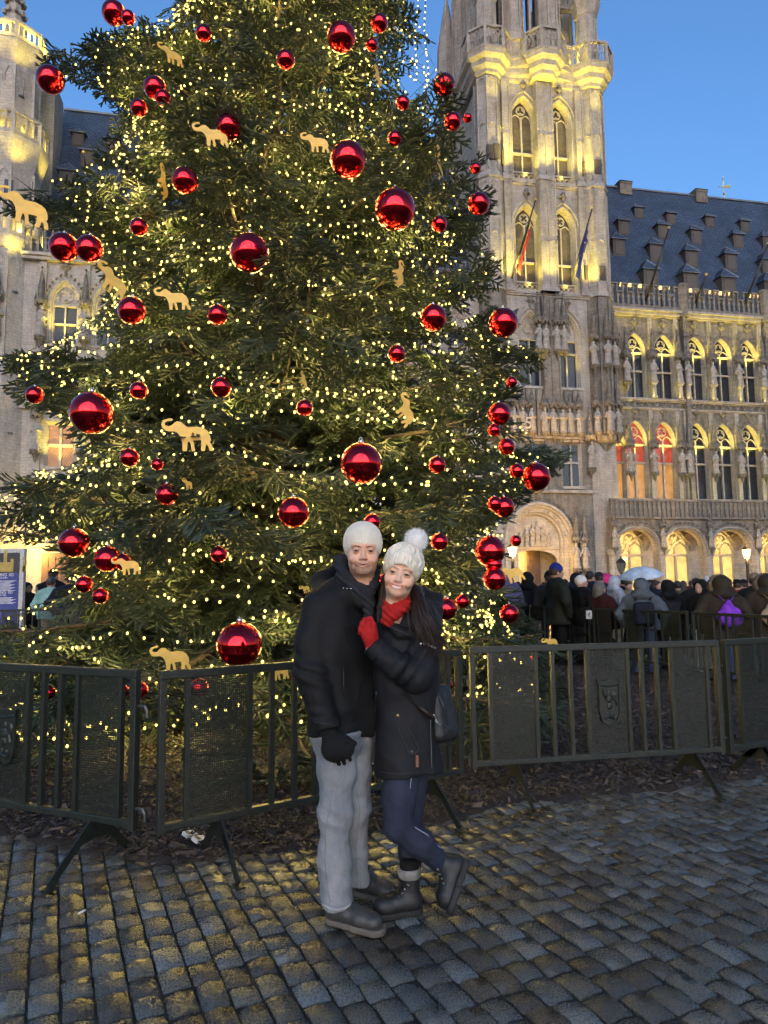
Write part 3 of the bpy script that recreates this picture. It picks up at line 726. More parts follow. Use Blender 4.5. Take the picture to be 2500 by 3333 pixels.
# balcony balustrade over the arcade
m = MB(); m.box(XA0, XA1, YA - .25, YA + .25, z_b0, z_b0 + .14); m.box(XA0, XA1, YA - .12, YA + .12, z_b1 - .16, z_b1); m.box(XA0, XA1, YA + .02, YA + .1, z_b0 + .14, z_b1 - .16); fpart(m, 'balcony_rail', M_ST2, wing)
n = int((XA1 - XA0) / .36); bm_ = MB(); bm_.box(-.05, .05, -.1, .0, 0, z_b1 - z_b0 - .3); ring(bm_, arch(.18, .30, z_b1 - z_b0 - .62, z_b1 - z_b0 - .5, z_b1 - z_b0 - .3)[1:-1], -.04, .03, 4); bal_me = bm_.mesh('baluster')
for k in range(n): fput('baluster', bal_me, M_ST2, wing, (XA0 + .1 + .36 * k, YA, z_b0 + .14))
m = MB(); m.box(XL, XR, YA + .2, .2, z_b0 - .35, z_b0 - .05); fpart(m, 'balcony_floor', M_ST2, wing)
# flag poles leaning out over the parapet
M_POLE = plain('black_pole_paint', (.012, .012, .014), .4)
for i, (p0, p1) in enumerate((((2108, 962), (2177, 744)), ((2266, 976), (2299, 896)), ((2424, 987), (2500, 795)), ((2520, 990), (2600, 800)))):
    a = fl(*p0, -.5); b = fl(*p1, -2.2); m = MB(); m.tube([(a[0], -.3, a[1] - .3), (b[0], -2.2, b[1])], [.10, .06], 8); o = froot('flagpole', a[0], -.3, label=('tall bare black flagpole with gilt tip leaning over the parapet nearest the tower', 'shortest bare black flagpole leaning over the parapet, between two tall ones', 'tall bare black flagpole on the parapet near the edge of the picture', 'bare black flagpole past the right edge of the parapet')[i], category='flagpole', group='bare flagpoles along the parapet')
    fpart(m, 'pole', M_POLE, o, True); t = MB(); t.ball((b[0], -2.2, b[1] + .08), .11, 8, 6); fpart(t, 'gilt_tip', M_GOLD, o, True)
# floodlights on the parapet and the light they give
M_FLOOD = glow('floodlight_glass', (1.0, .62, .22), .5); M_BLACKM = plain('black_painted_metal', (.015, .015, .017), .45)
fh = MB(); fh.box(-.22, .22, -.10, .10, -.16, .16); fhm = fh.mesh('lamp_head'); fg = MB(); fg.box(-.2, .2, -.13, -.105, -.14, .14); fgm = fg.mesh('lamp_glass')
ORD = 'first second third fourth fifth sixth seventh eighth ninth tenth eleventh twelfth thirteenth fourteenth fifteenth sixteenth seventeenth eighteenth nineteenth twentieth twenty-first twenty-second'.split()
for i, (zx, zy) in enumerate(((340,1175),(403,1180),(495,1188),(552,1195),(690,1205),(743,1210),(955,1228),(1005,1235),(1113,1245),(1168,1250),(1228,1255),(1283,1260),(1508,1280),(1563,1286),(1625,1265))):
    x, z = fl(1900 + zx / 2.765, 500 + zy / 2.765, -.2)
    o = froot('floodlight', x, -.2, label=f'{ORD[i]} floodlight from the tower in the row above the wing parapet', category='floodlight', group='floodlights above the wing parapet')
    p = MB(); p.box(x - .03, x + .03, -.23, -.17, z_par0, z - .1); fpart(p, 'post', M_BLACKM, o)
    for nm, me, mt in (('lamp_head', fhm, M_BLACKM), ('lamp_glass', fgm, M_FLOOD)):
        h = fput(nm, me, mt, o, (x, -.2, z)); h.rotation_euler = (R(35), 0, 0)
YEL = (1.0, .76, .12); WARM = (1.0, .54, .13)
def flight(nm, kind, x, y, z, e, col=YEL, rot=(math.pi, 0, 0), **kw):
    o = lamp(nm, kind, FM @ Vector((x, y, z)), e, col, None, None, **kw); o.rotation_euler = Euler((0, 0, FA)).to_matrix().to_4x4().to_euler(); 
    o.rotation_euler = (Matrix.Rotation(FA, 3, 'Z') @ Euler(rot).to_matrix()).to_euler(); return o
for x in xs2[:6]: flight('window_uplight', 'SPOT', x + .1, -.30, zs2 - 1.3, 170, size=.08, spot=R(75), blend=.6, rot=(R(172), 0, 0))
for x in xs1[:7]: flight('window_uplight', 'SPOT', x + .1, -.30, zs1 - 1.5, 180, size=.08, spot=R(75), blend=.6, rot=(R(172), 0, 0))
flight('ledge_uplight', 'AREA', (XL + XR) / 2 - 1.5, -.55, z_led + .25, 70, size=XR - XL - 3, sy=.1, rot=(R(195), 0, 0))
flight('ledge_uplight', 'AREA', (XL + XR) / 2 - 1.5, -1.1, z_b1 - .2, 70, size=XR - XL - 3, sy=.1, rot=(R(192), 0, 0))
flight('ledge_uplight', 'AREA', (XL + XR) / 2 - 1.5, -1.0, z_cor - 1.3, 60, size=XR - XL - 3, sy=.1, rot=(R(185), 0, 0))
flight('parapet_light', 'AREA', (XL + XR) / 2 - 1.5, .4, z_par0 + .1, 26, size=XR - XL - 3, sy=.2, rot=(R(150), 0, 0))
for x in xa: flight('arcade_lamp', 'POINT', x + .1, -.45, zsa + .35, 18, WARM, size=.15)
# ------------------------------------------------------------------ tower
YT = -.9                                                       # the tower stands a little proud of the wings
tower = froot('town_hall_tower', fx(1767, 1700, YT), YT, label='tall gothic town hall tower of pale stone with carved portal and two flags', category='tower')
def tl(px, py, d=0.0): return fl(px, py, YT + d)
def tx(px, py, d=0.0): return fl(px, py, YT + d)[0]
def tz(px, py, d=0.0): return fl(px, py, YT + d)[1]
tc = tx(1770, 600)                                             # axis of the front
T0, T1 = tx(1560, 1200), tx(1996, 1200)
hw = T1 - tc; T0 = tc - hw
zC0 = tz(1770, 957); zD0 = tz(1770, 600); zE0 = tz(1770, 280); zE1 = tz(1770, 222); zE2 = tz(1770, 156); zF = tz(1850, 1432)
zB0 = tz(1770, 1600)                                           # string above the portal
TD = 11.0
core = MB(); core.box(T0 + .9, T1 - .9, YT + .75, YT + TD, tz(1757, 1610), zE0); core.box(T0 + .9, T1 - .9, YT + 3.4, YT + TD, 0, tz(1757, 1610) - .01); fpart(core, 'wall_core', M_DARK, tower)
side = MB(); side.box(T0 + .25, T0 + .9, YT + .8, YT + TD, 0, zE0); side.box(T1 - .9, T1 - .25, YT + .8, YT + TD, 0, zE0); fpart(side, 'side_wall', M_ST, tower)
off = tx(1836, 800) - tc; ww = tx(1878, 800) - tx(1794, 800)
# upper two storeys: pairs of tall traceried windows
SW = [(0, YT), (.05, YT - .06), (.10, YT - .06), (.12, YT + .10), (.16, YT + .12), (.18, YT + .34), (.21, YT + .36), (.23, YT + .62)]
lev = {}
for nm, py0, pya in (('D', 590, 326), ('C', 945, 672)):
    lev[nm] = (tz(1836, py0 + 8), tz(1836, pya))
holes = []
for nm in 'DC':
    z0, za = lev[nm]; zs = za - ww * .82
    for s in (-1, 1): holes.append((tc + s * off, ww, z0, zs, za, nm))
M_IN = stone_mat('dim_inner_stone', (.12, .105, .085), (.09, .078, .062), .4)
wall_sheet(tower, T0 + .3, T1 - .3, zF, zE0, YT, [arch(*h[:5]) for h in holes] + [arch(tc + s * off, ww, tz(1840, 1262), tz(1850, 1096), tz(1850, 1017)) for s in (-1, 1)], M_ST)
for x, w, z0, zs, za, nm in holes:
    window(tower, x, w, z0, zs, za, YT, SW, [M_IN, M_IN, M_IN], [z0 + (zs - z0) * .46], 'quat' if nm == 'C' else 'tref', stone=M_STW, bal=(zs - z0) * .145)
    d = MB(); d.box(x - .42, x - .06, YT + .66, YT + .7 - .01, z0 + .05, z0 + (zs - z0) * .36); fpart(d, 'doorway', M_GL, tower)
    fput('finial', FINIAL, M_ST2, tower, (x, YT - .12, za + .12), (1.0, .8, 1.0))
    m = MB(); ring(m, arch(x, w + .30, zs - .1, zs, za + .22)[1:-1], YT - .07, .08, 6); fpart(m, 'hood_mould', M_ST, tower)
# piers: centre buttress, slim side buttresses, octagonal corner turrets
def pier(x0, x1, pr, z0, z1, n=2, name='buttress', mat=None):
    m = MB(); m.box(x0, x1, YT - pr, YT + .2, z0, z1); c = (x0 + x1) / 2; d = (x1 - x0)
    m.add([(x0 - .06, YT - pr - .1, z0), (x1 + .06, YT - pr - .1, z0), (x1 + .06, YT + .1, z0), (x0 - .06, YT + .1, z0), (x0, YT - pr, z0 + .35), (x1, YT - pr, z0 + .35), (x1, YT + .1, z0 + .35), (x0, YT + .1, z0 + .35)], [(0, 1, 5, 4), (1, 2, 6, 5), (3, 0, 4, 7), (0, 3, 2, 1)])
    blind_panels(m, x0 + .05, x1 - .05, z0 + .5, z0 + (z1 - z0) * .46, YT - pr, n, .045); blind_panels(m, x0 + .05, x1 - .05, z0 + (z1 - z0) * .5, z1 - .2, YT - pr, n, .045)
    return fpart(m, name, mat or M_ST, tower)
bw = (tx(1795, 700) - tx(1742, 700)) / 2
for za, zb in ((zC0, zD0), (zD0, zE0)):
    pier(tc - bw, tc + bw, .55, za, zb, 2)
    for s in (-1, 1): pier(*sorted((tc + s * (off + ww * .57), tc + s * (off + ww * .57 + .62))), .22, za, zb, 1)
rt = .98; ct = hw - rt + .12
def octo(mb, cx, cy, prof, a0=22.5): mb.lathe(prof, 8, (cx, cy, 0), R(a0))
for s in (-1, 1):
    m = MB(); cx_, cy_ = tc + s * ct, YT + .35
    octo(m, cx_, cy_, [(rt + .14, zC0 - .1), (rt, zC0 + .3), (rt, zD0 - .2), (rt + .13, zD0 - .12), (rt + .13, zD0 + .02), (rt - .04, zD0 + .35), (rt - .04, zE0)])
    for za, zb in ((zC0 + .5, zD0 - .4), (zD0 + .5, zE0 - .2)):
        for k in range(8):
            a = R(22.5 + 45 * k); q = (cx_ + math.cos(a) * rt, cy_ + math.sin(a) * rt); m.bar((*q, za), (*q, zb), .11)
            a2 = R(45 * k); nx, ny = math.cos(a2), math.sin(a2); apo = rt * .924
            for zc in (zb, za + (zb - za) * .5):
                pts = [(cx_ + nx * apo - ny * u, cy_ + ny * apo + nx * u, zc + v) for u, v in ((-.3, -.5), (-.24, -.2), (0, -.02), (.24, -.2), (.3, -.5))]
                m.tube(pts, .05, 4)
    fpart(m, 'corner_turret', M_ST, tower)
for px, py, w, h in ((1963, 548, 22, 52), (1978, 893, 22, 52), (1899, 550, 8, 50), (1906, 888, 8, 50), (1556, 492, 22, 50), (1582, 492, 20, 56), (1636, 512, 8, 50), (1641, 862, 8, 52)):
    d = -.45 if px > 1915 else (-.24 if px > 1600 else -.5); x, z = tl(px, py, d); k = .021
    if px > 1915: x = tc + ct + .02
    if px < 1600: x = tc - ct + (px - 1569) * .02
    sl = MB(); sl.box(x - w * k / 2, x + w * k / 2, YT + d - .16, YT + d + .1, z - h * k / 2, z + h * k / 2); fpart(sl, 'slit_window', M_DARK, tower)
for z in (zC0, zD0):
    m = MB(); m.box(T0 + .2, T1 - .2, YT - .2, YT + .3, z - .12, z + .06); m.box(T0 + .2, T1 - .2, YT - .12, YT + .3, z - .25, z - .122); fpart(m, 'string_course', M_ST, tower)
# corbelled gallery
def gallery_outline(g):
    L = []
    def octa(cx, cy, r, a, b):
        for k in range(a, b + 1): q = R(22.5 + 45 * k); L.append((cx + math.cos(q) * r, cy + math.sin(q) * r))
    octa(tc - ct, YT + .35, rt + g, 3, 7)
    L.append((tc - bw - .3, YT - g)); octa(tc, YT - .35, bw + .25 + g, 4, 7); L.append((tc + bw + .3, YT - g))
    octa(tc + ct, YT + .35, rt + g, 4, 8)
    L.append((tc + ct + rt + g * .6, YT + TD)); L.append((tc - ct - rt - g * .6, YT + TD)); return L
prof = [(-.02, zE0 - .1), (.15, zE0), (.18, zE0 + .25), (.45, zE0 + .5), (.50, zE0 + .85), (.80, zE1 - .35), (.86, zE1), (.80, zE1 + .02)]
m = MB(); loops = [[(x, y, z) for x, y in gallery_outline(g)] for g, z in prof]
for A, B in zip(loops, loops[1:]): m.strip(A, B, True)
m.add(loops[-1], [tuple(range(len(loops[-1])))]); m.add(loops[0], [tuple(reversed(range(len(loops[0]))))]); fpart(m, 'gallery_cornice', M_ST, tower)
gl = gallery_outline(.78)
rail = MB(); bars = MB()
for i in range(len(gl) - 3):
    a, b = Vector(gl[i]), Vector(gl[i + 1]); L = (b - a).length; d = (b - a) / max(L, 1e-6)
    for z, w, h in ((zE2, .24, .18), (zE1 + .12, .2, .2)): rail.bar((a.x, a.y, z), (b.x, b.y, z), w, h)
    rail.bar((a.x, a.y, zE1), (a.x, a.y, zE2 + .05), .22)
    n = max(1, round(L / .62)); w = L / n
    for k in range(n):
        def q(u, v): p = a + d * (w * (k + .5) + u); return (p.x, p.y, zE1 + .2 + v * (zE2 - zE1 - .3))
        bars.tube([q(-w / 2, .05), q(-w / 2, .5), q(-w * .2, .85), q(0, 1)], .055, 4); bars.tube([q(w / 2, .05), q(w / 2, .5), q(w * .2, .85), q(0, 1)], .055, 4)
        bars.tube([q(-w / 2, 1), q(-w * .1, .75), q(0, .45)], .04, 4); bars.tube([q(w / 2, 1), q(w * .1, .75), q(0, .45)], .04, 4); bars.tube([q(0, .0), q(0, .5)], .04, 4)
        bars.tube([q(-w * .4, .12), q(-w * .3, .42), q(0, .5), q(w * .3, .42), q(w * .4, .12)], .045, 4)
fpart(rail, 'gallery_rail', M_ST, tower); fpart(bars, 'gallery_tracery', M_ST, tower)
# lantern stage above the gallery
cyc = YT + 5.2; ro = hw - .95; zT = zE1 + 13.5
lan = MB()
for k in range(8):
    a = R(22.5 + 45 * k); p = (tc + math.cos(a) * ro, cyc + math.sin(a) * ro)
    lan.lathe([(1.0, zE1), (1.0, zE1 + 3.5), (.85, zE1 + 3.8), (.8, zT)], 8, (p[0], p[1], 0), R(22.5))
    for j in range(8):
        b = R(22.5 + 45 * j); lan.bar((p[0] + math.cos(b) * .92, p[1] + math.sin(b) * .92, zE1 + .3), (p[0] + math.cos(b) * .86, p[1] + math.sin(b) * .86, zT), .11)
    a2 = R(22.5 + 45 * (k + 1)); p2 = (tc + math.cos(a2) * ro, cyc + math.sin(a2) * ro); P, Q = Vector(p), Vector(p2); d = (Q - P)
    f1, f2 = P + d * .30, P + d * .70
    lan.bar((*(P + d * .22), zE1), (*(P + d * .22), zT), .5); lan.bar((*(P + d * .78), zE1), (*(P + d * .78), zT), .5)
    mid = P + d * .5; lan.bar((*mid, zE1 + 2.6), (*mid, zT), .2)
    for zz in (zE1 + 2.3, zE1 + 3.9): lan.bar((*f1, zz), (*f2, zz), .22, .22)
    for u in (.4, .6):
        c = P + d * u; lan.tube([(c.x + math.cos(t) * .32 * d.x / d.length, c.y + math.cos(t) * .32 * d.y / d.length, zE1 + 3.1 + math.sin(t) * .42) for t in [i * math.pi / 6 for i in range(13)]], .06, 4)
    lan.bar((*(P + d * .30), zE1 + 1.1), (*(P + d * .70), zE1 + 1.1), .35, 2.2)
fpart(lan, 'lantern', M_ST, tower)
cap_ = MB(); cap_.lathe([(ro + .6, zT), (ro + .9, zT + .6), (ro * .5, zT + 9), (.2, zT + 22)], 8, (tc, cyc, 0), R(22.5)); fpart(cap_, 'spire', M_ST, tower)
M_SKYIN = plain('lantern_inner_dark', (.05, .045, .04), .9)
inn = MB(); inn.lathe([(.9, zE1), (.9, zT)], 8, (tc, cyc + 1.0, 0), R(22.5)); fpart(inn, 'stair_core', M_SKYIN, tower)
for s, yy in ((-1, YT + .35), (1, YT + .35), (1, YT + TD - 1.0), (-1, YT + TD - 1.0)):
    m = MB(); x = tc + s * (ct + .02); z3 = tz(1925, 60)
    octo(m, x, yy, [(.82, zE1), (.78, zE1 + .5), (.76, z3), (.86, z3 + .1), (1.12, z3 + 1.1), (1.16, z3 + 1.5), (.95, z3 + 1.6), (.9, z3 + 4), (.1, z3 + 9)])
    for k in range(8): a = R(22.5 + 45 * k); m.bar((x + math.cos(a) * .78, yy + math.sin(a) * .78, zE1 + .3), (x + math.cos(a) * .76, yy + math.sin(a) * .76, z3), .10)
    fpart(m, 'pinnacle_turret', M_ST, tower)
    b = MB(); q = Vector((tc + s * ro * .75, cyc + (-1 if yy < cyc else 1) * ro * .75)); b.tube([(x, yy, z3 + .3), ((x + q.x) / 2, (yy + q.y) / 2, z3 + 1.6), (q.x, q.y, z3 + 2.4)], [.28, .24, .3], 4); fpart(b, 'flying_buttress', M_ST, tower)
# storey B: windows with blind heads, niches with statues, frieze of statues
zB1, zBa = tz(1840, 1262), tz(1850, 1017); zBs = tz(1850, 1096)
for s in (-1, 1):
    x = tc + s * off
    window(tower, x, ww, zB1, zBs, zBa, YT, [(0, YT), (.06, YT - .05), (.12, YT - .05), (.14, YT + .08), (.19, YT + .1), (.22, YT + .26), (.26, YT + .28), (.28, YT + .42)], [M_GL, M_GL], [zB1 + (zBs - zB1) * .68, zBs - .25], 'none', stone=M_STW, blind=True)
    m = MB(); foil(m, x, zBs + .55, .42, YT + .33, .045, 3); fpart(m, 'tracery', M_STW, tower)
    fput('finial', FINIAL, M_ST2, tower, (x, YT - .12, zBa + .12), (1.1, .8, 1.0))
    m = MB(); ring(m, arch(x, ww + .3, zBs - .2, zBs, zBa + .2)[1:-1], YT - .07, .08, 6); fpart(m, 'hood_mould', M_ST, tower)
wall_sheet(tower, T0 + .3, T1 - .3, 0, zF - .004, YT, [[(tc + s * off - .75, tz(1845, 1583)), (tc + s * off + .75, tz(1845, 1583)), (tc + s * off + .75, tz(1845, 1440)), (tc + s * off - .75, tz(1845, 1440))] for s in (-1, 1)]
           + [arch(tx(1757, 1800), tx(1873, 1800) - tx(1641, 1800), .004, tz(1757, 1760), tz(1757, 1632))], M_ST2)
zq0, zq1 = tz(1845, 1583), tz(1845, 1440)
for s in (-1, 1):
    x = tc + s * off; m = MB(); L0 = [(x - .75, YT, zq0), (x + .75, YT, zq0), (x + .75, YT, zq1), (x - .75, YT, zq1)]; L1 = [(x - .60, YT + .3, zq0 + .06), (x + .60, YT + .3, zq0 + .06), (x + .60, YT + .3, zq1 - .15), (x - .60, YT + .3, zq1 - .15)]
    m.strip(L0, L1, True); m.box(x - .85, x + .85, YT - .16, YT + .1, zq0 - .2, zq0 - .003); m.box(x - .85, x + .85, YT - .12, YT + .05, zq1 + .02, zq1 + .16)
    w = fpart(m, 'window', M_STW, tower); mu = MB(); mu.box(x - .06, x + .06, YT + .18, YT + .3, zq0, zq1 - .1); mu.box(x - .6, x + .6, YT + .17, YT + .3, zq0 + (zq1 - zq0) * .52, zq0 + (zq1 - zq0) * .57); mu.build('mullion', M_STW, w)
    for a in (-.6, 0):
        for b0, b1 in ((0, .52), (.57, 1)):
            p = MB(); p.box(x + a, x + a + .6, YT + .32, YT + .35, zq0 + (zq1 - zq0) * b0, zq0 + (zq1 - zq0) * b1); p.build('pane', M_GL, w)
m = MB(); m.box(T0, T1 - 1.7, YT - .22, YT + .2, zB0 - .1, zB0 + .12); fpart(m, 'string_course', M_ST, tower)
# niche pinnacles across the tower (row of pointed canopies over a row of figures)
zn0 = tz(1850, 1412); zn1 = tz(1850, 1330); k = 0
xs_n = [tx(p, 1370) for p in (1613, 1640, 1667, 1700, 1728, 1768, 1798, 1826, 1853, 1880)]
for x in xs_n:
    statue_group(tower, x, zn0 + .02, YT - .25, (zn1 - zn0) * .95, True, True, k, False, M_ST2); k += 1
m = MB()
for a, b in zip(xs_n, xs_n[1:]): c = (a + b) / 2; m.box(c - .06, c + .06, YT - .2, YT, zn0 - .3, zB1 - .25)
m.box(T0 + .5, T1 - 1.6, YT - .32, YT, zn0 - .45, zn0 - .28); fpart(m, 'niche_shaft', M_ST2, tower)
# right corner below the upper storeys: stacked niches on the octagonal corner, corbelled out
crn = MB(); cx_, cy_ = tc + ct, YT + .35
octo(crn, cx_, cy_, [(.35, zn0 - 1.5), (.75, zn0 - .75), (rt + .15, zn0 - .45), (rt + .15, zn0 - .2), (rt, zn0), (rt, zC0 - .12), (rt + .12, zC0 - .05)])
octo(crn, tc - ct, cy_, [(.35, zn0 - 1.5), (.75, zn0 - .75), (rt + .15, zn0 - .45), (rt + .15, zn0 - .2), (rt, zn0), (rt, zC0 - .12), (rt + .12, zC0 - .05)])
for k in range(8): a = R(22.5 + 45 * k); crn.bar((cx_ + math.cos(a) * (rt + .04), cy_ + math.sin(a) * (rt + .04), zn0), (cx_ + math.cos(a) * (rt + .04), cy_ + math.sin(a) * (rt + .04), zC0 - .2), .14)
fpart(crn, 'corner_turret', M_ST2, tower)
low = MB(); low.box(tc + hw - 2.05, T1 - .1, YT - .12, YT + 1.0, 0, zn0 - .5); low.box(T0 + .1, T0 + 2.05, YT - .12, YT + 1.0, 0, zn0 - .5); fpart(low, 'corner_pier', M_ST, tower)
for zz in (zn0 + .1, zn0 + 5.0):
    for a in (-112.5 - 22.5, -90, -45, 0):
        a = R(a); x, y = cx_ + math.cos(a) * (rt + .2), cy_ + math.sin(a) * (rt + .2)
        statue_group(tower, x, zz, y, 1.8, True, True, k, True, M_ST2); k += 1
for xo in (-bw * .7, bw * .7, -bw - .35, bw + .35): statue_group(tower, tc + xo, zB1 + 2.6, YT - .42, 1.85, True, True, k, True, M_ST2); k += 1
pier(tc - bw, tc + bw, .3, zn0 + 2.0, zC0 - .3, 2, mat=M_ST2)
statue_group(tower, tx(1916, 1500), tz(1916, 1525), YT - .4, 1.9, True, True, 2, True, M_STW)
# portal: deep carved arch, tympanum relief, door
pc = tx(1757, 1800); pw = tx(1873, 1800) - tx(1641, 1800); zps, zpa = tz(1757, 1760), tz(1757, 1632)
m = MB(); archivolt(m, pc, pw, .004, zps, zpa, [(0, YT), (.05, YT - .2), (.20, YT - .2), (.22, YT - .02), (.34, YT + .02), (.38, YT + .2), (.62, YT + .3), (.66, YT + .5), (.78, YT + .55), (.80, YT + .9)]); fpart(m, 'portal', M_STW, tower)
rel = MB(); zc = tz(1757, 1780); aw = pw / 2 - .78
outl = arch(pc, 2 * aw, zc - 1.15, zps, zpa - .88, 0, 9) + [(pc + aw * .93 * math.cos(R(q)), zc - 1.15 + .95 * math.sin(R(q)) ** .7) for q in range(0, 181, 12)]
rel.prism(list(reversed(outl)), YT + .84, YT + 1.0); fpart(rel, 'tympanum', M_STW, tower)
ln_t = MB(); ln_t.box(pc - aw + .05, pc + aw - .05, YT + .68, YT + .84, zc - .10, zc + .05); fpart(ln_t, 'lintel', M_STW, tower)
jb = MB(); jb.box(pc - aw, pc - aw + .22, YT + .8, YT + 1.0, 0, zc - 1.14); jb.box(pc + aw - .22, pc + aw, YT + .8, YT + 1.0, 0, zc - 1.14); fpart(jb, 'door_jamb', M_STW, tower)
rl = MB()
for x, z in arch(pc, pw - .95, zps - 1.5, zps, zpa - .5, 0, 12)[1:-1]:
    for _ in range(3): rl.ball((x + rnd.uniform(-.1, .1), YT + .27, z + rnd.uniform(-.12, .12)), rnd.uniform(.07, .12), 5, 4)
fpart(rl, 'carved_foliage', M_STW, tower)
for i, (dx, sc_) in enumerate(((-1.15, .55), (-.62, .7), (-.22, .85), (.2, .95), (.6, .8), (1.05, .55))):
    fput('relief_figure', STATUES[i % 5], M_STW, tower, (pc + dx, YT + .74, zc + .06), (sc_ * .95,) * 3, R(rnd.uniform(-40, 40)))
ins = MB(); ins.box(pc - pw, pc + pw, YT + 3.2, YT + 3.3, 0, zpa); fpart(ins, 'passage_wall', M_STW, tower)
dd = MB(); dd.box(pc + .15, pc + 1.15, YT + 2.6, YT + 2.7, .004, 4.6)
for k in range(9): dd.box(pc + .18, pc + 1.12, YT + 2.55, YT + 2.6, .1 + .5 * k, .52 + .5 * k)
fpart(dd, 'door', plain('dark_oak', (.055, .033, .02), .55), tower)
for x, zz in ((tx(1866, 1780), 0), (tx(1894, 1780), 0)):
    m = MB(); m.box(x - .22, x + .22, YT - .3, YT + .1, 0, tz(1880, 1730)); fpart(m, 'portal_pier', M_STW, tower)
    statue_group(tower, x, tz(1866, 1850), YT - .5, 1.75, True, True, int(x) % 5, True, M_STW)
cr = MB(); crockets(cr, pc, pw, zps, zpa, YT - .22, 11); fpart(cr, 'crocket', M_ST2, tower, kind='stuff'); fput('finial', FINIAL, M_ST2, tower, (pc, YT - .25, zpa + .15), (1.3, 1, 1.2))
# date figures on the tower frieze
def text_mesh(body, size, ext, name):
    cu = bpy.data.curves.new('t', 'FONT'); cu.body = body; cu.size = size; cu.extrude = ext; tmp = bpy.data.objects.new('t', cu); C.objects.link(tmp); bpy.context.view_layer.update()
    me = bpy.data.meshes.new_from_object(tmp.evaluated_get(bpy.context.evaluated_depsgraph_get())); bpy.data.objects.remove(tmp); me.name = name; me.materials.clear(); return me
for ch, px in (('1', 1672), ('5', 1720)):
    x, z = tl(px, 1376, -.45); o = link('date_figure', text_mesh(ch, 1.15, .02, 'date_figure'), M_STW, tower); o.location = (x - .3 - BASE[tower.name][0], -.48, z - .4); o.rotation_euler = (R(90), 0, 0)
# flags
def flag(name, px0, px1, cols, label):
    a = tl(*px0, -.3); b = tl(*px1, -2.6); A, B = Vector((a[0], YT - .2, a[1])), Vector((b[0], YT - 2.6, b[1]))
    o = froot(name, A.x, A.y, label=label, category='flag'); m = MB(); m.tube([A, B], [.07, .05], 8); fpart(m, 'pole', M_POLE, o, True)
    t = MB(); t.ball(B + Vector((0, 0, .08)), .1, 8, 6); fpart(t, 'gilt_tip', M_GOLD, o, True)
    n, mm = 26, 15; ax = (A - B); V = []; Fq = []
    for i in range(n + 1):
        u = i / n; P = B + ax * (.16 + .46 * u)
        for j in range(mm + 1):
            v = j / mm; w = v * 1.9
            fold = .16 * math.sin(v * 17 + u * 3) * v
            q = P + Vector((-.16 * w + fold, .14 * math.sin(v * 15 + 1.2 + u * 2) * v - .05 * w, -w * (.95 + .1 * u)))
            V.append(q)
    cl = cols if isinstance(cols, list) else [cols]; nb = len(cl); per = mm // nb
    for c in range(nb):
        f = [(i * (mm + 1) + j, i * (mm + 1) + j + 1, (i + 1) * (mm + 1) + j + 1, (i + 1) * (mm + 1) + j) for i in range(n) for j in range(c * per, (c + 1) * per)]
        mb = MB(); mb.add(V, f); k = fpart(mb, 'cloth', cl[c], o, True)
        k.modifiers.new('thick', 'SOLIDIFY').thickness = .012
    return o, V, mm
M_FK = plain('black_flag_cloth', (.012, .012, .013), .85); M_FY = plain('yellow_flag_cloth', (.62, .42, .06), .85); M_FR = plain('red_flag_cloth', (.50, .03, .03), .85); M_FB = plain('blue_flag_cloth', (.018, .03, .19), .85)
flag('flag', (1668, 905), (1743, 652), [M_FK, M_FY, M_FR], 'limp black, yellow and red flag on the left of the two tower poles')
fo, FV, fm = flag('flag', (1862, 915), (1927, 680), M_FB, 'limp dark blue flag with gold stars on the right tower pole')
st = MB()
for i, j in ((8, 7), (12, 10), (16, 9), (10, 12), (18, 13), (5, 10), (20, 6)):
    c = FV[i * (fm + 1) + j] + Vector((0, -.03, 0)); pts = [(c.x + math.cos(R(90 + 36 * q)) * (.085 if q % 2 == 0 else .036), c.z + math.sin(R(90 + 36 * q)) * (.085 if q % 2 == 0 else .036)) for q in range(10)]
    st.prism(pts, c.y - .01, c.y)
fpart(st, 'star', plain('gold_star_print', (.7, .5, .05), .6), fo)
# tower floodlighting
for s in (-1, 1):
    for nm in 'DC':
        z0, za = lev[nm]; flight('tower_uplight', 'SPOT', tc + s * off, YT - .9, z0 - .35, 270, size=.1, spot=R(80), blend=.7, rot=(R(172), 0, 0))
        flight('window_uplight', 'POINT', tc + s * off + .1, YT + .2, z0 + .6, 4, size=.1)
    for z in (zC0, zD0): flight('tower_uplight', 'SPOT', tc + s * (ct - 1.05), YT - 1.25, z - .1, 520, size=.1, spot=R(78), blend=.9, rot=(R(175), 0, 0))
    flight('tower_uplight', 'SPOT', tc + s * off, YT - .5, zB1 + .1, 90, size=.1, spot=R(80), blend=.7, rot=(R(174), 0, 0))
for z in (zC0, zD0): flight('tower_uplight', 'SPOT', tc, YT - 1.5, z - .1, 420, size=.1, spot=R(72), blend=.9, rot=(R(176), 0, 0))
for x in (tc - ct, tc - ct * .5, tc + ct * .5, tc + ct): flight('gallery_uplight', 'SPOT', x, YT - 1.3, zE0 - 2.6, 130, size=.2, spot=R(95), blend=.8, rot=(R(183), 0, 0))
for x in (tc - ct * .5, tc + ct * .5, tc + ct - .2): flight('gallery_floor_light', 'POINT', x, YT + .55, zE1 + .35, 60, size=.1)
flight('lantern_light', 'POINT', tc + ct - 1.1, YT + .2, zE1 + .5, 90, size=.1)
flight('frieze_light', 'AREA', tc, YT - 1.2, zn0 - .9, 60, WARM, size=8, sy=.1, rot=(R(190), 0, 0))
flight('portal_light', 'POINT', pc - .3, YT + 2.2, 3.2, 60, WARM, size=.2); flight('portal_light', 'POINT', pc, YT - 2.2, 3.6, 110, WARM, size=.25)
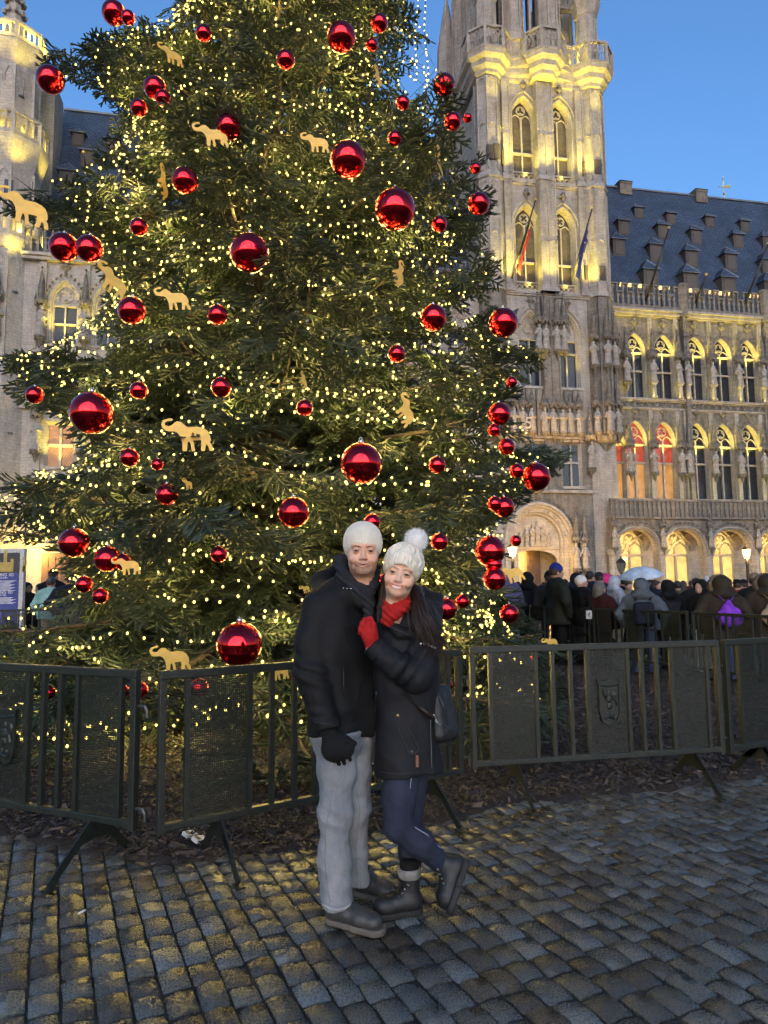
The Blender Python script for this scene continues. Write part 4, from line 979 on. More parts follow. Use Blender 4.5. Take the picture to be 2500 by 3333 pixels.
# ------------------------------------------------------------------ left wing with roof and corner turret
YLW = 0.0
lwing = froot('town_hall_wing', fx(300, 1700), 0.0, label='town hall wing with slate roof half hidden behind the left of the tree', category='building')
LX0, LX1 = fx(60, 1200), tc - hw + .3
zl_c = fz(250, 860); zl_b = fz(250, 1120)
wl = fx(268, 1000) - fx(153, 1000)
cL = [fx(211, 1000), fx(352, 1000)]; d_ = cL[1] - cL[0]
while cL[-1] + d_ < LX1 - .8: cL.append(cL[-1] + d_)
zla, zls, zlb = fz(211, 905), fz(211, 985), fz(211, 1120)
z1a, z1b = fz(211, 1375), fz(211, 1520)
core = MB(); core.box(LX0, LX1, .62, 9.5, 0, zl_c + .2); fpart(core, 'wall_core', M_DARK, lwing)
wall_sheet(lwing, LX0, LX1, fz(211, 1330), zl_c, 0, [arch(x, wl, zlb, zls, zla) for x in cL], M_STW)
wall_sheet(lwing, LX0, LX1, 0, fz(211, 1330) - .004, 0, [[(x - wl * .42, z1b), (x + wl * .42, z1b), (x + wl * .42, z1a), (x - wl * .42, z1a)] for x in cL], M_STW)
for x in cL:
    window(lwing, x, wl, zlb, zls, zla, 0, [(0, 0), (.05, -.05), (.14, -.05), (.16, .06), (.24, .08), (.27, .22), (.36, .24), (.40, .36)], [M_GL, M_GL], [zlb + (zls - zlb) * .5, zls - .15], 'none', stone=M_STW, blind=True)
    m = MB(); foil(m, x, zls + (zla - zls) * .32, wl * .20, .28, .045, 3); fpart(m, 'tracery', M_STW, lwing)
    fput('finial', FINIAL, M_ST2, lwing, (x, -.1, zla + .1), (1.2, .9, 1.1)); cr = MB(); crockets(cr, x, wl, zls, zla, -.08, 7); fpart(cr, 'crocket', M_ST2, lwing, kind='stuff')
    m = MB(); a = wl * .42; m.strip([(x - a, 0, z1b), (x + a, 0, z1b), (x + a, 0, z1a), (x - a, 0, z1a)], [(x - a + .15, .3, z1b + .05), (x + a - .15, .3, z1b + .05), (x + a - .15, .3, z1a - .15), (x - a + .15, .3, z1a - .15)], True)
    m.box(x - a - .12, x + a + .12, -.14, .05, z1a + .02, z1a + .2); m.box(x - a - .12, x + a + .12, -.14, .05, z1b - .2, z1b - .004)
    w = fpart(m, 'window', M_STW, lwing); mu = MB(); mu.box(x - .07, x + .07, .16, .3, z1b, z1a - .1); mu.box(x - a + .15, x + a - .15, .15, .3, z1b + (z1a - z1b) * .45, z1b + (z1a - z1b) * .52); mu.build('mullion', M_STW, w)
    for s0, s1 in ((-a + .15, 0), (0, a - .15)):
        for b0, b1 in ((0, .45), (.52, 1)):
            p = MB(); p.box(x + s0, x + s1, .32, .35, z1b + (z1a - z1b) * b0, z1b + (z1a - z1b) * b1); p.build('pane', M_GLB, w)
for i, q in enumerate([cL[0] - d_ / 2] + [(a + b) / 2 for a, b in zip(cL, cL[1:])]):
    m = MB(); m.box(q - .2, q + .2, -.2, .02, 0, zl_c - .05); fpart(m, 'pilaster', M_STW, lwing)
    statue_group(lwing, q, fz(211, 1105), -.42, 2.0, True, True, i, True, M_STW); statue_group(lwing, q, fz(211, 1470), -.42, 2.0, True, True, i + 2, True, M_STW)
for nm, z, h, pr in (('cornice', zl_c, .2, .4), ('cornice', zl_c + .22, .18, .55), ('ledge', fz(211, 1330) - .1, .25, .3)):
    m = MB(); m.box(LX0, LX1, -pr, .3, z, z + h); fpart(m, nm, M_STW, lwing)
n = int((LX1 - LX0) / .425)
for k in range(n): fput('merlon', ML if k % 2 == 0 else MS, M_STW, lwing, (LX0 + .3 + .425 * k, -.3, zl_c + .4))
_s = (YR0, YR1, zr0, zr1, RS)
YR0, YR1 = 1.2, 8.4; zr0 = zl_c + .1; zr1 = fz(330, 372, YR1); RS = (zr1 - zr0) / (YR1 - YR0)
m = MB(); m.add([(LX0, YR0, zr0), (LX1, YR0, zr0), (LX1, YR1, zr1), (LX0, YR1, zr1), (LX1, 2 * YR1 - YR0, zr0), (LX0, 2 * YR1 - YR0, zr0)], [(0, 1, 2, 3), (3, 2, 4, 5), (1, 4, 2), (0, 3, 5)]); rf = fpart(m, 'roof', M_SLATE, lwing)
m = MB(); m.bar((LX0, YR1, zr1 + .03), (LX1, YR1, zr1 + .03), .3, .16); m.build('ridge', M_LEAD, rf)
for zx, zy, w, h in ((495,880,.85,1.15),(715,920,.85,1.15),(558,1000,.95,1.3),(805,1075,.95,1.3),(425,1140,1.1,1.6),(1000,960,.85,1.15),(700,1220,1.1,1.6),(1250,1130,.95,1.3),(1500,1060,.9,1.2)):
    dormer(lwing, zx / 1.952, zy / 1.952, w, h)
YR0, YR1, zr0, zr1, RS = _s
x0, z0 = fl(118, 290, 5.0); m = MB()
m.box(x0, x0 + 1.5, 4.2, 6.5, zl_c, z0 + .1)
for k in range(5): m.box(x0 - .2, x0 + .45 + .02 * k, 1.6 + .62 * k, 2.3 + .62 * k, zl_c, zl_c + 2.6 + 1.9 * k)
fpart(m, 'gable_pier', M_ST, lwing)
a = fl(278, 545, -.4); b = fl(272, 500, -1.2); m = MB(); m.tube([(fx(282, 562, -.4), -.3, fz(282, 562, -.4)), (b[0], -1.2, b[1])], [.09, .06], 8)
o = froot('flagpole', a[0], -.3, label='bare black flagpole with gilt tip in front of the slate roof left of the tree', category='flagpole'); fpart(m, 'pole', M_POLE, o, True); t = MB(); t.ball((b[0], -1.2, b[1] + .1), .13, 8, 6); fpart(t, 'gilt_tip', M_GOLD, o, True)
# ground floor doorway with warm light
xd = fx(175, 1850); m = MB(); m.box(xd - 1.1, xd + 1.3, -.3, .1, 0, fz(175, 1770)); fpart(m, 'door_surround', M_STW, lwing)
dm = MB(); dm.box(xd - .62, xd + 1.0, -.36, -.3, .05, fz(175, 1800))
for k in range(4): dm.box(xd - .58 + .4 * k, xd - .24 + .4 * k, -.40, -.36, .3, fz(175, 1800) - .25)
fpart(dm, 'door', plain('brown_panelled_oak', (.12, .06, .028), .5), lwing)
# corner turret
trt = froot('corner_turret', fx(0, 1700), -.2, label='octagonal pale stone corner turret with two lit galleries at the left edge', category='turret')
xt, yt = fx(-6, 700, -.2), 1.2; rT = fx(130, 520, .5) - xt
def ty(py): return fz(60, py, -1.2)
P_ = [(rT * 1.10, 0), (rT * 1.10, ty(1240)), (rT * 1.02, ty(1220)), (rT * 1.02, ty(800)), (rT * 1.10, ty(790)), (rT * 1.16, ty(765)), (rT * 1.16, ty(755)), (rT * .93, ty(752)), (rT * .93, ty(520)), (rT * .97, ty(500)), (rT * 1.12, ty(440)), (rT * 1.14, ty(425)), (rT * .80, ty(422)), (rT * .80, ty(175)), (rT * .84, ty(165)), (rT * 1.0, ty(115)), (rT * 1.0, ty(105)), (rT * .35, ty(102)), (rT * .30, ty(60)), (.1, ty(-260))]
m = MB(); octo(m, xt, yt, P_); fpart(m, 'shaft', M_STW, trt)
m = MB()
for r, za, zb in ((rT * 1.02, ty(1215), ty(810)), (rT * .93, ty(745), ty(525)), (rT * .80, ty(415), ty(180))):
    for k in range(8):
        q = R(22.5 + 45 * k); m.bar((xt + math.cos(q) * r, yt + math.sin(q) * r, za), (xt + math.cos(q) * r, yt + math.sin(q) * r, zb), .16)
        a2 = R(45 * k); nx, ny = math.cos(a2), math.sin(a2); ap = r * .924; hw_ = r * .36
        for s in (-.52, .52):
            m.tube([(xt + nx * ap - ny * (u + s * hw_), yt + ny * ap + nx * (u + s * hw_), zb + v) for u, v in ((-.42 * hw_, -1.3), (-.42 * hw_, -.8), (-.25 * hw_, -.4), (0, -.15), (.25 * hw_, -.4), (.42 * hw_, -.8), (.42 * hw_, -1.3))], .06, 4)
fpart(m, 'rib', M_STW, trt)
for r, za, zb in ((rT * 1.10, ty(755), ty(645)), (rT * 1.08, ty(425), ty(352)), (rT * .96, ty(105), ty(52))):
    m = MB()
    pts = [(xt + math.cos(R(22.5 + 45 * k)) * r, yt + math.sin(R(22.5 + 45 * k)) * r) for k in range(9)]
    for p, q in zip(pts, pts[1:]):
        p, q = Vector(p), Vector(q); m.bar((*p, zb), (*q, zb), .26, .2); m.bar((*p, za + .15), (*q, za + .15), .2, .25); m.bar((*p, za), (*p, zb + .1), .24)
        for k in range(1, 4): c = p + (q - p) * k / 4; m.bar((*c, za), (*c, zb), .12)
        for k in range(4):
            c0, c1 = p + (q - p) * k / 4, p + (q - p) * (k + 1) / 4; cm = (c0 + c1) / 2; h = zb - za; m.tube([(*c0, zb - h * .4), (*((c0 + cm) / 2), zb - h * .18), (*cm, zb - h * .08), (*((c1 + cm) / 2), zb - h * .18), (*c1, zb - h * .4)], .06, 4)
    fpart(m, 'gallery', M_STW, trt)
for px, py, r in ((63, 275, rT * .80), (28, 608, rT * .93), (73, 915, rT * 1.02), (55, 1376, rT * 1.10)):
    m = MB(); a2 = R(-90); ap = r * .924; x, z = fl(px, py, yt - ap - .05); x = min(x, xt + r * .36) if px < 60 else x
    if px >= 60 or px == 55: x = xt + r * .5; y = yt - ap * .80 - .05
    else: y = yt - ap - .03
    m.add([(x - .26, y - .02, z - .5), (x + .26, y + .18 * (px >= 55), z - .5), (x + .26, y + .18 * (px >= 55), z + .5), (x - .26, y - .02, z + .5)], [(0, 1, 2, 3)])
    m.box(x - .3, x + .3, y - .06, y + .3, z - .62, z - .5)
    fpart(m, 'slit_window', M_GL, trt)
m = MB()
for j in range(7):
    for k in range(8):
        a = R(22.5 + 45 * k); r = rT * .30 * (1 - j / 9) + .12; m.ball((xt + math.cos(a) * r, yt + math.sin(a) * r, ty(60) + .4 + j * .85), .2, 5, 4)
fpart(m, 'crocket', M_STW, trt, kind='stuff')
statue_group(trt, xt + .4, ty(1080), yt - rT * 1.05, 2.0, True, True, 2, True, M_ST2); statue_group(trt, fx(128, 1060, -.6), fz(128, 1105, -.6), yt - rT * .55, 2.0, True, True, 4, True, M_STW)
for z in (ty(752), ty(422), ty(102)):
    for a in (-135, -90, -45, 0): flight('turret_gallery_light', 'POINT', xt + math.cos(R(a)) * rT * .98, yt + math.sin(R(a)) * rT * .98, z + .5, 24, size=.1)
for z in (ty(560), ty(250), ty(860)):
    for a in (-120, -60, 0): flight('turret_uplight', 'SPOT', xt + math.cos(R(a)) * rT * 1.35, yt + math.sin(R(a)) * rT * 1.35, z, 170, size=.15, spot=R(80), blend=.8, rot=(R(176), 0, 0))
for x in cL[:3]: flight('window_uplight', 'SPOT', x, -.8, zlb - .3, 220, size=.1, spot=R(85), blend=.7, rot=(R(172), 0, 0)); flight('window_uplight', 'SPOT', x, -.8, z1b - .5, 260, size=.1, spot=R(85), blend=.7, rot=(R(174), 0, 0))
flight('door_lamp', 'POINT', xd - .9, -1.6, 3.6, 150, (1.0, .62, .12), size=.2)
# ================================================================== CHRISTMAS TREE
TX, TY, TH = -1.7, 10.2, 18.5
FRONT = math.atan2(-TY, -TX)                                   # direction from the trunk towards the viewer
def tree_r(z): return 5.15 * (1 - z / TH)
def needle_mat():
    t = NT('fir_needles'); oi = t.n('ShaderNodeObjectInfo'); a = t.n('ShaderNodeAttribute', attribute_name='tip').outputs['Fac']
    c1 = t.ramp(oi.outputs['Random'], [(0, (.009, .021, .008)), (.5, (.017, .034, .013)), (.85, (.024, .045, .018)), (1, (.034, .055, .027))])
    c2 = t.ramp(oi.outputs['Random'], [(0, (.026, .044, .020)), (1, (.056, .074, .048))])
    col = t.mix(a, c1, c2); t.set(col=col, rough=.42, spec=.5)
    tr = t.n('ShaderNodeBsdfTranslucent'); t.l(col, tr.inputs[0]); mx = t.n('ShaderNodeMixShader'); mx.inputs[0].default_value = .18
    t.l(t.b.outputs[0], mx.inputs[1]); t.l(tr.outputs[0], mx.inputs[2]); t.l(mx.outputs[0], t.t.nodes['Material Output'].inputs[0]); return t.m
M_NEEDLE = needle_mat()
M_BARK = plain('fir_bark', (.055, .040, .028), .9, var=.4, nscale=20, bump=.8, bscale=30)
def spray(seed):
    """a fir spray about half a metre long lying along +x: needle-clad twigs like fingers"""
    rs = np.random.default_rng(seed); twigs = [((0, 0, 0), (.50, 0, -.03), .50, .0155)]
    nside = 4
    for i in range(nside):
        x = .05 + .42 * (i + .2) / nside
        for s in (-1, 1):
            a = R(rs.uniform(40, 58)); l = (.30 - .34 * x) * rs.uniform(.8, 1.2); z = -.03 * x / .5
            e = (x + l * math.cos(a), s * l * math.sin(a), z + rs.uniform(-.05, .02)); twigs.append(((x, 0, z), e, l, .0145))
            if l > .17:
                x2 = np.array((x, 0, z)) * .45 + np.array(e) * .55; a2 = a + R(38); l2 = l * .48; twigs.append((tuple(x2), (x2[0] + l2 * math.cos(a2), x2[1] + s * l2 * math.sin(a2), x2[2] - .01), l2, .0135))
    V, F, T = [], [], []
    for a, b, l, rad in twigs:
        a, b = np.array(a), np.array(b); d = (b - a) / np.linalg.norm(b - a); up = np.array([0, 0, 1.]); sd = np.cross(up, d); sd /= np.linalg.norm(sd); up = np.cross(d, sd)
        rings = [(0.0, .35), (.12, .8), (.55, 1.0), (.9, .9), (1.0, .35)]; k = len(V); ns_ = 5; tw = rs.uniform(0, 1.2)
        for t, q in rings:
            for c in range(ns_): an = tw + 2 * math.pi * c / ns_; V.append(a + (b - a) * t + (sd * math.cos(an) * 1.15 + up * math.sin(an) * .7) * rad * q * rs.uniform(.75, 1.2)); T.append(t * .7)
        for r_ in range(len(rings) - 1):
            for c in range(ns_):
                p0, p1 = k + r_ * ns_ + c, k + r_ * ns_ + (c + 1) % ns_; F += [(p0, p1, p1 + ns_), (p0, p1 + ns_, p0 + ns_)]
        n = int(l / .0115)
        for j in range(n):
            t = (j + rs.random()) / n; p = a + (b - a) * t
            for ang in (rs.uniform(-30, 25), rs.uniform(155, 210), rs.uniform(50, 130)):
                q = R(ang); out = sd * math.cos(q) + up * math.sin(q) * .8; nl = rs.uniform(.021, .027); dirn = out * .86 + d * .5; dirn /= np.linalg.norm(dirn)
                wv = np.cross(dirn, up + .3 * sd); wv = wv / (np.linalg.norm(wv) + 1e-9) * .0031
                k = len(V); V += [p - wv, p + wv, p + dirn * nl + wv * .3]; F.append((k, k + 1, k + 2)); T += [t * .5, t * .5, .3 + .7 * t]
    me = mesh_np('fir_spray', np.array(V), np.array(F), True); at_ = me.attributes.new('tip', 'FLOAT', 'POINT'); at_.data.foreach_set('value', np.array(T, np.float32)); me.materials.append(M_NEEDLE)
    return bpy.data.objects.new('fir_spray', me)
SPRAYS = [spray(50 + i) for i in range(4)]
tree = empty('christmas_tree', (TX, TY, 0), 0, label='huge decorated fir tree covered in warm fairy lights and red baubles', category='tree')
m = MB(); m.tube([(0, 0, -.1), (0.02, 0, 2), (0, .03, 5), (-.03, 0, 9), (0, 0, 14), (0, 0, TH)], [.30, .26, .22, .17, .09, .02], 12); m.build('trunk', M_BARK, tree, True)
# ---- where the ornaments hang (photo pixels at 1659 wide: x, y, diameter)
BAUB = [(246,28,50),(277,38,30),(109,172,58),(440,72,34),(737,80,62),(617,129,40),(819,50,38),(803,97,26),(335,190,48),(352,212,34),(300,233,36),(960,183,46),(870,222,30),(494,274,54),(978,262,38),(853,299,32),
 (752,345,78),(853,452,88),(949,484,34),(1034,440,48),(1027,363,24),(300,490,38),(138,534,62),(193,537,58),(539,546,84),(400,390,56),(285,671,60),(470,680,44),(936,686,58),(1087,697,64),(857,764,38),
 (1105,825,24),(478,836,44),(300,843,38),(75,853,38),(198,892,92),(658,881,36),(1078,894,50),(1067,929,28),(1094,965,36),(780,1001,90),(944,1004,38),(280,988,40),(360,1068,48),(340,1003,26),(1116,1017,32),
 (1158,1030,62),(634,1107,68),(1088,1095,46),(1068,1088,32),(804,1127,36),(473,1197,36),(232,1207,56),(266,1214,36),(949,1170,38),(1058,1190,66),(1114,1168,24),(1066,1218,38),(1068,1250,50),(182,1262,36),(217,1287,34),
 (963,1315,48),(999,1299,30),(1100,1325,42),(517,1392,98),(105,1496,28),(265,1492,28),(303,1490,34),(968,1480,22),(1153,1420,14),(430,1485,40),(160,1172,64),(828,1250,20),(1010,255,20)]
ELE = [(455,292,80,0,0),(680,308,66,-4,0),(352,392,72,-55,62),(240,605,84,-30,15),(372,645,76,3,0),(405,940,110,0,0),(875,885,72,-62,25),(862,590,60,-80,45),(948,350,70,-60,70),(815,165,46,-50,50),(368,118,60,0,20),
 (50,448,112,-8,0),(272,1222,62,0,0),(368,1422,88,0,0),(598,1450,60,0,25),(658,1272,30,10,40),(1103,1240,62,12,20),(1188,1388,40,10,30),(655,822,40,-50,50),(405,1045,34,0,50)]
def dep(p): return -(CAM_R.transposed() @ (Vector(p) - CAM_P)).z
def surf(px, py, k=1.0):
    """where a line of sight meets the outside of the tree"""
    d = ray(px, py); best = None
    for i in range(400):
        Y = 4.2 + i * .02; p = CAM_P + d * (Y / d.y); q = math.hypot(p.x - TX, p.y - TY) - tree_r(max(.2, p.z)) * k
        if best is None or q < best[0]: best = (q, Y)
        if q <= 0: return p
    return CAM_P + d * (best[1] / d.y)
HANG = []
for x, y, dia in BAUB:
    p = surf(x * 1.507, y * 1.507, 1.02); HANG.append((p, dia * 1.507 * dep(p) / FPX / 2))
EHANG = [(surf(x * 1.507, y * 1.507, 1.03), w) for x, y, w, r1, r2 in ELE]
CAM_RI = CAM_R.transposed()
def to_px(p):
    v = CAM_RI @ (Vector(p) - CAM_P); return 1250 - FPX * v.x / v.z, 1666.5 + FPX * v.y / v.z
OUT_Y = [-400, 0, 80, 140, 250, 300, 400, 520, 590, 640, 690, 740, 800, 900, 1000, 1070, 1130, 1160, 1300, 1400, 1500, 1545, 1640, 1750, 1790, 1930, 1985, 2040, 2150, 2300, 2600]
OUT_R = [1330, 1390, 1430, 1460, 1490, 1500, 1530, 1565, 1580, 1600, 1615, 1630, 1640, 1660, 1690, 1740, 1780, 1770, 1680, 1720, 1840, 1790, 1670, 1650, 1650, 1650, 1690, 1750, 1800, 1860, 1800]
OUT_L = [640, 590, 480, 150, 160, 330, 420, 320, 150, 20, 30, 200, 330, 370, 330, 230, 110, -20, 60, 270, 290, 60, -60, -40, 215, 225, 60, -200, -250, -300, -300]
def inside(p, slack=0):
    x, y = to_px(p); return np.interp(y, OUT_Y, OUT_L) - slack < x < np.interp(y, OUT_Y, OUT_R) + slack
# ---- branches and the sprays on them
PTS, EUL, SCL, IDX = [], [], [], []
limbs = []
nbr = 200
EXTRA = [(150, 165, .6), (175, 225, -.2), (240, 130, .9), (15, 655, -.2), (60, 625, .5), (140, 680, -.6), (0, 1150, .2), (70, 1180, -.5), (1840, 1480, -.3), (1800, 1525, .3), (1600, 590, .3), (1780, 1120, 0), (110, 1560, -.5)]
for i in range(nbr + len(EXTRA)):
    u = i / nbr; z = .45 + 16.8 * min(u, 1) ** 1.28
    az = i * 2.39996 + rnd.uniform(-.2, .2); L = max(.5, tree_r(z) * rnd.uniform(.80, 1.12) - .28)
    if i < nbr and abs((az - FRONT + math.pi) % (2 * math.pi) - math.pi) > 2.2 and z > 4 and i % 2: continue
    s0 = .02 + .34 * (z / TH); drop = .30 - .15 * (z / TH); upt = .20
    if i >= nbr:                                               # long boughs standing out of the outline
        ex, ey, dy = EXTRA[i - nbr]; e_ = at(ex, ey, TY + dy); az = math.atan2(e_.y - TY, e_.x - TX); L = math.hypot(e_.x - TX, e_.y - TY) - .2; z = e_.z - L * (s0 - drop + upt)
    dirh = Vector((math.cos(az), math.sin(az), 0)); side = Vector((-math.sin(az), math.cos(az), 0)); wob = rnd.uniform(-.12, .12)
    def bp(t): return dirh * (L * t) + side * (wob * L * t * t) + Vector((0, 0, z + L * (s0 * t - drop * t * t + upt * t ** 4)))
    def clampz(p): p.z = max(p.z, .10); return p
    for _ in range(14):
        if i >= nbr or inside(bp(1.0) + Vector((TX, TY, 0)), 10): break
        L *= .93
    pts = [clampz(bp(t)) for t in (0, .2, .4, .6, .8, .92, 1.0)]
    ki = 2
    while ki < 7 and inside(pts[ki - 1] + Vector((TX, TY, 0)), -15): ki += 1
    mb = MB(); r0 = .016 + .011 * L; mb.tube(pts[:ki], [r0, r0 * .8, r0 * .62, r0 * .45, r0 * .3, r0 * .2, .004][:ki], 6)
    nn = max(4, int(L / .19))
    for j in range(nn + 1):
        t = .16 + .84 * j / nn; P0 = clampz(bp(t)); fw = (bp(min(1, t + .05)) - bp(t - .05)).normalized()
        for s in (-1, 1):
            if rnd.random() < .22 and t < .9: continue
            ls = (.36 * L * (1 - t) * (.55 + .45 * min(1, t * 3)) + .34) * rnd.uniform(.7, 1.2); a = R(rnd.uniform(40, 62)); sd = side * s
            d = (fw * math.cos(a) + sd * math.sin(a) + Vector((0, 0, rnd.uniform(-.28, .08)))).normalized()
            n2 = max(1, int(ls / .21)); e = P0 + d * ls; sag = -.10 * ls
            if ls > .5 and inside(e + Vector((TX, TY, 0)), -10): mb.tube([P0, P0 + d * ls * .5 + Vector((0, 0, sag * .3)), e + Vector((0, 0, sag))], [.010, .007, .003], 4, False)
            for q in range(n2 + 1):
                f = (q + .35) / (n2 + .6); p = P0 + d * (ls * f) + Vector((0, 0, sag * f * f))
                yaw = math.atan2(d.y, d.x) + rnd.uniform(-.40, .40) ; pitch = -math.asin(max(-1, min(1, d.z))) + rnd.uniform(-.15, .75) - .15 * (q == n2)
                PTS.append(clampz(p)); EUL.append((rnd.uniform(-.85, .85), pitch, yaw)); SCL.append(rnd.uniform(.55, .95)); IDX.append(rnd.randrange(4))
    yaw = math.atan2(dirh.y, dirh.x)
    for q in range(3): PTS.append(clampz(bp(.96 + .02 * q))); EUL.append((rnd.uniform(-.5, .5), -.35 + rnd.uniform(-.2, .2), yaw + rnd.uniform(-.5, .5))); SCL.append(.85); IDX.append(rnd.randrange(4))
    limbs.append(mb)
for mb in limbs: mb.build('branch', M_BARK, tree, True)
PTS = [tuple(p) for p in PTS]; PT = np.array(PTS); ok = np.array([inside((p[0] + TX, p[1] + TY, p[2]), 0) and inside((p[0] + TX + .47 * math.cos(e[2]) * math.cos(e[1]), p[1] + TY + .47 * math.sin(e[2]) * math.cos(e[1]), p[2] - .47 * math.sin(e[1])), 25) for p, e in zip(PTS, EUL)]); PT, EUL, SCL, IDX = PT[ok], np.array(EUL)[ok], np.array(SCL)[ok], np.array(IDX)[ok]; keep = np.ones(len(PT), bool); W = PT + A3(TX, TY, 0); cp = np.array(CAM_P)
for p, r in HANG:                                              # leave room in front of each ornament
    p = np.array(p); d = (cp - p) / np.linalg.norm(cp - p); rel = W - p; t = rel @ d; dist = np.linalg.norm(rel - t[:, None] * d, axis=1); keep &= ~((t > -r * .3) & (t < 1.6) & (dist < r + .10 + .10 * (t > .1)))
for (p, w), e in zip(EHANG, ELE):
    p = np.array(p); r = w * 1.507 * np.linalg.norm(p - cp) / FPX * .26; d = (cp - p) / np.linalg.norm(cp - p); rel = W - p; t = rel @ d; dist = np.linalg.norm(rel - t[:, None] * d, axis=1); keep &= ~((t > -.05) & (t < 1.6) & (dist < r + .06))
PT, EU, SC, IX = PT[keep], np.array(EUL)[keep], np.array(SCL)[keep], np.array(IDX)[keep]
print('SPRAYS', len(PT))
me = bpy.data.meshes.new('crown'); me.vertices.add(len(PT)); me.vertices.foreach_set('co', PT.astype(np.float32).ravel())
for nm, ty_, dat, fld in (('rot', 'FLOAT_VECTOR', EU.astype(np.float32).ravel(), 'vector'), ('scl', 'FLOAT', SC.astype(np.float32), 'value'), ('idx', 'INT', IX.astype(np.int32), 'value')):
    at_ = me.attributes.new(nm, ty_, 'POINT'); at_.data.foreach_set(fld, dat)
crown = link('crown', me, M_NEEDLE, tree, kind='stuff')
ng = bpy.data.node_groups.new('fir_foliage', 'GeometryNodeTree')
ng.interface.new_socket('Geometry', in_out='INPUT', socket_type='NodeSocketGeometry'); ng.interface.new_socket('Geometry', in_out='OUTPUT', socket_type='NodeSocketGeometry')
N_ = ng.nodes; gi = N_.new('NodeGroupInput'); go = N_.new('NodeGroupOutput'); jn = N_.new('GeometryNodeJoinGeometry'); ip = N_.new('GeometryNodeInstanceOnPoints'); ip.inputs['Pick Instance'].default_value = True
for so in reversed(SPRAYS):
    oi = N_.new('GeometryNodeObjectInfo'); oi.inputs['Object'].default_value = so; oi.inputs['As Instance'].default_value = True; ng.links.new(oi.outputs['Geometry'], jn.inputs[0])
def na(nm, dt): a = N_.new('GeometryNodeInputNamedAttribute'); a.data_type = dt; a.inputs[0].default_value = nm; return a.outputs[0]
ng.links.new(gi.outputs[0], ip.inputs['Points']); ng.links.new(jn.outputs[0], ip.inputs['Instance']); ng.links.new(na('idx', 'INT'), ip.inputs['Instance Index'])
e2r = N_.new('FunctionNodeEulerToRotation'); ng.links.new(na('rot', 'FLOAT_VECTOR'), e2r.inputs[0]); ng.links.new(e2r.outputs[0], ip.inputs['Rotation']); ng.links.new(na('scl', 'FLOAT'), ip.inputs['Scale'])
ng.links.new(ip.outputs[0], go.inputs[0]); crown.modifiers.new('foliage', 'NODES').node_group = ng
# ---- fairy lights: each string is a wire with its bulbs
M_BULB = glow('warm_fairy_bulb', (1.0, .74, .16), .80); M_BULB.cycles.emission_sampling = 'NONE'; M_WIRE = plain('dark_green_wire', (.012, .016, .012), .6)
oct_v = np.array([(1, 0, 0), (-1, 0, 0), (0, 1, 0), (0, -1, 0), (0, 0, 1), (0, 0, -1)], float); oct_f = np.array([(0, 2, 4), (2, 1, 4), (1, 3, 4), (3, 0, 4), (2, 0, 5), (1, 2, 5), (3, 1, 5), (0, 3, 5)])
def subdiv(V, F):
    V = [tuple(v) for v in V]; mid = {}; G = []
    def md(a, b):
        k = (min(a, b), max(a, b))
        if k not in mid:
            p = np.array(V[a]) + np.array(V[b]); V.append(tuple(p / np.linalg.norm(p))); mid[k] = len(V) - 1
        return mid[k]
    for a, b, c in F: x, y, z = md(a, b), md(b, c), md(c, a); G += [(a, x, z), (x, b, y), (z, y, c), (x, y, z)]
    return np.array(V), np.array(G)
bv, bf = subdiv(oct_v, oct_f); bv = bv * np.array([1, 1, 1.2])
def bulbs(root, P, r):
    P = np.asarray(P); V = (P[:, None] + bv[None] * r).reshape(-1, 3); F = (bf[None] + (np.arange(len(P)) * len(bv))[:, None, None]).reshape(-1, 3)
    link('bulbs', mesh_np('bulbs', V, F, True), M_BULB, root, kind='stuff')
ns = 66; BULBP = []
for i in range(ns):
    z0 = .35 + 11.6 * (i + rnd.uniform(-.3, .3)) / ns; z0 = max(.3, z0); P = []; a = -1.55 + rnd.uniform(-.2, .1); ph = rnd.uniform(0, 6); fq = rnd.uniform(2.2, 4.2); tilt = rnd.uniform(-.22, .22); rf_ = rnd.choice((.84, .86, .80, .70))
    end = 1.5
    while a < end:
        zz = z0 + .20 * math.sin(a * fq + ph) + tilt * a + rnd.gauss(0, .022) - .16 * abs(math.sin(a * fq * 2.3 + ph)); zz = min(max(zz, .18), 13)
        rr = tree_r(zz) * (rf_ + .09 * math.sin(a * 5.1 + ph * 2) + .05 * math.sin(a * 13 + ph)); an = FRONT + a
        w_ = (TX + math.cos(an) * rr, TY + math.sin(an) * rr, zz)
        for _ in range(6):
            if inside(w_, -15 if zz > 1.3 else -90): break
            w_ = tuple(A3(TX, TY, zz) + (A3(*w_) - A3(TX, TY, zz)) * .93)
        P.append(w_); a += (1 + 1.3 * abs(math.sin(a)) ** 3) * rnd.uniform(.085, .165) / max(1.2, rr)
    root = empty('fairy_light_string', P[0], 0, label='string of warm fairy lights wound round the fir tree', category='string lights', group='fairy light strings round the tree')
    Q = np.array(P) - np.array(P[0]); bulbs(root, Q, .0122); BULBP += P
    mb = MB(); mb.tube([tuple(q + A3(0, 0, .022)) for q in Q], .0035, 3, False); mb.build('wire', M_WIRE, root)
for k in range(190):                                           # the light those bulbs give, gathered into small lamps along the strings
    p = BULBP[int((k + .5) * len(BULBP) / 190)]; c = Vector((TX, TY, p[2])); q = c + (Vector(p) - c) * .84
    lamp('fairy_light', 'POINT', q, 2.5, (1.0, .72, .18), size=.10)
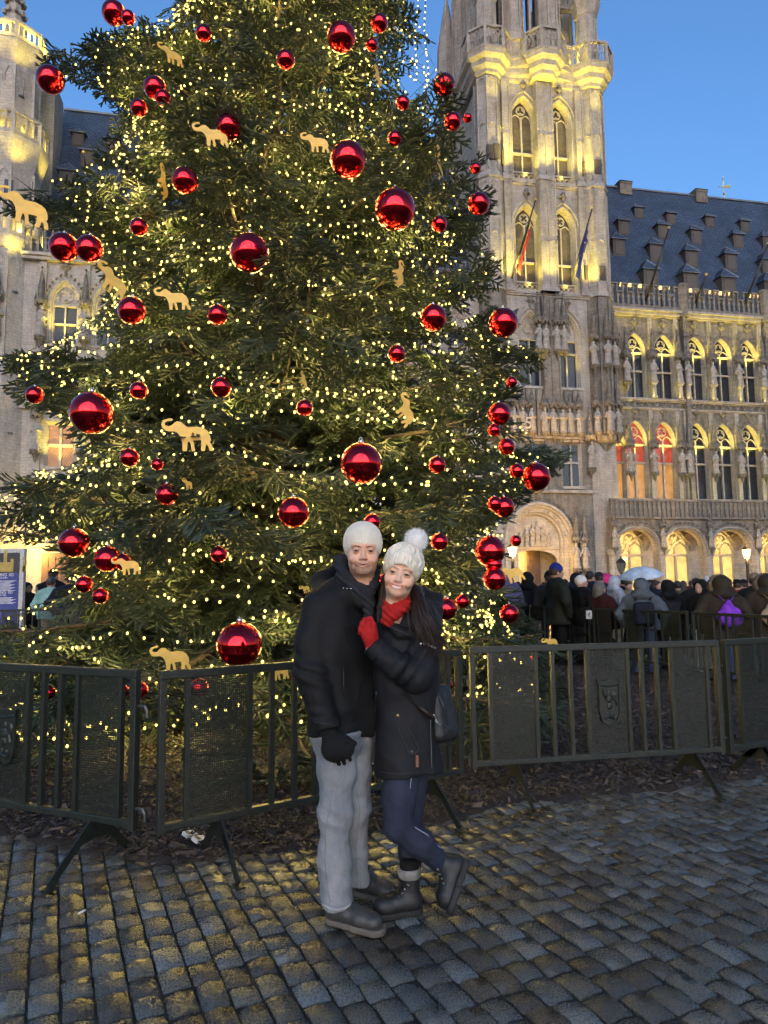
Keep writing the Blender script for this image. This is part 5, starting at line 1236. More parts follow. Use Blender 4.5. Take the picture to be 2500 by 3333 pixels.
# strings hanging free against the sky beside the tree top
for i, (xa_, xb_) in enumerate(((1358, 1352), (1378, 1392))):
    P = [];
    for k in range(34): t = k / 33; px = xa_ + (xb_ - xa_) * t + 4 * math.sin(t * 9); p = at(px, -60 + 330 * t, 10.6); P.append(tuple(p))
    root = empty('fairy_light_string', P[0], 0, label=('left', 'right')[i] + ' of the two light strings hanging free against the sky beside the tower', category='string lights')
    Q = np.array(P) - np.array(P[0]); bulbs(root, Q[::2], .013); mb = MB(); mb.tube([tuple(q) for q in Q], .005, 3, False); mb.build('wire', M_WIRE, root)
# ---- baubles
def bauble_mat():
    t = NT('red_mirror_bauble'); co = t.coord('Object'); nz = t.noise(co, 60, 2); lng = t.noise(t.coord('Object', (40, 40, 1.5)), 1.0, 2)
    t.set(col=t.ramp(nz, [(.3, (.62, .008, .016)), (.7, (.78, .014, .028))]), metal=1.0, rough=t.ramp(lng, [(.35, .07), (.7, .15)]), coat=.4); t.b.inputs['Coat Roughness'].default_value = .04
    t.bump(lng, .04, .01); return t.m
M_BAUB = bauble_mat(); M_CAP = plain('silver_bauble_cap', (.6, .6, .6), .25, 1.0)
mb = MB(); pr = [(max(1e-3, math.sin(math.pi * i / 24)), -math.cos(math.pi * i / 24)) for i in range(25)]; mb.lathe(pr, 40); BALL = mb.mesh('ball', True)
mb = MB(); mb.lathe([(.13, .97), (.13, 1.10), (.11, 1.13), (.02, 1.14)], 16); CAPM = mb.mesh('cap', True)
mb = MB(); mb.tube([(math.cos(R(q)) * .07, 0, 1.19 + math.sin(R(q)) * .07) for q in range(-90, 271, 30)], .015, 5, False); LOOP = mb.mesh('loop', True)
SIZES = ((84, 'giant'), (56, 'large'), (43, 'medium-sized'), (34, 'small'), (0, 'tiny'))
def where(x, y):
    c = 'far left' if x < 220 else 'left' if x < 440 else 'centre left' if x < 640 else 'centre' if x < 830 else 'centre right' if x < 1000 else 'right edge'
    r = 'at the top' if y < 200 else 'in the upper part' if y < 480 else 'above mid-height' if y < 760 else 'at mid-height' if y < 1040 else 'in the lower part' if y < 1300 else 'near the ground'
    return c, r
seen = {}
for (x, y, dia), (p, r) in zip(BAUB, HANG):
    sz = next(n for k, n in SIZES if dia >= k); c, rr = where(x, y); key = (sz, c, rr); seen.setdefault(key, []).append((x, y))
for key, l in seen.items(): l.sort(key=lambda q: q[0])
for (x, y, dia), (p, r) in zip(BAUB, HANG):
    sz = next(n for k, n in SIZES if dia >= k); c, rr = where(x, y); l = seen[(sz, c, rr)]; i = l.index((x, y))
    nth = '' if len(l) == 1 else (', left one of two' if i == 0 else ', right one of two') if len(l) == 2 else ', ' + ('left', 'middle', 'right')[min(2, i)] + ' one of three' if len(l) == 3 else f', {ORD[i]} from the left'
    o = empty('bauble', p, rnd.uniform(0, 6), label=f'{sz} red bauble {rr} of the tree, {c}{nth}', category='bauble', group='red baubles on the fir tree')
    for nm, me_, mt in (('ball', BALL, M_BAUB), ('cap', CAPM, M_CAP), ('loop', LOOP, M_CAP)): q = link(nm, me_, mt, o); q.scale = (r, r, r)
# ---- gilded elephant cut-outs
EP = [(1075,1100),(1040,1115),(1030,1140),(1040,1165),(1065,1175),(1092,1168),(1040,1177),(1090,1184),(1112,1182),(1132,1192),(1147,1212),(1160,1250),(1165,1306),(1190,1308),(1195,1246),(1204,1242),(1212,1262),(1220,1306),(1241,1304),(1232,1256),(1226,1236),(1255,1232),(1276,1232),(1279,1260),(1275,1299),(1301,1301),(1309,1256),(1319,1266),(1331,1299),(1354,1297),(1346,1262),(1331,1242),(1338,1228),(1332,1200),(1318,1172),(1290,1152),(1250,1145),(1215,1150),(1190,1152),(1172,1138),(1150,1120),(1128,1116),(1108,1128),(1092,1146),(1076,1152),(1056,1146),(1051,1131),(1066,1119),(1090,1116),(1100,1108),(1094,1099)]
EP = [((x - 1192) / 325, -(z - 1203) / 325) for x, z in EP]
mb = MB(); mb.prism(list(reversed(EP)), -.012, .012); ELM = mb.mesh('elephant_cutout')
M_ELE = plain('gilded_plywood', (.72, .43, .08), .45, .15, var=.12, nscale=6)
for i, ((x, y, w, r1, r2), (p, _)) in enumerate(zip(ELE, EHANG)):
    c, rr = where(x, y); pose = 'tilted' if abs(r1) > 20 else 'edge-turned' if r2 > 30 else 'upright'
    o = link('elephant_ornament', ELM, M_ELE, None, label=f'{pose} golden elephant cut-out hanging {rr} of the tree, {c}' + (', broadest' if w > 111 else ''), category='ornament', group='golden elephants on the fir tree')
    s = w * 1.507 * dep(p) / FPX; o.location = p; o.scale = (s, s, s); o.rotation_euler = (0, R(-r1), R(r2) + math.atan2(p.x, p.y) * -1)
    hg = MB(); hg.tube([(.08, 0, .14), (.09, 0, .35), (.07, .02, .6)], .006, 4, False); link('hanger', hg.mesh('hanger'), M_WIRE, o)
# ================================================================== CROWD BARRIERS
M_GREEN = plain('dark_green_barrier_paint', (.013, .016, .012), .42, 0, var=.35, nscale=30, bump=.15, bscale=90)
M_STEEL = plain('galvanised_hook', (.10, .105, .10), .4, .8)
BL = 2.15
def perforated(w, h, c=.0125, rho=.42):
    nx, nz = int(w / c), int(h / c); V, F = [], []
    cx_, cz_ = w / nx, h / nz
    for i in range(nx):
        for j in range(nz):
            sh = .5 * cx_ if j % 2 else 0; x0, z0 = i * cx_, j * cz_; x1, z1 = x0 + cx_, z0 + cz_; xm, zm = (x0 + x1) / 2, (z0 + z1) / 2; k = len(V)
            V += [(x0, 0, z0), (x1, 0, z0), (x1, 0, z1), (x0, 0, z1), (xm, 0, zm - rho * cz_), (xm + rho * cx_, 0, zm), (xm, 0, zm + rho * cz_), (xm - rho * cx_, 0, zm)]
            F += [(k, k+1, k+4), (k+1, k+5, k+4), (k+1, k+2, k+5), (k+2, k+6, k+5), (k+2, k+3, k+6), (k+3, k+7, k+6), (k+3, k, k+7), (k, k+4, k+7)]
    return mesh_np('perforated_panel', np.array(V), np.array(F))
PZ0, PZ1 = .30, 1.06
PM = [perforated(.375, PZ1 - PZ0), perforated(.35, PZ1 - PZ0), perforated(.32, PZ1 - PZ0)]
def emblem():
    m = MB(); sh = [(-.085, .13), (-.10, .17), (-.06, .155), (0, .165), (.06, .155), (.10, .17), (.085, .13), (.085, -.06), (.06, -.13), (.02, -.15), (0, -.165), (-.02, -.15), (-.06, -.13), (-.085, -.06)]
    m.prism(list(reversed(sh)), -.012, .0)
    L = sh + [sh[0]]; m.tube([(x, -.014, z) for x, z in L], .009, 5); m.tube([(-.09, -.016, .135), (0, -.018, .12), (.09, -.016, .135)], .008, 5)
    fig = [((0, .075), .02), ((0, .03), .026), ((.0, -.02), .022), ((-.018, -.075), .014), ((.022, -.08), .014)]
    for (x, z), r in fig: m.ball((x, -.014, z), r, 7, 5, (1, .5, 1.2))
    m.tube([(-.01, -.016, .045), (-.05, -.02, .06), (-.055, -.02, .10)], .008, 4); m.tube([(.01, -.016, .045), (.05, -.02, .02), (.06, -.02, -.02)], .008, 4); m.tube([(-.055, -.02, .11), (-.03, -.02, .02)], .004, 4)
    m.ball((.045, -.013, .06), .025, 6, 4, (1, .4, 1.5)); m.tube([(-.05, -.015, -.11), (-.02, -.018, -.09), (.03, -.018, -.11), (.055, -.015, -.09)], .012, 5); return m.mesh('emblem')
EMB = emblem()
def make_barrier():
    o = empty('crowd_barrier', (0, 0, 0))
    def p(mb, nm, mt=M_GREEN): q = mb.build(nm, mt, o); return q
    m = MB(); m.box(0, BL, -.022, .022, 1.05, 1.095); bevel(p(m, 'top_rail'), .005)
    m = MB(); m.box(0, BL, -.022, .022, .262, .30); bevel(p(m, 'bottom_rail'), .005)
    for x in (.018, BL - .018): m = MB(); m.box(x - .02, x + .02, -.0225, .0225, .245, 1.049); bevel(p(m, 'end_post'), .005)
    for f in (.075, .25, .316, .386, .452, .615, .673, .735, .797, .945):
        x = f * BL; m = MB(); m.box(x - .014, x + .014, -.015, .015, .3002, 1.0498); p(m, 'upright_bar')
    for me, f in zip(PM, (.075 * BL + .0, .452 * BL, .797 * BL)): q = link('perforated_panel', me, M_GREEN, o); q.location = (f, .0, PZ0)
    q = link('emblem', EMB, M_GREEN, o); q.location = ((.452 + .615) / 2 * BL, -.004, .66)
    for f in (.165, .87):
        for s in (-1, 1):
            m = MB(); x = f * BL; L = .30 if s < 0 else .27; zt = .26
            m.bar((x, s * .03, zt), (x, s * L, .028), .045, .012, up=(1, 0, 0)); m.bar((x, s * (L - .03), .018), (x, s * (L + .03), .012), .05, .012); m.add([(x - .006, 0, .262), (x - .006, s * .03, .262), (x - .006, s * .2, .15), (x - .006, 0, .17)], [(0, 1, 2, 3)])
            p(m, 'foot')
    for z in (.90, .36): m = MB(); m.tube([(BL - .01, 0, z), (BL + .05, 0, z), (BL + .065, 0, z - .02), (BL + .065, 0, z - .06)], .009, 6); p(m, 'hook', M_STEEL)
    return o
proto = make_barrier(); first = True
def barrier(A, B, label, fixed=True):
    global first
    A, B = Vector((A[0], A[1], 0)), Vector((B[0], B[1], 0)); d = B - A
    o = proto if first else copy_tree(proto); first = False
    o.location = A; o.rotation_euler = (0, 0, math.atan2(d.y, d.x)); o.scale = (d.length / BL if fixed else 1, 1, 1)
    o['label'] = label; o['category'] = 'barrier'; o['group'] = 'green crowd barriers fencing off the tree'; return o
ZT = 1.085
a = gp(-20, 2162, ZT); b = gp(452, 2186, ZT); d = (b - a).normalized(); barrier(b - d * BL, b, 'dark green crowd barrier cut off by the left edge, nearest the viewer', False)
barrier(gp(520, 2191, ZT), gp(1497, 2117, ZT), 'dark green crowd barrier running directly behind the couple')
barrier(gp(1528, 2110, ZT), gp(2335, 2087, ZT), 'dark green crowd barrier with shield emblem right of the couple')
a = gp(2352, 2087, ZT); b = gp(2500, 2078, ZT); d = (b - a).normalized(); barrier(a, a + d * BL, 'dark green crowd barrier cut off by the right edge, beside the emblem barrier', False)
pa = [Vector((6.65, 7.6, 0)), Vector((5.05, 10.0, 0))]
def fp_(px, Y): p = at(px, 1990, Y); return Vector((p.x, Y, 0))
barrier(fp_(2640, 8.7), fp_(2252, 10.6), 'far side barrier in front of the woman with the purple drawstring bag')
barrier(fp_(2238, 10.7), fp_(1930, 12.4), 'far side barrier in front of the grey hooded backpacker')
barrier(fp_(1920, 12.6), fp_(1726, 14.6), 'far side barrier with white number card in front of the elderly couple')
barrier(fp_(520, 16.2), fp_(215, 15.6), 'far barrier seen under the left branches beside the poster'); barrier(fp_(205, 15.6), fp_(-120, 14.8), 'far barrier at the left edge under the poster')
c = at(1912, 2002, 12.7); m = MB(); m.box(c.x - .055, c.x + .055, 12.58, 12.59, .90, 1.05); card = m.build('number_card', plain('white_card', (.75, .75, .75), .6), None, label='small white card with figure 4 on the far barrier', category='card')
m = MB(); m.bar((c.x - .02, 12.575, .94), (c.x + .02, 12.575, .94), .02, .004); m.bar((c.x + .008, 12.574, .925), (c.x + .008, 12.574, 1.01), .018, .004, up=(1, 0, 0)); m.bar((c.x + .008, 12.573, 1.01), (c.x - .025, 12.573, .955), .014, .004, up=(0, 1, 0)); m.build('figure', M_BLACKM, card)
# ================================================================== THE COUPLE
def wp(px, py, Y): return np.array(at(px, py, Y))
def fabric(name, col, rough=.75, var=.25, weave=900, bump=.15, sheen=0.0, wr=0.0):
    t = NT(name); co = t.coord('Object'); nz = t.noise(co, 7, 4); w = t.noise(co, weave, 2)
    t.set(col=t.ramp(nz, [(.3, tuple(x * (1 - var) for x in col)), (.7, tuple(x * (1 + var) for x in col))]), rough=rough, spec=.18, sheen=sheen)
    h = t.math('ADD', t.math('MULTIPLY', w, .15), t.math('MULTIPLY', t.noise(co, 16, 4), wr)); t.bump(h, bump, .012); return t.m
def denim(name, c0, c1):
    t = NT(name); co = t.coord('Object'); nz = t.noise(t.coord('Object', (1, 1, .5)), 9, 5); w = t.noise(t.coord('Object', (1, 1, .25)), 420, 2, .7)
    col = t.mix(1, t.ramp(nz, [(.3, c0), (.7, c1)]), t.ramp(w, [(.35, (.86, .87, .89)), (.65, (1.1, 1.1, 1.1))]), 'MULTIPLY')
    t.set(col=col, rough=.85, spec=.2); t.bump(t.math('ADD', w, t.math('MULTIPLY', t.noise(co, 26, 5), 3.0)), .4, .010); return t.m
def skin_mat():
    t = NT('skin'); a = t.n('ShaderNodeAttribute', attribute_name='Col').outputs['Color']; co = t.coord('Object'); nz = t.noise(co, 70, 4)
    t.set(col=t.mix(1, a, t.ramp(nz, [(.3, (.90, .88, .87)), (.7, (1.06, 1.06, 1.06))]), 'MULTIPLY'), rough=.48, spec=.4, sss=.12); t.b.inputs['Subsurface Radius'].default_value = (.9, .35, .2); t.b.inputs['Subsurface Scale'].default_value = .006
    t.bump(t.noise(co, 500, 2), .06, .002); return t.m
def knit_mat(name, col, ribs=64, cable=False):
    t = NT(name); co = t.coord('Object'); sp = t.n('ShaderNodeSeparateXYZ'); t.l(co, sp.inputs[0])
    an = t.math('ARCTAN2', sp.outputs[0], sp.outputs[1]); rib = t.math('SINE', t.math('MULTIPLY', an, ribs)); st = t.math('SINE', t.math('MULTIPLY', sp.outputs[2], 900))
    nz = t.noise(co, 40, 3); fuzz = t.noise(co, 700, 2)
    h = t.math('ADD', t.math('MULTIPLY', rib, .5), t.math('ADD', t.math('MULTIPLY', st, .18), fuzz))
    if cable: h = t.math('ADD', h, t.math('MULTIPLY', t.math('SINE', t.math('ADD', t.math('MULTIPLY', an, 14), t.math('MULTIPLY', t.math('SINE', t.math('MULTIPLY', sp.outputs[2], 110)), 1.5))), 1.2))
    t.set(col=t.mix(1, t.ramp(nz, [(.3, tuple(x * .88 for x in col)), (.7, col)]), t.ramp(rib, [(.0, (.90, .89, .87)), (.6, (1, 1, 1))]), 'MULTIPLY'), rough=.95, spec=.15, sheen=.3); t.bump(h, .5, .004); return t.m
M_SKIN = skin_mat()
M_COAT_M = fabric('black_shell_jacket', (.0090, .0090, .0095), .66, bump=.35, wr=.8); M_COAT_W = fabric('charcoal_parka', (.0125, .0130, .0150), .62, bump=.35, wr=.8)
M_JEANS_M = denim('light_grey_denim', (.15, .162, .18), (.29, .30, .31)); M_JEANS_W = denim('dark_blue_denim', (.018, .022, .036), (.034, .040, .064))
M_GLOVE_B = fabric('black_knit_glove', (.010, .010, .010), .95, bump=.6, weave=500); M_GLOVE_R = fabric('red_knit_glove', (.40, .018, .018), .9, bump=.6, weave=500); M_SCARF_R = fabric('red_knit_scarf', (.42, .020, .018), .9, bump=.7, weave=300, wr=.4)
M_SCARF_G = fabric('charcoal_scarf', (.022, .023, .026), .9, bump=.5, weave=300, wr=.6)
M_HAT_M = knit_mat('oatmeal_knit', (.88, .78, .63), 84); M_HAT_W = knit_mat('cream_cable_knit', (.92, .82, .66), 44, True)
M_LEATHER_G = plain('grey_leather', (.040, .038, .036), .42, var=.3, nscale=20, bump=.2, bscale=150); M_LEATHER_B = plain('black_leather', (.010, .010, .011), .5, var=.3, nscale=20, bump=.25, bscale=150)
M_SOLE_G = plain('taupe_rubber_sole', (.10, .085, .070), .8); M_SOLE_B = plain('black_rubber_sole', (.014, .013, .012), .75); M_CUFFK = fabric('grey_melange_knit', (.22, .21, .20), .95, var=.6, bump=.8, weave=250)
M_HAIR = plain('dark_brown_hair', (.030, .016, .010), .42, var=.4, nscale=30); M_BROW = plain('brown_brow_hair', (.040, .022, .013), .8)
M_EYE = plain('eye_white', (.27, .235, .21), .25, var=.05); M_IRIS = plain('dark_iris', (.010, .006, .004), .5); M_TEETH = plain('teeth', (.88, .85, .78), .3, var=.05)
M_METAL = plain('nickel_metal', (.55, .54, .50), .25, 1.0); M_BRASS = plain('brass_snap', (.60, .42, .15), .3, 1.0); M_TAN = plain('tan_leather_tab', (.20, .085, .04), .6)

def put(me, name, mat, root, **p):
    """a mesh given in world coordinates becomes a part of root"""
    o = link(name, me, mat, root, **p); o.location = -root.location; return o
def world_sdf(name, f, pts, pad, h, mat, root, disp=None, **p):
    pts = np.array(pts); lo, hi = pts.min(0) - pad, pts.max(0) + pad
    def g(P):
        v = f(P)
        if disp is not None:
            k = np.abs(v) < .03
            if k.any(): v[k] = v[k] + disp(P[k])
        return v
    return put(sdf_mesh(name, g, lo, hi, h), name, mat, root, **p)
def slab(P, A0, A1, B0, B1, ra, rb, n=5, k=.05):
    f = None
    for i in range(n + 1):
        t = i / n; g = cap(P, A0 + (B0 - A0) * t, A1 + (B1 - A1) * t, ra + (rb - ra) * t); f = g if f is None else smin(f, g, k)
    return f
def folds(P, amp=.006, s=9.0):
    r_ = 1 - np.abs(vnoise(P + .04 * np.stack([vnoise(P + 2.2, 4), vnoise(P + 7.1, 4), vnoise(P + 1.7, 4)], -1), s * .8))
    return -amp * .8 * (r_ ** 4 - .2) + amp * vnoise(P + .03 * np.stack([vnoise(P, 5), vnoise(P + 9.1, 5), vnoise(P + 4.7, 5)], -1), s) + amp * .45 * vnoise(P + 3.3, s * 2.3)
# ------------------------------------------------------------------ heads
def head(root, origin, M, man=True, h=.0028, sc=1.0):
    """origin = point between the eyes; M columns = head axes (x to the picture's right, y into the head, z up)"""
    smile = 11.0 if man else 13.0
    def f(P):
        x, y, z = P[:, 0], P[:, 1], P[:, 2]; ax = np.abs(x); S = np.stack([ax, y, z], -1)
        w = 1.0 if man else .96
        d = ell(P, (0, .030, .030), (.078 * w, .098, .098))
        d = smin(d, ell(P, (0, -.018, -.026), (.064 * w, .072, .084)), .03)
        d = smin(d, ell(P, (0, -.030, -.064), ((.048 if man else .041), .050, .040)), .03)
        d = smin(d, ell(P, (0, -.072, -.086), ((.025 if man else .019), .018, .016)), .022)
        d = smin(d, ell(S, (.041, -.056, -.028), (.023, .024, .022)), .018)
        d = smin(d, ell(S, (.038, -.072, -.040), (.018, .015, .015)), .014)
        d = smin(d, cap(S, A3(.010, -.084, .021), A3(.045, -.070, .022), .010 if man else .007), .014)
        d = smax(d, -ell(S, (.031, -.104, .000), (.019, .018, .011)), .010)
        d = smin(d, chain(P, [(0, -.080, .010), (0, -.097, -.018), (0, -.106, -.029)], [.0065, .0080, .0105], .008), .009)
        d = smin(d, ell(S, (.0120, -.096, -.0335), (.0070, .009, .0060)), .006)
        d = smax(d, -ell(S, (.0062, -.107, -.0400), (.004, .006, .003)), .003)
        Q = P.copy(); Q[:, 2] = z + .060 - smile * x * x
        d = smin(d, ell(Q, (0, -.082, 0), (.034, .014, .015)), .012)
        Ls = np.stack([np.abs(Q[:, 0]), Q[:, 1], Q[:, 2]], -1)
        d = smin(d, cap(Q, A3(-.025, -.0875, .0048), A3(.025, -.0875, .0048), .0036), .004); d = smin(d, cap(Q, A3(-.020, -.0880, -.0062), A3(.020, -.0880, -.0062), .0045), .004)
        if man: d = smax(d, -ell(Q, (0, -.094, -.0004), (.036, .012, .0019)), .0015)
        else: d = smax(d, -ell(Q, (0, -.094, -.0008), (.0300, .014, .0050)), .0015)
        # smile lines
        d = d + .0026 * np.exp(-((ax - (.036 + .14 * np.clip(-.045 - z, -.01, .04))) / .0035) ** 2) * np.exp(-((z + .056) / .016) ** 2) * (y < -.03)
        # lids around the eyeballs
        lid = ell(S, (.031, -.0805, 0), (.0150, .0138, .0128)); lid = smax(lid, -ell(S, (.0312, -.0945, -.0006), (.0128, .012, .0024 if man else .0031)), .0012); d = smin(d, lid, .003)
        return smin(d, cap(P, A3(0, .018, -.075), A3(0, .045, -.23), .052 if man else .045, .058 if man else .050), .03)
    V, F = surfnet(f, (-.10, -.125, -.22), (.10, .14, .14), h)
    me = mesh_np('body', V, F, True); x, y, z = V[:, 0], V[:, 1], V[:, 2]; ax = np.abs(x); fr = np.clip((-.03 - y) / .03, 0, 1)
    base = np.array((.70, .40, .26) if man else (.77, .47, .32)); col = np.tile(base, (len(V), 1))
    def blend(c, wgt): nonlocal col; col = col + (np.array(c) - col) * np.clip(wgt, 0, 1)[:, None]
    blend((.66, .27, .20), .40 * np.exp(-((ax - .043) / .018) ** 2 - ((z + .038) / .018) ** 2) * fr); blend((.64, .27, .20), .30 * np.exp(-(x / .014) ** 2 - ((z + .040) / .012) ** 2) * fr)
    if man:
        st_ = np.clip((-.036 - z) / .018, 0, 1) * (y < .03) * np.clip((z + .125) / .02, 0, 1) * (1 - .8 * np.exp(-((ax - .045) / .014) ** 2 - ((z + .045) / .02) ** 2)); blend((.22, .145, .105), .62 * st_ * (.93 + .07 * vnoise(V, 300)))
    zl = z + .060 - smile * x * x; lip = np.exp(-(zl / .0095) ** 4) * np.clip((.030 - ax) / .005, 0, 1) * (y < -.074); blend((.44, .19, .14) if man else (.52, .115, .10), (.45 if man else .75) * lip)
    blend((.36, .18, .12), .45 * np.exp(-((ax - .031) / .015) ** 2 - ((z - .001) / .008) ** 2) * fr)
    at_ = me.color_attributes.new('Col', 'FLOAT_COLOR', 'POINT'); at_.data.foreach_set('color', np.concatenate([col, np.ones((len(V), 1))], 1).astype(np.float32).ravel())
    T = Matrix.Translation(Vector(origin) - root.location) @ Matrix(M).to_4x4() @ Matrix.Scale(sc, 4)
    def hp(me_, nm, mt, par=None): o = link(nm, me_, mt, root); o.matrix_local = T; return o
    b = hp(me, 'body', M_SKIN)
    for s, nm in ((-1, 'left'), (1, 'right')):
        m = MB(); m.ball((s * .031, -.0805, 0), .0123, 16, 12); e = hp(m.mesh('eye', True), 'eye', M_EYE)
        m = MB(); m.ball((s * .0312 , -.0905, -.0003), .0072, 12, 8, (1, .42, .9)); i_ = link('iris', m.mesh('iris', True), M_IRIS, e)
        m = MB(); bz = .0165 if man else .0180; m.tube([(s * .0125, -.0895, bz - .001), (s * .024, -.0915, bz + .003), (s * .036, -.0855, bz + .0045), (s * .047, -.0735, bz + .0005)], [.0034, .0038, .0030, .0012] if man else [.0028, .0030, .0022, .0009], 6, True, .6); hp(m.mesh('eyebrow', True), 'eyebrow', M_BROW)
        m = MB(); m.tube([(s * (.0312 + dx), -.0805 - math.sqrt(max(1e-6, .0136 ** 2 - dx * dx * .8)) + .0004, .0033 - 14 * dx * dx) for dx in (-.0125, -.008, -.003, .003, .008, .0128)], .0011 if man else .0015, 5); hp(m.mesh('eyelash', True), 'eyelash', M_HAIR)
    if not man:
        m = MB(); L = [(-.0273 + .0042 * i) for i in range(14)]
        for i, q in enumerate(L[:-1]):
            c = q + .0021; zc = -.060 + smile * c * c; yy = -.0885 + 9 * c * c; m.box(c - .00195, c + .00195, yy, yy + .006, zc - .0045, zc + .0036)
        hp(m.mesh('teeth'), 'teeth', M_TEETH)
    return T
def head_axes(yaw, pitch, roll, origin):
    """faces the viewer, then turned"""
    d = Vector(origin) - CAM_P; y = Vector((d.x, d.y, 0)).normalized(); z = Vector((0, 0, 1)); x = y.cross(z)
    return (Matrix((x, y, z)).transposed()) @ Euler((R(pitch), R(roll), R(yaw)), 'XYZ').to_matrix()
# ------------------------------------------------------------------ man
man = empty('person', gp(1120, 2985), 0, label='man in cream beanie, black hooded jacket and light grey jeans hugging the woman', category='person')
OM = wp(1181, 1793.5, 3.43); HM = head_axes(2, 2, 1.5, OM)
head(man, OM, HM, True, sc=1.09)
TM = Matrix.Translation(Vector(OM) - man.location) @ HM.to_4x4() @ Matrix.Scale(1.09, 4)
def hat_man(P):
    x, y, z = P.T; ax = np.abs(x); o = ell(P, (0, .024, .036), (.0885, .110, .095)); o = smin(o, ell(P, (0, .036, .066), (.066, .076, .056)), .03)
    i = ell(P, (0, .024, .032), (.081, .102, .088)); cut = .0260 - 7.2 * ax ** 2 - .05 * np.clip((y + .02) / .12, 0, 1) - z
    return smax(np.maximum(o, -i), cut, .004) + .0007 * np.sin(np.arctan2(x, y - .02) * 64)
o = link('beanie', sdf_mesh('beanie', hat_man, (-.11, -.11, -.10), (.11, .15, .16), .0032), M_HAT_M, man); o.matrix_local = TM
J = dict(N=wp(1163, 1905, 3.53), SR=wp(1042, 1982, 3.43), SL=wp(1205, 1975, 3.66), ER=wp(1012, 2182, 3.36), WR=wp(1062, 2366, 3.31))
def man_jacket(P):
    d = slab(P, wp(1075, 1985, 3.46), wp(1180, 1985, 3.62), wp(1072, 2120, 3.46), wp(1172, 2120, 3.60), .098, .118)
    d = smin(d, slab(P, wp(1072, 2120, 3.46), wp(1172, 2120, 3.60), wp(1086, 2395, 3.46), wp(1165, 2395, 3.57), .118, .112), .05)
    d = smin(d, chain(P, [J['SR'], wp(1110, 1935, 3.49), J['N']], [.080, .080, .075], .05), .06); d = smin(d, chain(P, [J['SL'], wp(1195, 1930, 3.58), J['N']], [.075, .075, .075], .05), .06)
    zc = P[:, 2]; d = smax(d, float(wp(1100, 2384, 3.5)[2]) - zc + .010 * np.sin(P[:, 0] * 18), .012)
    d = smax(d, -cap(P, J['N'] + A3(0, -.02, .0), wp(1180, 1830, 3.46), .060, .085), .02)
    a = chain(P, [J['SR'], wp(1018, 2090, 3.39), J['ER'], J['WR']], [.083, .080, .074, .060], .03)
    a = a + .007 * np.sin((P[:, 2] - J['ER'][2]) * 95 + P[:, 0] * 30) * np.exp(-((P[:, 2] - J['ER'][2]) / .085) ** 2) + .004 * np.sin(P[:, 2] * 120) * np.exp(-((P[:, 2] - J['WR'][2] - .05) / .06) ** 2)
    nrm = (J['WR'] - J['ER']); nrm = nrm / np.linalg.norm(nrm); a = smax(a, (P - J['WR']) @ nrm - .012, .006)
    b = chain(P, [J['SL'], wp(1255, 2080, 3.72), wp(1330, 2170, 3.74)], [.080, .075, .065], .03)
    d = smin(np.minimum(smin(d, a, .018), 9), b, .03)
    # stand-up collar and hood lying on the shoulders
    hood = chain(P, [wp(1046, 1935, 3.50), wp(1050, 1895, 3.62), wp(1110, 1868, 3.70), wp(1190, 1880, 3.70)], [.048, .052, .055, .05], .04)
    col = chain(P, [wp(1112, 1880, 3.47), wp(1130, 1925, 3.42), wp(1175, 1962, 3.42), wp(1205, 1955, 3.50)], [.028, .034, .032, .030], .02)
    return smin(smin(d, hood, .02), col, .015)
world_sdf('jacket', man_jacket, [wp(960, 1850, 3.3), wp(1360, 2400, 3.85), wp(960, 2400, 3.25)], .06, .0085, M_COAT_M, man, lambda P: folds(P, .0085, 7))
def scarf_m(P):
    d = chain(P, [wp(1108, 1838, 3.50), wp(1122, 1880, 3.44), wp(1170, 1925, 3.41), wp(1205, 1965, 3.42)], [.026, .036, .034, .024], .02)
    d = smin(d, chain(P, [wp(1222, 1850, 3.52), wp(1214, 1900, 3.46), wp(1190, 1940, 3.415), wp(1200, 2000, 3.42)], [.024, .032, .034, .022], .02), .012)
    d = smin(d, chain(P, [wp(1108, 1838, 3.50), wp(1110, 1830, 3.60), wp(1180, 1830, 3.64), wp(1222, 1850, 3.52)], [.03, .04, .04, .026], .02), .02)
    u = (P - wp(1170, 1925, 3.41)); return d + .0035 * np.sin((u[:, 2] * 1.0 + u[:, 0] * .8) * 210 + 2 * vnoise(P, 14))
world_sdf('scarf', scarf_m, [wp(1090, 1820, 3.38), wp(1245, 2010, 3.7)], .05, .005, M_SCARF_G, man, lambda P: folds(P, .002, 22))
LG = dict(h1=wp(1092, 2390, 3.46), t1=wp(1096, 2500, 3.44), k1=wp(1091, 2645, 3.40), c1=wp(1089, 2790, 3.42), a1=wp(1098, 2952, 3.42), h2=wp(1150, 2390, 3.58), t2=wp(1150, 2500, 3.57), k2=wp(1160, 2630, 3.55), c2=wp(1150, 2770, 3.60), a2=wp(1160, 2880, 3.63))
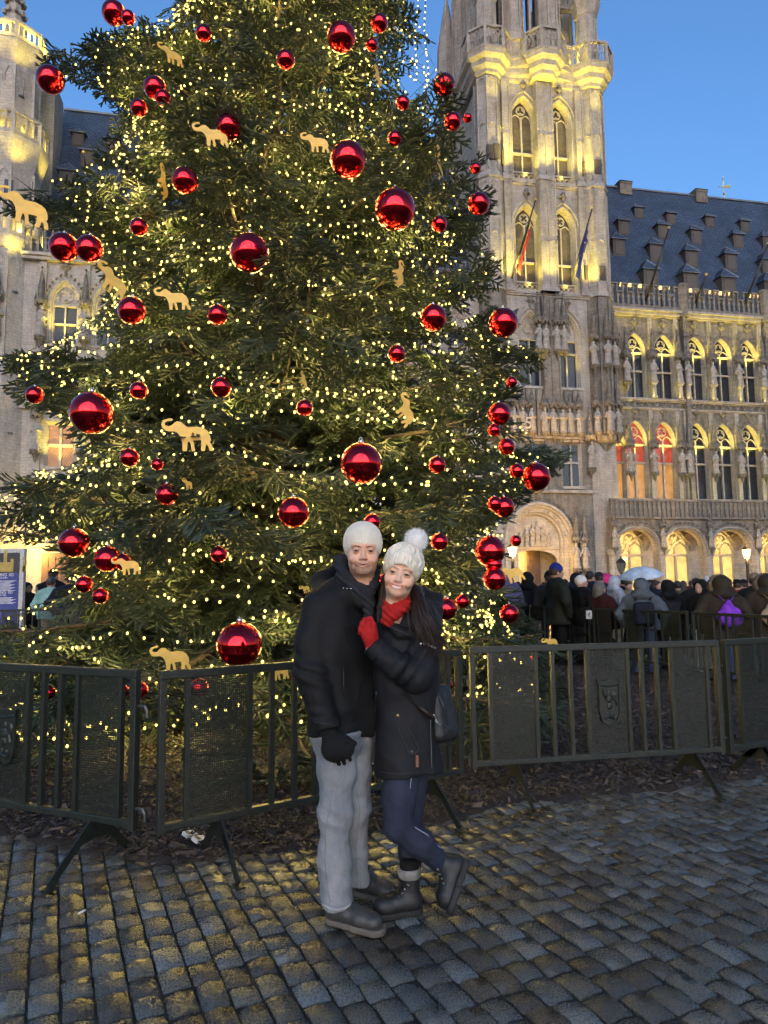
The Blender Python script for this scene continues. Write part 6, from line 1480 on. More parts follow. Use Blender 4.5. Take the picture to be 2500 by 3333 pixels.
def man_jeans(P):
    a = chain(P, [LG['h1'], LG['t1'], LG['k1'], LG['c1'], LG['a1']], [.098, .086, .074, .069, .076], .04); b = chain(P, [LG['h2'], LG['t2'], LG['k2'], LG['c2'], LG['a2']], [.098, .084, .070, .062, .068], .04)
    cr = lambda q, a_, b_: np.abs(np.sin(q[:, 2] * a_ + q[:, 0] * b_ + 2.2 * vnoise(q, 6))) ** .6 - .6
    wr = .0050 * cr(P, 34, 22) * np.exp(-((P[:, 2] - .22) / .16) ** 2) + .0045 * cr(P + .37, 30, -26) * np.exp(-((P[:, 2] - .58) / .10) ** 2) + .004 * cr(P + .9, 26, 40) * np.exp(-((P[:, 2] - .92) / .07) ** 2)
    wr = wr + .003 * np.sin(P[:, 2] * 70 + P[:, 0] * 40 + 3 * vnoise(P, 7)) * (np.exp(-((P[:, 2] - .50) / .07) ** 2) + np.exp(-((P[:, 2] - .17) / .09) ** 2) + .5 * np.exp(-((P[:, 2] - .88) / .05) ** 2))
    d = smin(smin(a, b, .018), slab(P, LG['h1'], LG['h2'], wp(1092, 2330, 3.46), wp(1150, 2330, 3.58), .10, .10), .04) + wr
    d = smax(d, .088 + .03 * np.clip((P[:, 1] - 3.42) * 2, 0, 1) - P[:, 2], .004); return smax(d, P[:, 2] - float(wp(1100, 2368, 3.5)[2]), .01)
world_sdf('jeans', man_jeans, [wp(1010, 2320, 3.3), wp(1260, 2990, 3.75)], .08, .0068, M_JEANS_M, man, lambda P: folds(P, .005, 12))
def seam(pts, r, name, mat, root): m = MB(); m.tube([tuple(p) for p in pts], r, 4); return put(m.mesh(name, True), name, mat, root)
def shoe(root, heel, toe, name, up_m, sole_m, ln=.295, high=.10, wd=.050, frame=None):
    """a lace-up boot: x runs heel to toe, z up; heel/toe are ground points"""
    if frame is None:
        d = Vector(toe) - Vector(heel); d.z = 0; d.normalize(); y = Vector((0, 0, 1)).cross(d); fr = Matrix((d, y, Vector((0, 0, 1)))).transposed().to_4x4(); fr.translation = Vector((heel[0], heel[1], .004))
    else: fr = frame
    def plan(x): return wd * (.80 + .20 * np.sin(np.clip(x / ln, 0, 1) * 3.0 - .4) + .12 * np.clip((x / ln - .45) * 2, 0, 1) * (x < ln * .86))
    def sole(P):
        x, y, z = P.T; c = np.clip(x, .042, ln - .050); r = np.where(x < ln * .5, .040, .048) * wd / .050 * 1.04; return smax(np.hypot((x - c), y) - r + .0005, np.abs(z - .0155) - .015, .006)
    def upper(P):
        x, y, z = P.T; Q = np.stack([x, y * .95, z], -1)
        d = chain(Q, [(.048, 0, .055), (.12, 0, .060), (.19, 0, .050), (ln - .058, 0, .046)], [.043, .045, .045, .042], .02); d = smin(d, chain(Q, [(.060, 0, .06), (.066, 0, .03 + high)], [.044, .047], .02), .03)
        d = smax(d, .0285 - z, .003); d = smax(d, z - (.035 + high), .004); d = smax(d, -cap(P, A3(.066, 0, .05 + high * .6), A3(.066, 0, .2 + high), .038), .004); return d
    sm = sdf_mesh('sole', sole, (-.02, -.08, -.01), (ln + .02, .08, .045), .005); um = sdf_mesh('upper', upper, (-.02, -.08, .02), (ln + .02, .08, .07 + high), .0055)
    b = link(name, um, up_m, root); b.matrix_local = Matrix.Translation(-root.location) @ fr; link('sole', sm, sole_m, b)
    n = 3 if high < .12 else 6; la = MB(); ey = MB()
    for k in range(n):
        t = k / max(1, n - 1); X, Z = .165 - .075 * t, .088 + (high - .075) * t; la.tube([(X, -.034, Z - .012), (X + .008, 0, Z + .006), (X, .034, Z - .012)], .0028, 5); ey.ball((X - .004, -.0415, Z - .02), .0042, 6, 4); ey.ball((X - .004, .0415, Z - .02), .0042, 6, 4)
    link('laces', la.mesh('laces', True), M_GLOVE_B if high > .12 else M_SOLE_G, b); link('eyelets', ey.mesh('eyelets', True), M_METAL, b, kind='stuff'); return b
shoe(man, gp(1062, 3000), gp(1215, 3040), 'shoe', M_LEATHER_G, M_SOLE_G, .31); shoe(man, gp(1148, 2908), gp(1262, 2938), 'shoe', M_LEATHER_G, M_SOLE_G, .30)
def hand_sdf(P, wrist, palm, k, tips, thumb, rp=.030, rf=.0105):
    d = chain(P, [wrist, palm], [rp * .95, rp], .02); 
    for b, mid, t in tips: d = smin(d, chain(P, [b, mid, t], [rf * 1.1, rf, rf * .85], .004), .006)
    d = smin(d, chain(P, thumb, [rf * 1.35, rf * 1.15, rf * .95], .006), .012); return d
def glove_m(P):
    pal = slab(P, wp(1078, 2428, 3.30), wp(1108, 2420, 3.27), wp(1088, 2448, 3.29), wp(1122, 2440, 3.26), .026, .022)
    d = smin(chain(P, [J['WR'], wp(1080, 2400, 3.30)], [.040, .036], .02), pal, .03)
    for (b, m_, t, Y) in (((1076, 2438), (1080, 2466), (1088, 2478), 3.305), ((1093, 2444), (1098, 2474), (1104, 2487), 3.285), ((1109, 2444), (1117, 2473), (1121, 2485), 3.265), ((1123, 2438), (1135, 2461), (1140, 2473), 3.25)):
        d = smin(d, chain(P, [wp(*b, Y), wp(*m_, Y - .01), wp(*t, Y + .012)], [.0112, .0104, .0090], .003), .003)
    return smin(d, chain(P, [wp(1092, 2402, 3.28), wp(1125, 2408, 3.25), wp(1154, 2420, 3.25)], [.020, .0145, .0118], .008), .012)
world_sdf('glove', glove_m, [wp(1050, 2370, 3.24), wp(1165, 2490, 3.34)], .035, .0035, M_GLOVE_B, man)
seam([wp(1119, 2158, 3.345), wp(1118, 2230, 3.335), wp(1117, 2262, 3.34)], .003, 'pocket_seam', M_BLACKM, man)
m = MB()
for q in ((1118, 1914), (1130, 1915), (1142, 1916)): c = wp(*q, 3.375); m.ball(tuple(c), .006, 6, 4, (1.2, .6, .6))
put(m.mesh('zip_pull', True), 'zip_pull', M_METAL, man)
# ------------------------------------------------------------------ woman
wom = empty('person', gp(1330, 2975), 0, label='smiling woman in white pompom hat, red scarf and charcoal parka leaning on the man', category='person')
OW = wp(1306, 1866, 3.40); HW = head_axes(-4, 1, 13.5, OW)
head(wom, OW, HW, False, sc=1.08)
TW = Matrix.Translation(Vector(OW) - wom.location) @ HW.to_4x4() @ Matrix.Scale(1.08, 4)
def hat_wom(P):
    x, y, z = P.T; ax = np.abs(x); o = ell(P, (0, .028, .050), (.089, .110, .090)); cut = .040 - 10.8 * ax ** 2 - .06 * np.clip((y + .02) / .12, 0, 1); band = np.clip((cut + .062 - z) / .006, 0, 1)
    th = np.arctan2(x, y - .03); o = o - .009 * band + .0012 * np.sin(th * 46) * band - .003 * (1 - band) * np.sin(th * 12 + 1.4 * np.sin(z * 120))
    i = ell(P, (0, .028, .040), (.081, .102, .087)); return smax(np.maximum(o, -i), cut - z, .005)
o = link('pompom_hat', sdf_mesh('pompom_hat', hat_wom, (-.12, -.12, -.13), (.12, .16, .17), .0034), M_HAT_W, wom); o.matrix_local = TW
pc_ = A3(.030, .030, .158); N = 5200; dv = rng.normal(size=(N, 3)); dv /= np.linalg.norm(dv, axis=1)[:, None]; ln2 = .050 + .012 * rng.random(N) ** 2; sd = np.cross(dv, rng.normal(size=(N, 3))); sd /= np.linalg.norm(sd, axis=1)[:, None]; r0 = rng.uniform(.008, .038, N)
V = np.stack([pc_ + dv * r0[:, None] - sd * .0013, pc_ + dv * r0[:, None] + sd * .0013, pc_ + dv * ln2[:, None] + rng.normal(0, .003, (N, 3))], 1).reshape(-1, 3); pm = mesh_np('pompom', V, np.arange(N * 3).reshape(-1, 3)); pm.materials.append(plain('white_fur', (.90, .88, .85), .9, var=.08)); q = link('pompom', pm, None, o, kind='stuff'); cb_ = MB(); cb_.ball(tuple(pc_), .043, 16, 12); link('pompom_core', cb_.mesh('pompom_core', True), pm.materials[0], o)
K = dict(SL=wp(1384, 2018, 3.50), EL=wp(1356, 2198, 3.36), WL=wp(1212, 2098, 3.315), SRr=wp(1262, 2012, 3.54), N=wp(1318, 1965, 3.52))
def wom_coat(P):
    d = slab(P, wp(1285, 2030, 3.52), wp(1362, 2030, 3.53), wp(1296, 2140, 3.50), wp(1352, 2140, 3.52), .088, .104); d = smin(d, slab(P, wp(1296, 2140, 3.50), wp(1352, 2140, 3.52), wp(1300, 2250, 3.50), wp(1342, 2250, 3.51), .104, .100), .04)
    d = smin(d, slab(P, wp(1300, 2250, 3.50), wp(1342, 2250, 3.51), wp(1306, 2560, 3.48), wp(1352, 2560, 3.50), .100, .121, 7), .04)
    d = smin(d, chain(P, [K['SL'], wp(1350, 1985, 3.52), K['N']], [.070, .072, .07], .05), .05); d = smin(d, chain(P, [K['SRr'], wp(1290, 1990, 3.53), K['N']], [.068, .07, .07], .05), .05)
    d = smax(d, float(wp(1300, 2526, 3.45)[2]) + .018 * np.sin((P[:, 0] - .1) * 9 + .6) - P[:, 2], .008)
    d = smax(d, -cap(P, K['N'] + A3(-.03, -.03, .0), wp(1298, 1890, 3.43), .05, .08), .02)
    a = chain(P, [K['SL'], wp(1382, 2110, 3.42), K['EL']], [.074, .072, .072], .03); a = smin(a, chain(P, [K['EL'], wp(1285, 2160, 3.315), K['WL']], [.071, .064, .052], .03), .025)
    ax_ = (K['WL'] - K['EL']); ax_ = ax_ / np.linalg.norm(ax_); t = (P - K['EL']) @ ax_; a = a + .0065 * np.sin(t * 105 + 1.0 + P[:, 2] * 10) * np.exp(-((t - .07) / .07) ** 2) + .003 * np.sin(t * 160) * np.exp(-((t - .2) / .05) ** 2)
    a = smax(a, (P - K['WL']) @ ax_ - .012, .006)
    b = chain(P, [K['SRr'], wp(1235, 2110, 3.64), wp(1160, 2170, 3.72)], [.07, .065, .05], .03)
    d = smin(np.minimum(smin(d, a, .016), 9), b, .03)
    hood = chain(P, [wp(1420, 1985, 3.50), wp(1416, 1960, 3.60), wp(1370, 1945, 3.66), wp(1300, 1950, 3.66)], [.030, .040, .05, .05], .04); hood = smin(hood, chain(P, [wp(1420, 1985, 3.50), wp(1405, 2035, 3.43), wp(1340, 2060, 3.40)], [.030, .030, .028], .02), .02)
    lap = chain(P, [wp(1248, 1985, 3.44), wp(1252, 2022, 3.42), wp(1300, 2060, 3.40), wp(1340, 2068, 3.40)], [.022, .026, .028, .026], .02)
    return smin(smin(d, hood, .02), lap, .012)
world_sdf('parka', wom_coat, [wp(1190, 1930, 3.28), wp(1440, 2540, 3.75)], .06, .0085, M_COAT_W, wom, lambda P: folds(P, .0080, 7.5))
def scarf_w(P):
    d = chain(P, [wp(1262, 1952, 3.46), wp(1272, 1985, 3.42), wp(1262, 2020, 3.405), wp(1248, 2024, 3.41)], [.034, .036, .028, .016], .02); d = smin(d, chain(P, [wp(1330, 1948, 3.47), wp(1312, 1968, 3.41), wp(1282, 1995, 3.39), wp(1258, 2012, 3.39)], [.032, .036, .034, .020], .02), .01)
    d = smin(d, chain(P, [wp(1262, 1948, 3.46), wp(1262, 1935, 3.56), wp(1320, 1935, 3.58), wp(1334, 1945, 3.47)], [.03, .035, .035, .03], .02), .02)
    u = P - wp(1290, 1985, 3.4); return d + .003 * np.sin((u[:, 0] * .9 + u[:, 2] * 1.1) * 170 + 2 * vnoise(P, 12))
world_sdf('scarf', scarf_w, [wp(1235, 1925, 3.37), wp(1355, 2035, 3.6)], .045, .0045, M_SCARF_R, wom, lambda P: folds(P, .002, 25))
def glove_w(P):
    d = chain(P, [K['WL'], wp(1202, 2062, 3.30), wp(1203, 2038, 3.292)], [.036, .036, .032], .02)
    for b, m_, t, Y in (((1210, 2040), (1203, 2014), (1186, 2016), 3.278), ((1201, 2042), (1190, 2020), (1177, 2027), 3.270), ((1192, 2052), (1180, 2033), (1172, 2043), 3.267), ((1186, 2064), (1175, 2050), (1171, 2060), 3.270)):
        d = smin(d, chain(P, [wp(*b, Y + .01), wp(*m_, Y), wp(*t, Y + .018)], [.0135, .0125, .010], .004), .004)
    return smin(d, chain(P, [wp(1216, 2058, 3.275), wp(1214, 2034, 3.268), wp(1208, 2015, 3.272)], [.015, .013, .011], .006), .006)
world_sdf('glove', glove_w, [wp(1160, 2000, 3.25), wp(1230, 2110, 3.34)], .03, .0032, M_GLOVE_R, wom)
LW = dict(hA=wp(1312, 2500, 3.46), tA=wp(1300, 2590, 3.42), kA=wp(1296, 2690, 3.37), cA=wp(1368, 2745, 3.43), aA=wp(1432, 2806, 3.50), hB=wp(1340, 2500, 3.55), kB=wp(1330, 2700, 3.57), cB=wp(1337, 2770, 3.59), aB=wp(1340, 2850, 3.60))
def wom_jeans(P):
    a = chain(P, [LW['hA'], LW['tA'], LW['kA']], [.088, .078, .066], .03); a = smin(a, chain(P, [LW['kA'], LW['cA'], LW['aA']], [.064, .060, .046], .03), .02)
    b = chain(P, [LW['hB'], LW['kB'], LW['cB'], LW['aB']], [.086, .060, .054, .044], .03); r = np.linalg.norm(P - (LW['kA'] + A3(.05, 0, .0)), axis=1); a = a + .004 * np.sin(P[:, 0] * 120 + P[:, 2] * 60) * np.exp(-(r / .06) ** 2)
    return smin(a, b, .012)
world_sdf('jeans', wom_jeans, [wp(1240, 2470, 3.3), wp(1450, 2860, 3.72)], .08, .0075, M_JEANS_W, wom, lambda P: folds(P, .0025, 14))
seam([wp(1339, 2532, 3.375), wp(1330, 2610, 3.35), wp(1326, 2672, 3.335), wp(1345, 2690, 3.35), wp(1390, 2716, 3.385), wp(1425, 2752, 3.44), wp(1448, 2768, 3.475)], .0022, 'side_seam', plain('pale_denim_stitch', (.30, .32, .40), .8), wom)
def boot_cuff(root, fr, high):
    c = MB(); c.lathe([(.047, .01 + high), (.053, .015 + high), (.055, .045 + high), (.050, .056 + high), (.040, .05 + high)], 18, (.066, 0, 0)); o = link('knit_cuff', c.mesh('knit_cuff', True), M_CUFFK, root); o.matrix_local = Matrix.Translation(-root.location) @ fr
    c = MB(); c.lathe([(.042, .03 + high), (.046, .05 + high), (.046, .085 + high), (.040, .09 + high)], 16, (.066, 0, 0)); o = link('sock', c.mesh('sock', True), M_GLOVE_B, root); o.matrix_local = Matrix.Translation(-root.location) @ fr
hl, tl_ = gp(1378, 2972), gp(1228, 2992); d = Vector((tl_.x - hl.x, tl_.y - hl.y, 0)).normalized(); fr1 = Matrix((d, Vector((0, 0, 1)).cross(d), Vector((0, 0, 1)))).transposed().to_4x4(); fr1.translation = Vector((hl.x, hl.y, .004))
shoe(wom, hl, tl_, 'boot', M_LEATHER_B, M_SOLE_B, .262, .155, .047, fr1); boot_cuff(wom, fr1, .155)
h2, t2 = Vector(wp(1532, 2795, 3.50)), Vector(wp(1470, 2985, 3.42)); X_ = (t2 - h2).normalized(); up = (Vector(LW['aA']) - h2); up = (up - X_ * up.dot(X_)).normalized(); fr2 = Matrix((X_, up.cross(X_), up)).transposed().to_4x4(); fr2.translation = h2
shoe(wom, None, None, 'boot', M_LEATHER_B, M_SOLE_B, .262, .150, .047, fr2); boot_cuff(wom, fr2, .150)
# long hair: a soft mass with loose locks over it
def hair_f(P):
    a = chain(P, [wp(1352, 1935, 3.47), wp(1368, 1985, 3.40), wp(1376, 2030, 3.365), wp(1398, 2075, 3.37), wp(1416, 2105, 3.40)], [.034, .040, .034, .026, .010], .02)
    b = chain(P, [wp(1262, 1880, 3.45), wp(1252, 1930, 3.46), wp(1243, 1975, 3.46), wp(1236, 2020, 3.44)], [.022, .026, .022, .010], .02); c = chain(P, [wp(1270, 1900, 3.52), wp(1310, 1915, 3.56), wp(1352, 1930, 3.50)], [.05, .06, .045], .03)
    return smin(np.minimum(a, b), c, .02) + .0022 * np.sin(P[:, 0] * 420 + 40 * vnoise(P, 6))
world_sdf('hair', hair_f, [wp(1225, 1860, 3.35), wp(1430, 2120, 3.6)], .04, .0055, M_HAIR, wom)
m = MB()
for i in range(150):
    j = rng.normal(0, 1, (6, 3)) * .004; o_ = rng.normal(0, .016, 3); L = [wp(1350, 1925, 3.47), wp(1366, 1975, 3.385), wp(1374, 2020, 3.35), wp(1390, 2060, 3.35), wp(1412, 2095, 3.375), wp(1428 + rnd.uniform(-30, 20), 2125 + rnd.uniform(-30, 25), 3.39)]
    pts = [tuple(p + o_ * (1 + .25 * k) + j[k] + A3(0, -.012, 0)) for k, p in enumerate(L)]; n0 = rnd.choice((0, 0, 1)); m.tube(pts[n0:], [.0016] * (5 - n0) + [.0005], 3, False)
for i in range(60):
    o_ = rng.normal(0, .010, 3); L = [wp(1266, 1868, 3.425), wp(1256, 1925, 3.435), wp(1246, 1975, 3.43), wp(1238 + rnd.uniform(-8, 8), 2020 + rnd.uniform(-20, 25), 3.42)]; m.tube([tuple(p + o_) for p in L], [.0015, .0015, .0013, .0005], 3, False)
put(m.mesh('hair_locks', True), 'hair_locks', M_HAIR, wom, kind='stuff')
# coat trim: storm flap, snaps, leather tab, zip, sleeve lettering
def onto(o, px, py, off=.003):
    """first point of o met by a line of sight, lifted off the cloth"""
    me = o.data; inv = o.matrix_world.inverted(); 
    r = ray(px, py); hit, loc, nrm, _ = o.ray_cast(CAM_P - Vector(o_off(o)), r); 
    return (Vector(loc) + Vector(o_off(o)) + nrm * off, nrm) if hit else (None, None)
def o_off(o): return (0, 0, 0)
bpy.context.view_layer.update()
parka = [c for c in wom.children if c.name.startswith('parka')][0]; jack = [c for c in man.children if c.name.startswith('jacket')][0]
def drape(o, pts, nm, mat, root, r=None, w=None, off=.003):
    """a line of trim laid on the cloth"""
    P = [];
    for p in pts:
        q, n = onto(o, *p, off)
        if q is not None: P.append(q)
    if len(P) < 2: return
    m = MB(); m.tube(P, r, 5, True); put(m.mesh(nm, True), nm, mat, root)
def lerp_px(pts, n=10):
    out = []
    for a, b in zip(pts, pts[1:]):
        for i in range(n): out.append((a[0] + (b[0] - a[0]) * i / n, a[1] + (b[1] - a[1]) * i / n))
    return out + [pts[-1]]
drape(parka, lerp_px([(1288, 2332), (1300, 2380), (1332, 2452), (1345, 2458)]), 'storm_flap_edge', M_BLACKM, wom, .0025); drape(parka, lerp_px([(1345, 2458), (1362, 2440), (1340, 2390), (1310, 2335)]), 'storm_flap_edge', M_BLACKM, wom, .002)
drape(parka, lerp_px([(1226, 2250), (1222, 2400), (1218, 2505)]), 'front_zip', M_BLACKM, wom, .004); drape(parka, lerp_px([(1400, 2340), (1402, 2420), (1404, 2500)]), 'side_zip', M_STEEL, wom, .0025)
drape(parka, lerp_px([(1250, 2028), (1290, 2050), (1335, 2070)]), 'collar_edge', M_BLACKM, wom, .003); drape(parka, lerp_px([(1322, 2120), (1300, 2150), (1302, 2165)]), 'draw_cord', M_BLACKM, wom, .0025)
drape(jack, lerp_px([(1203, 1975), (1204, 2050)]), 'front_zip', M_STEEL, man, .003)
for px, py, mt, r in ((1294.7, 2329, M_BRASS, .0085), (1339.6, 2447, M_STEEL, .009), (1203, 2069, M_METAL, .007), (1383.5, 1992.5, M_METAL, .006)):
    q, n = onto(parka, px, py, .002)
    if q is not None: m = MB(); m.ball(tuple(q), r, 10, 6, (1, .6, 1)); put(m.mesh('snap', True), 'snap', mt, wom)
q, n = onto(parka, 1357, 2475, .004)
if q is not None: m = MB(); m.box(q.x - .006, q.x + .006, q.y - .006, q.y, q.z - .028, q.z + .024); put(m.mesh('leather_tab'), 'leather_tab', M_TAN, wom)
def text_on(o, px, py, body, size, ang, mat, root, name):
    q, n = onto(o, px, py, .004)
    if q is None: return
    cu = bpy.data.curves.new('t', 'FONT'); cu.body = body; cu.size = size; cu.extrude = .0006; tmp = bpy.data.objects.new('t', cu); C.objects.link(tmp); bpy.context.view_layer.update()
    me = bpy.data.meshes.new_from_object(tmp.evaluated_get(bpy.context.evaluated_depsgraph_get())); bpy.data.objects.remove(tmp); me.name = name
    n = n.normalized(); z = n; xh = Vector((1, 0, 0)); xh = (xh - z * xh.dot(z)).normalized(); yh = z.cross(xh); R3 = Matrix((xh, yh, z)).transposed() @ Matrix.Rotation(R(ang), 3, 'Z')
    if len(me.materials): me.materials.clear()
    t = link(name, me, mat, root); t.matrix_local = Matrix.Translation(q - root.location) @ R3.to_4x4(); return t
M_PRINT = plain('white_print', (.62, .63, .66), .6)
text_on(parka, 1376, 2097, 'Columbia', .019, -32, M_PRINT, wom, 'sleeve_lettering'); q, n = onto(parka, 1370, 2096, .003)
if q is not None: m = MB(); s_ = .0065; m.prism([(q.x - s_, q.z), (q.x, q.z - s_), (q.x + s_, q.z), (q.x, q.z + s_)], q.y - .002, q.y); put(m.mesh('sleeve_emblem'), 'sleeve_emblem', M_PRINT, wom)
text_on(parka, 1194, 2116, 'OMNI-SHIELD', .0075, 28, M_PRINT, wom, 'sleeve_lettering')
# shoulder bag
bag = empty('shoulder_bag', wp(1445, 2405, 3.50), 0, label='black shoulder bag hanging at the woman\'s hip on a webbing strap', category='bag')
B0, B1, B2, B3 = wp(1412, 2245, 3.50), wp(1448, 2245, 3.54), wp(1470, 2385, 3.52), wp(1432, 2395, 3.47)
def bag_f(P): return slab(P, B0, B1, B3, B2, .026, .036, 6, .03)
world_sdf('bag_body', bag_f, [B0, B1, B2, B3], .07, .006, M_LEATHER_B, bag, lambda P: folds(P, .004, 14))
def ribbon(pts, w, t, nm, mat, root):
    m = MB(); m.tube([tuple(p) for p in pts], w, 6, True, t); return put(m.mesh(nm, True), nm, mat, root)
ribbon([wp(1318, 2255, 3.375), wp(1360, 2295, 3.372), wp(1385, 2322, 3.385), wp(1404, 2335, 3.41)], .020, .25, 'strap', fabric('brown_black_webbing', (.018, .014, .012), .8), bag)
ribbon([wp(1368, 2305, 3.368), wp(1404, 2336, 3.405)], .024, .28, 'strap_end', plain('dark_brown_leather', (.030, .018, .012), .5), bag)
m = MB(); c = wp(1410, 2330, 3.40); m.tube([tuple(wp(1404, 2336, 3.40)), tuple(wp(1412, 2325, 3.395)), tuple(wp(1418, 2338, 3.40)), tuple(wp(1432, 2352, 3.42)), tuple(wp(1436, 2358, 3.42)), tuple(wp(1428, 2358, 3.42)), tuple(wp(1416, 2344, 3.40))], .0028, 6); put(m.mesh('snap_hook', True), 'snap_hook', M_METAL, bag)
seam([wp(1423, 2250, 3.465), wp(1445, 2300, 3.462), wp(1458, 2370, 3.462)], .002, 'bag_zip', M_STEEL, bag)
jm = [c for c in man.children if c.name.startswith('jeans')][0]
M_STITCH = plain('grey_denim_seam', (.155, .165, .18), .85); M_HEM = plain('pale_frayed_hem', (.36, .36, .36), .9)
drape(jm, lerp_px([(1086, 2486), (1080, 2600), (1060, 2700), (1058, 2802), (1066, 2880), (1076, 2936)], 8), 'leg_seam', M_STITCH, man, .0016, off=.0008); drape(jm, lerp_px([(1160, 2560), (1172, 2640), (1158, 2760), (1163, 2850)], 8), 'leg_seam', M_STITCH, man, .0014, off=.0008)
drape(jm, lerp_px([(1050, 2944), (1075, 2958), (1100, 2962), (1125, 2956), (1147, 2940)], 6), 'hem', M_HEM, man, .0030, off=.0005); drape(jm, lerp_px([(1049, 2934), (1075, 2948), (1100, 2952), (1125, 2946), (1146, 2930)], 6), 'hem', M_STITCH, man, .0014, off=.0005)
drape(jm, lerp_px([(1048, 2400), (1054, 2440), (1066, 2462)], 5), 'pocket_seam', M_STITCH, man, .0016, off=.0008)
drape(jack, lerp_px([(1022, 2350), (1090, 2362), (1180, 2356)], 6), 'hem_seam', M_BLACKM, man, .002, off=.0005)
drape(parka, lerp_px([(1238, 2512), (1300, 2520), (1380, 2512)], 6), 'hem_seam', M_BLACKM, wom, .002, off=.0005)
# ================================================================== PEOPLE IN THE SQUARE
def cloth_c(name, c): return fabric(name, c, .8, bump=.3, wr=.8)
CM = {k: cloth_c(k + '_cloth', v) for k, v in dict(black=(.007, .007, .0075), navy=(.010, .012, .022), green=(.015, .018, .014), brown=(.026, .020, .014), maroon=(.034, .008, .008), white=(.45, .47, .52), grey=(.065, .08, .10), charcoal=(.018, .018, .020),
      mint=(.22, .38, .36), olive=(.060, .060, .036), red=(.30, .02, .025), tan=(.16, .12, .08), denim=(.045, .065, .14), beige=(.30, .24, .17), purple=(.16, .035, .42), blue=(.018, .028, .22), pink=(.62, .03, .16), lilac=(.10, .09, .20), pale=(.42, .50, .58), teal=(.03, .12, .12)).items()}
HM_ = {k: plain(k + '_hair', v, .6, nscale=40) for k, v in dict(black=(.012, .010, .009), brown=(.035, .02, .012), grey=(.10, .095, .09), white=(.55, .54, .52), blond=(.22, .14, .07)).items()}
M_FACE = plain('bystander_skin', (.45, .26, .19), .55, var=.12, nscale=18); M_FUR = plain('tan_fur_trim', (.15, .11, .075), .95, var=.6, nscale=90, bump=1.0, bscale=140)
def ppl_mesh(name, f, lo, hi, h=.024): return sdf_mesh(name, f, lo, hi, h)
def coat_f(hem, arm, seed):
    rs = random.Random(seed); a1 = rs.uniform(.0, .08)
    def f(P):
        d = None
        for z, w, r in ((1.40, .10, .105), (1.25, .11, .125), (1.05, .09, .125), (.9, .10, .135), (hem - .02, .11, .15)):
            if z < hem - .03: continue
            g = cap(P, A3(-w, .01, z), A3(w, .01, z), r); d = g if d is None else smin(d, g, .10)
        d = smin(d, chain(P, [(-.17, .01, 1.40), (0, .01, 1.47), (.17, .01, 1.40)], [.08, .075, .08], .05), .05)
        for s in (-1, 1):
            L = [(s * .215, .01, 1.38), (s * (.27 + a1), .02, 1.12), (s * .26, -.06, .88)] if arm == 'down' or (arm == 'one' and s < 0) else [(s * .215, .01, 1.38), (s * (.29 + a1), -.02, 1.13), (s * .14, -.25, 1.16)] if arm in ('front', 'one') else [(s * .215, .01, 1.38), (s * .26, -.12, 1.18), (s * .2, -.30, 1.42)]
            d = smin(d, chain(P, L, [.078, .070, .055], .03), .03)
        d = smax(d, hem - P[:, 2], .02); return d + folds(P, .010, 7)
    return f
def legs_f(P):
    d = None
    for s in (-1, 1):
        g = chain(P, [(s * .095, 0, .92), (s * .10, -.01, .5), (s * .105, .02, .09)], [.095, .07, .058], .03); d = g if d is None else smin(d, g, .03)
    return d + folds(P, .006, 9)
def shoes_f(P):
    d = None
    for s in (-1, 1): g = smax(chain(P, [(s * .105, .05, .05), (s * .115, -.15, .04)], [.052, .045], .02), .004 - P[:, 2], .004); d = g if d is None else np.minimum(d, g)
    return d
def face_f(P):
    S = np.stack([np.abs(P[:, 0]), P[:, 1], P[:, 2]], -1); d = ell(P, (0, .01, 1.63), (.076, .095, .118)); d = smin(d, ell(P, (0, -.045, 1.565), (.048, .045, .045)), .03); d = smin(d, ell(P, (0, -.098, 1.605), (.013, .020, .022)), .012)
    d = smax(d, -ell(S, (.032, -.105, 1.638), (.018, .022, .010)), .01); d = smin(d, ell(S, (.08, .015, 1.61), (.010, .02, .03)), .008); return smin(d, cap(P, A3(0, .015, 1.55), A3(0, .02, 1.42), .052), .02)
def hair_short(P): return np.maximum(ell(P, (0, .022, 1.655), (.086, .100, .110)), -ell(P, (0, -.07, 1.58), (.075, .085, .10))) + .006 * vnoise(P, 40)
def hair_long(P): return np.maximum(smin(ell(P, (0, .022, 1.655), (.090, .104, .112)), ell(P, (0, .06, 1.50), (.10, .065, .16)), .05), -ell(P, (0, -.07, 1.58), (.072, .09, .11))) + .006 * vnoise(P, 30)
def beanie_f(P): return np.maximum(smin(ell(P, (0, .012, 1.675), (.088, .105, .112)), ell(P, (0, .02, 1.74), (.06, .07, .06)), .03), 1.655 - .15 * (P[:, 1]) - P[:, 2])
def bobble_f(P): return np.minimum(beanie_f(P), ell(P, (0, .02, 1.83), (.05, .05, .05)))
def brim_f(P): return np.minimum(np.maximum(ell(P, (0, .01, 1.69), (.088, .105, .10)), 1.67 - P[:, 2]), ell(P, (0, .0, 1.685), (.135, .15, .012)))
def hood_f(P):
    o = smin(ell(P, (0, .03, 1.645), (.122, .130, .145)), ell(P, (0, .07, 1.47), (.17, .11, .10)), .06); return smax(o, -ell(P, (0, -.12, 1.62), (.085, .13, .115)), .02) + .010 * vnoise(P, 12)
def fur_f(P):
    q = P - A3(0, -.05, 1.62); r = np.hypot(q[:, 0] / .115, q[:, 2] / .14); return np.maximum(np.abs(r - 1) * .11 - .035, np.abs(q[:, 1]) - .045) + .012 * vnoise(P, 45)
_pm = {}
def pmesh(key, f, lo, hi, h=.024):
    if key not in _pm: _pm[key] = ppl_mesh(key[0], f, lo, hi, h)
    return _pm[key]
HB = ((-.2, -.2, 1.38), (.2, .22, 1.92))
CROWD_R = None
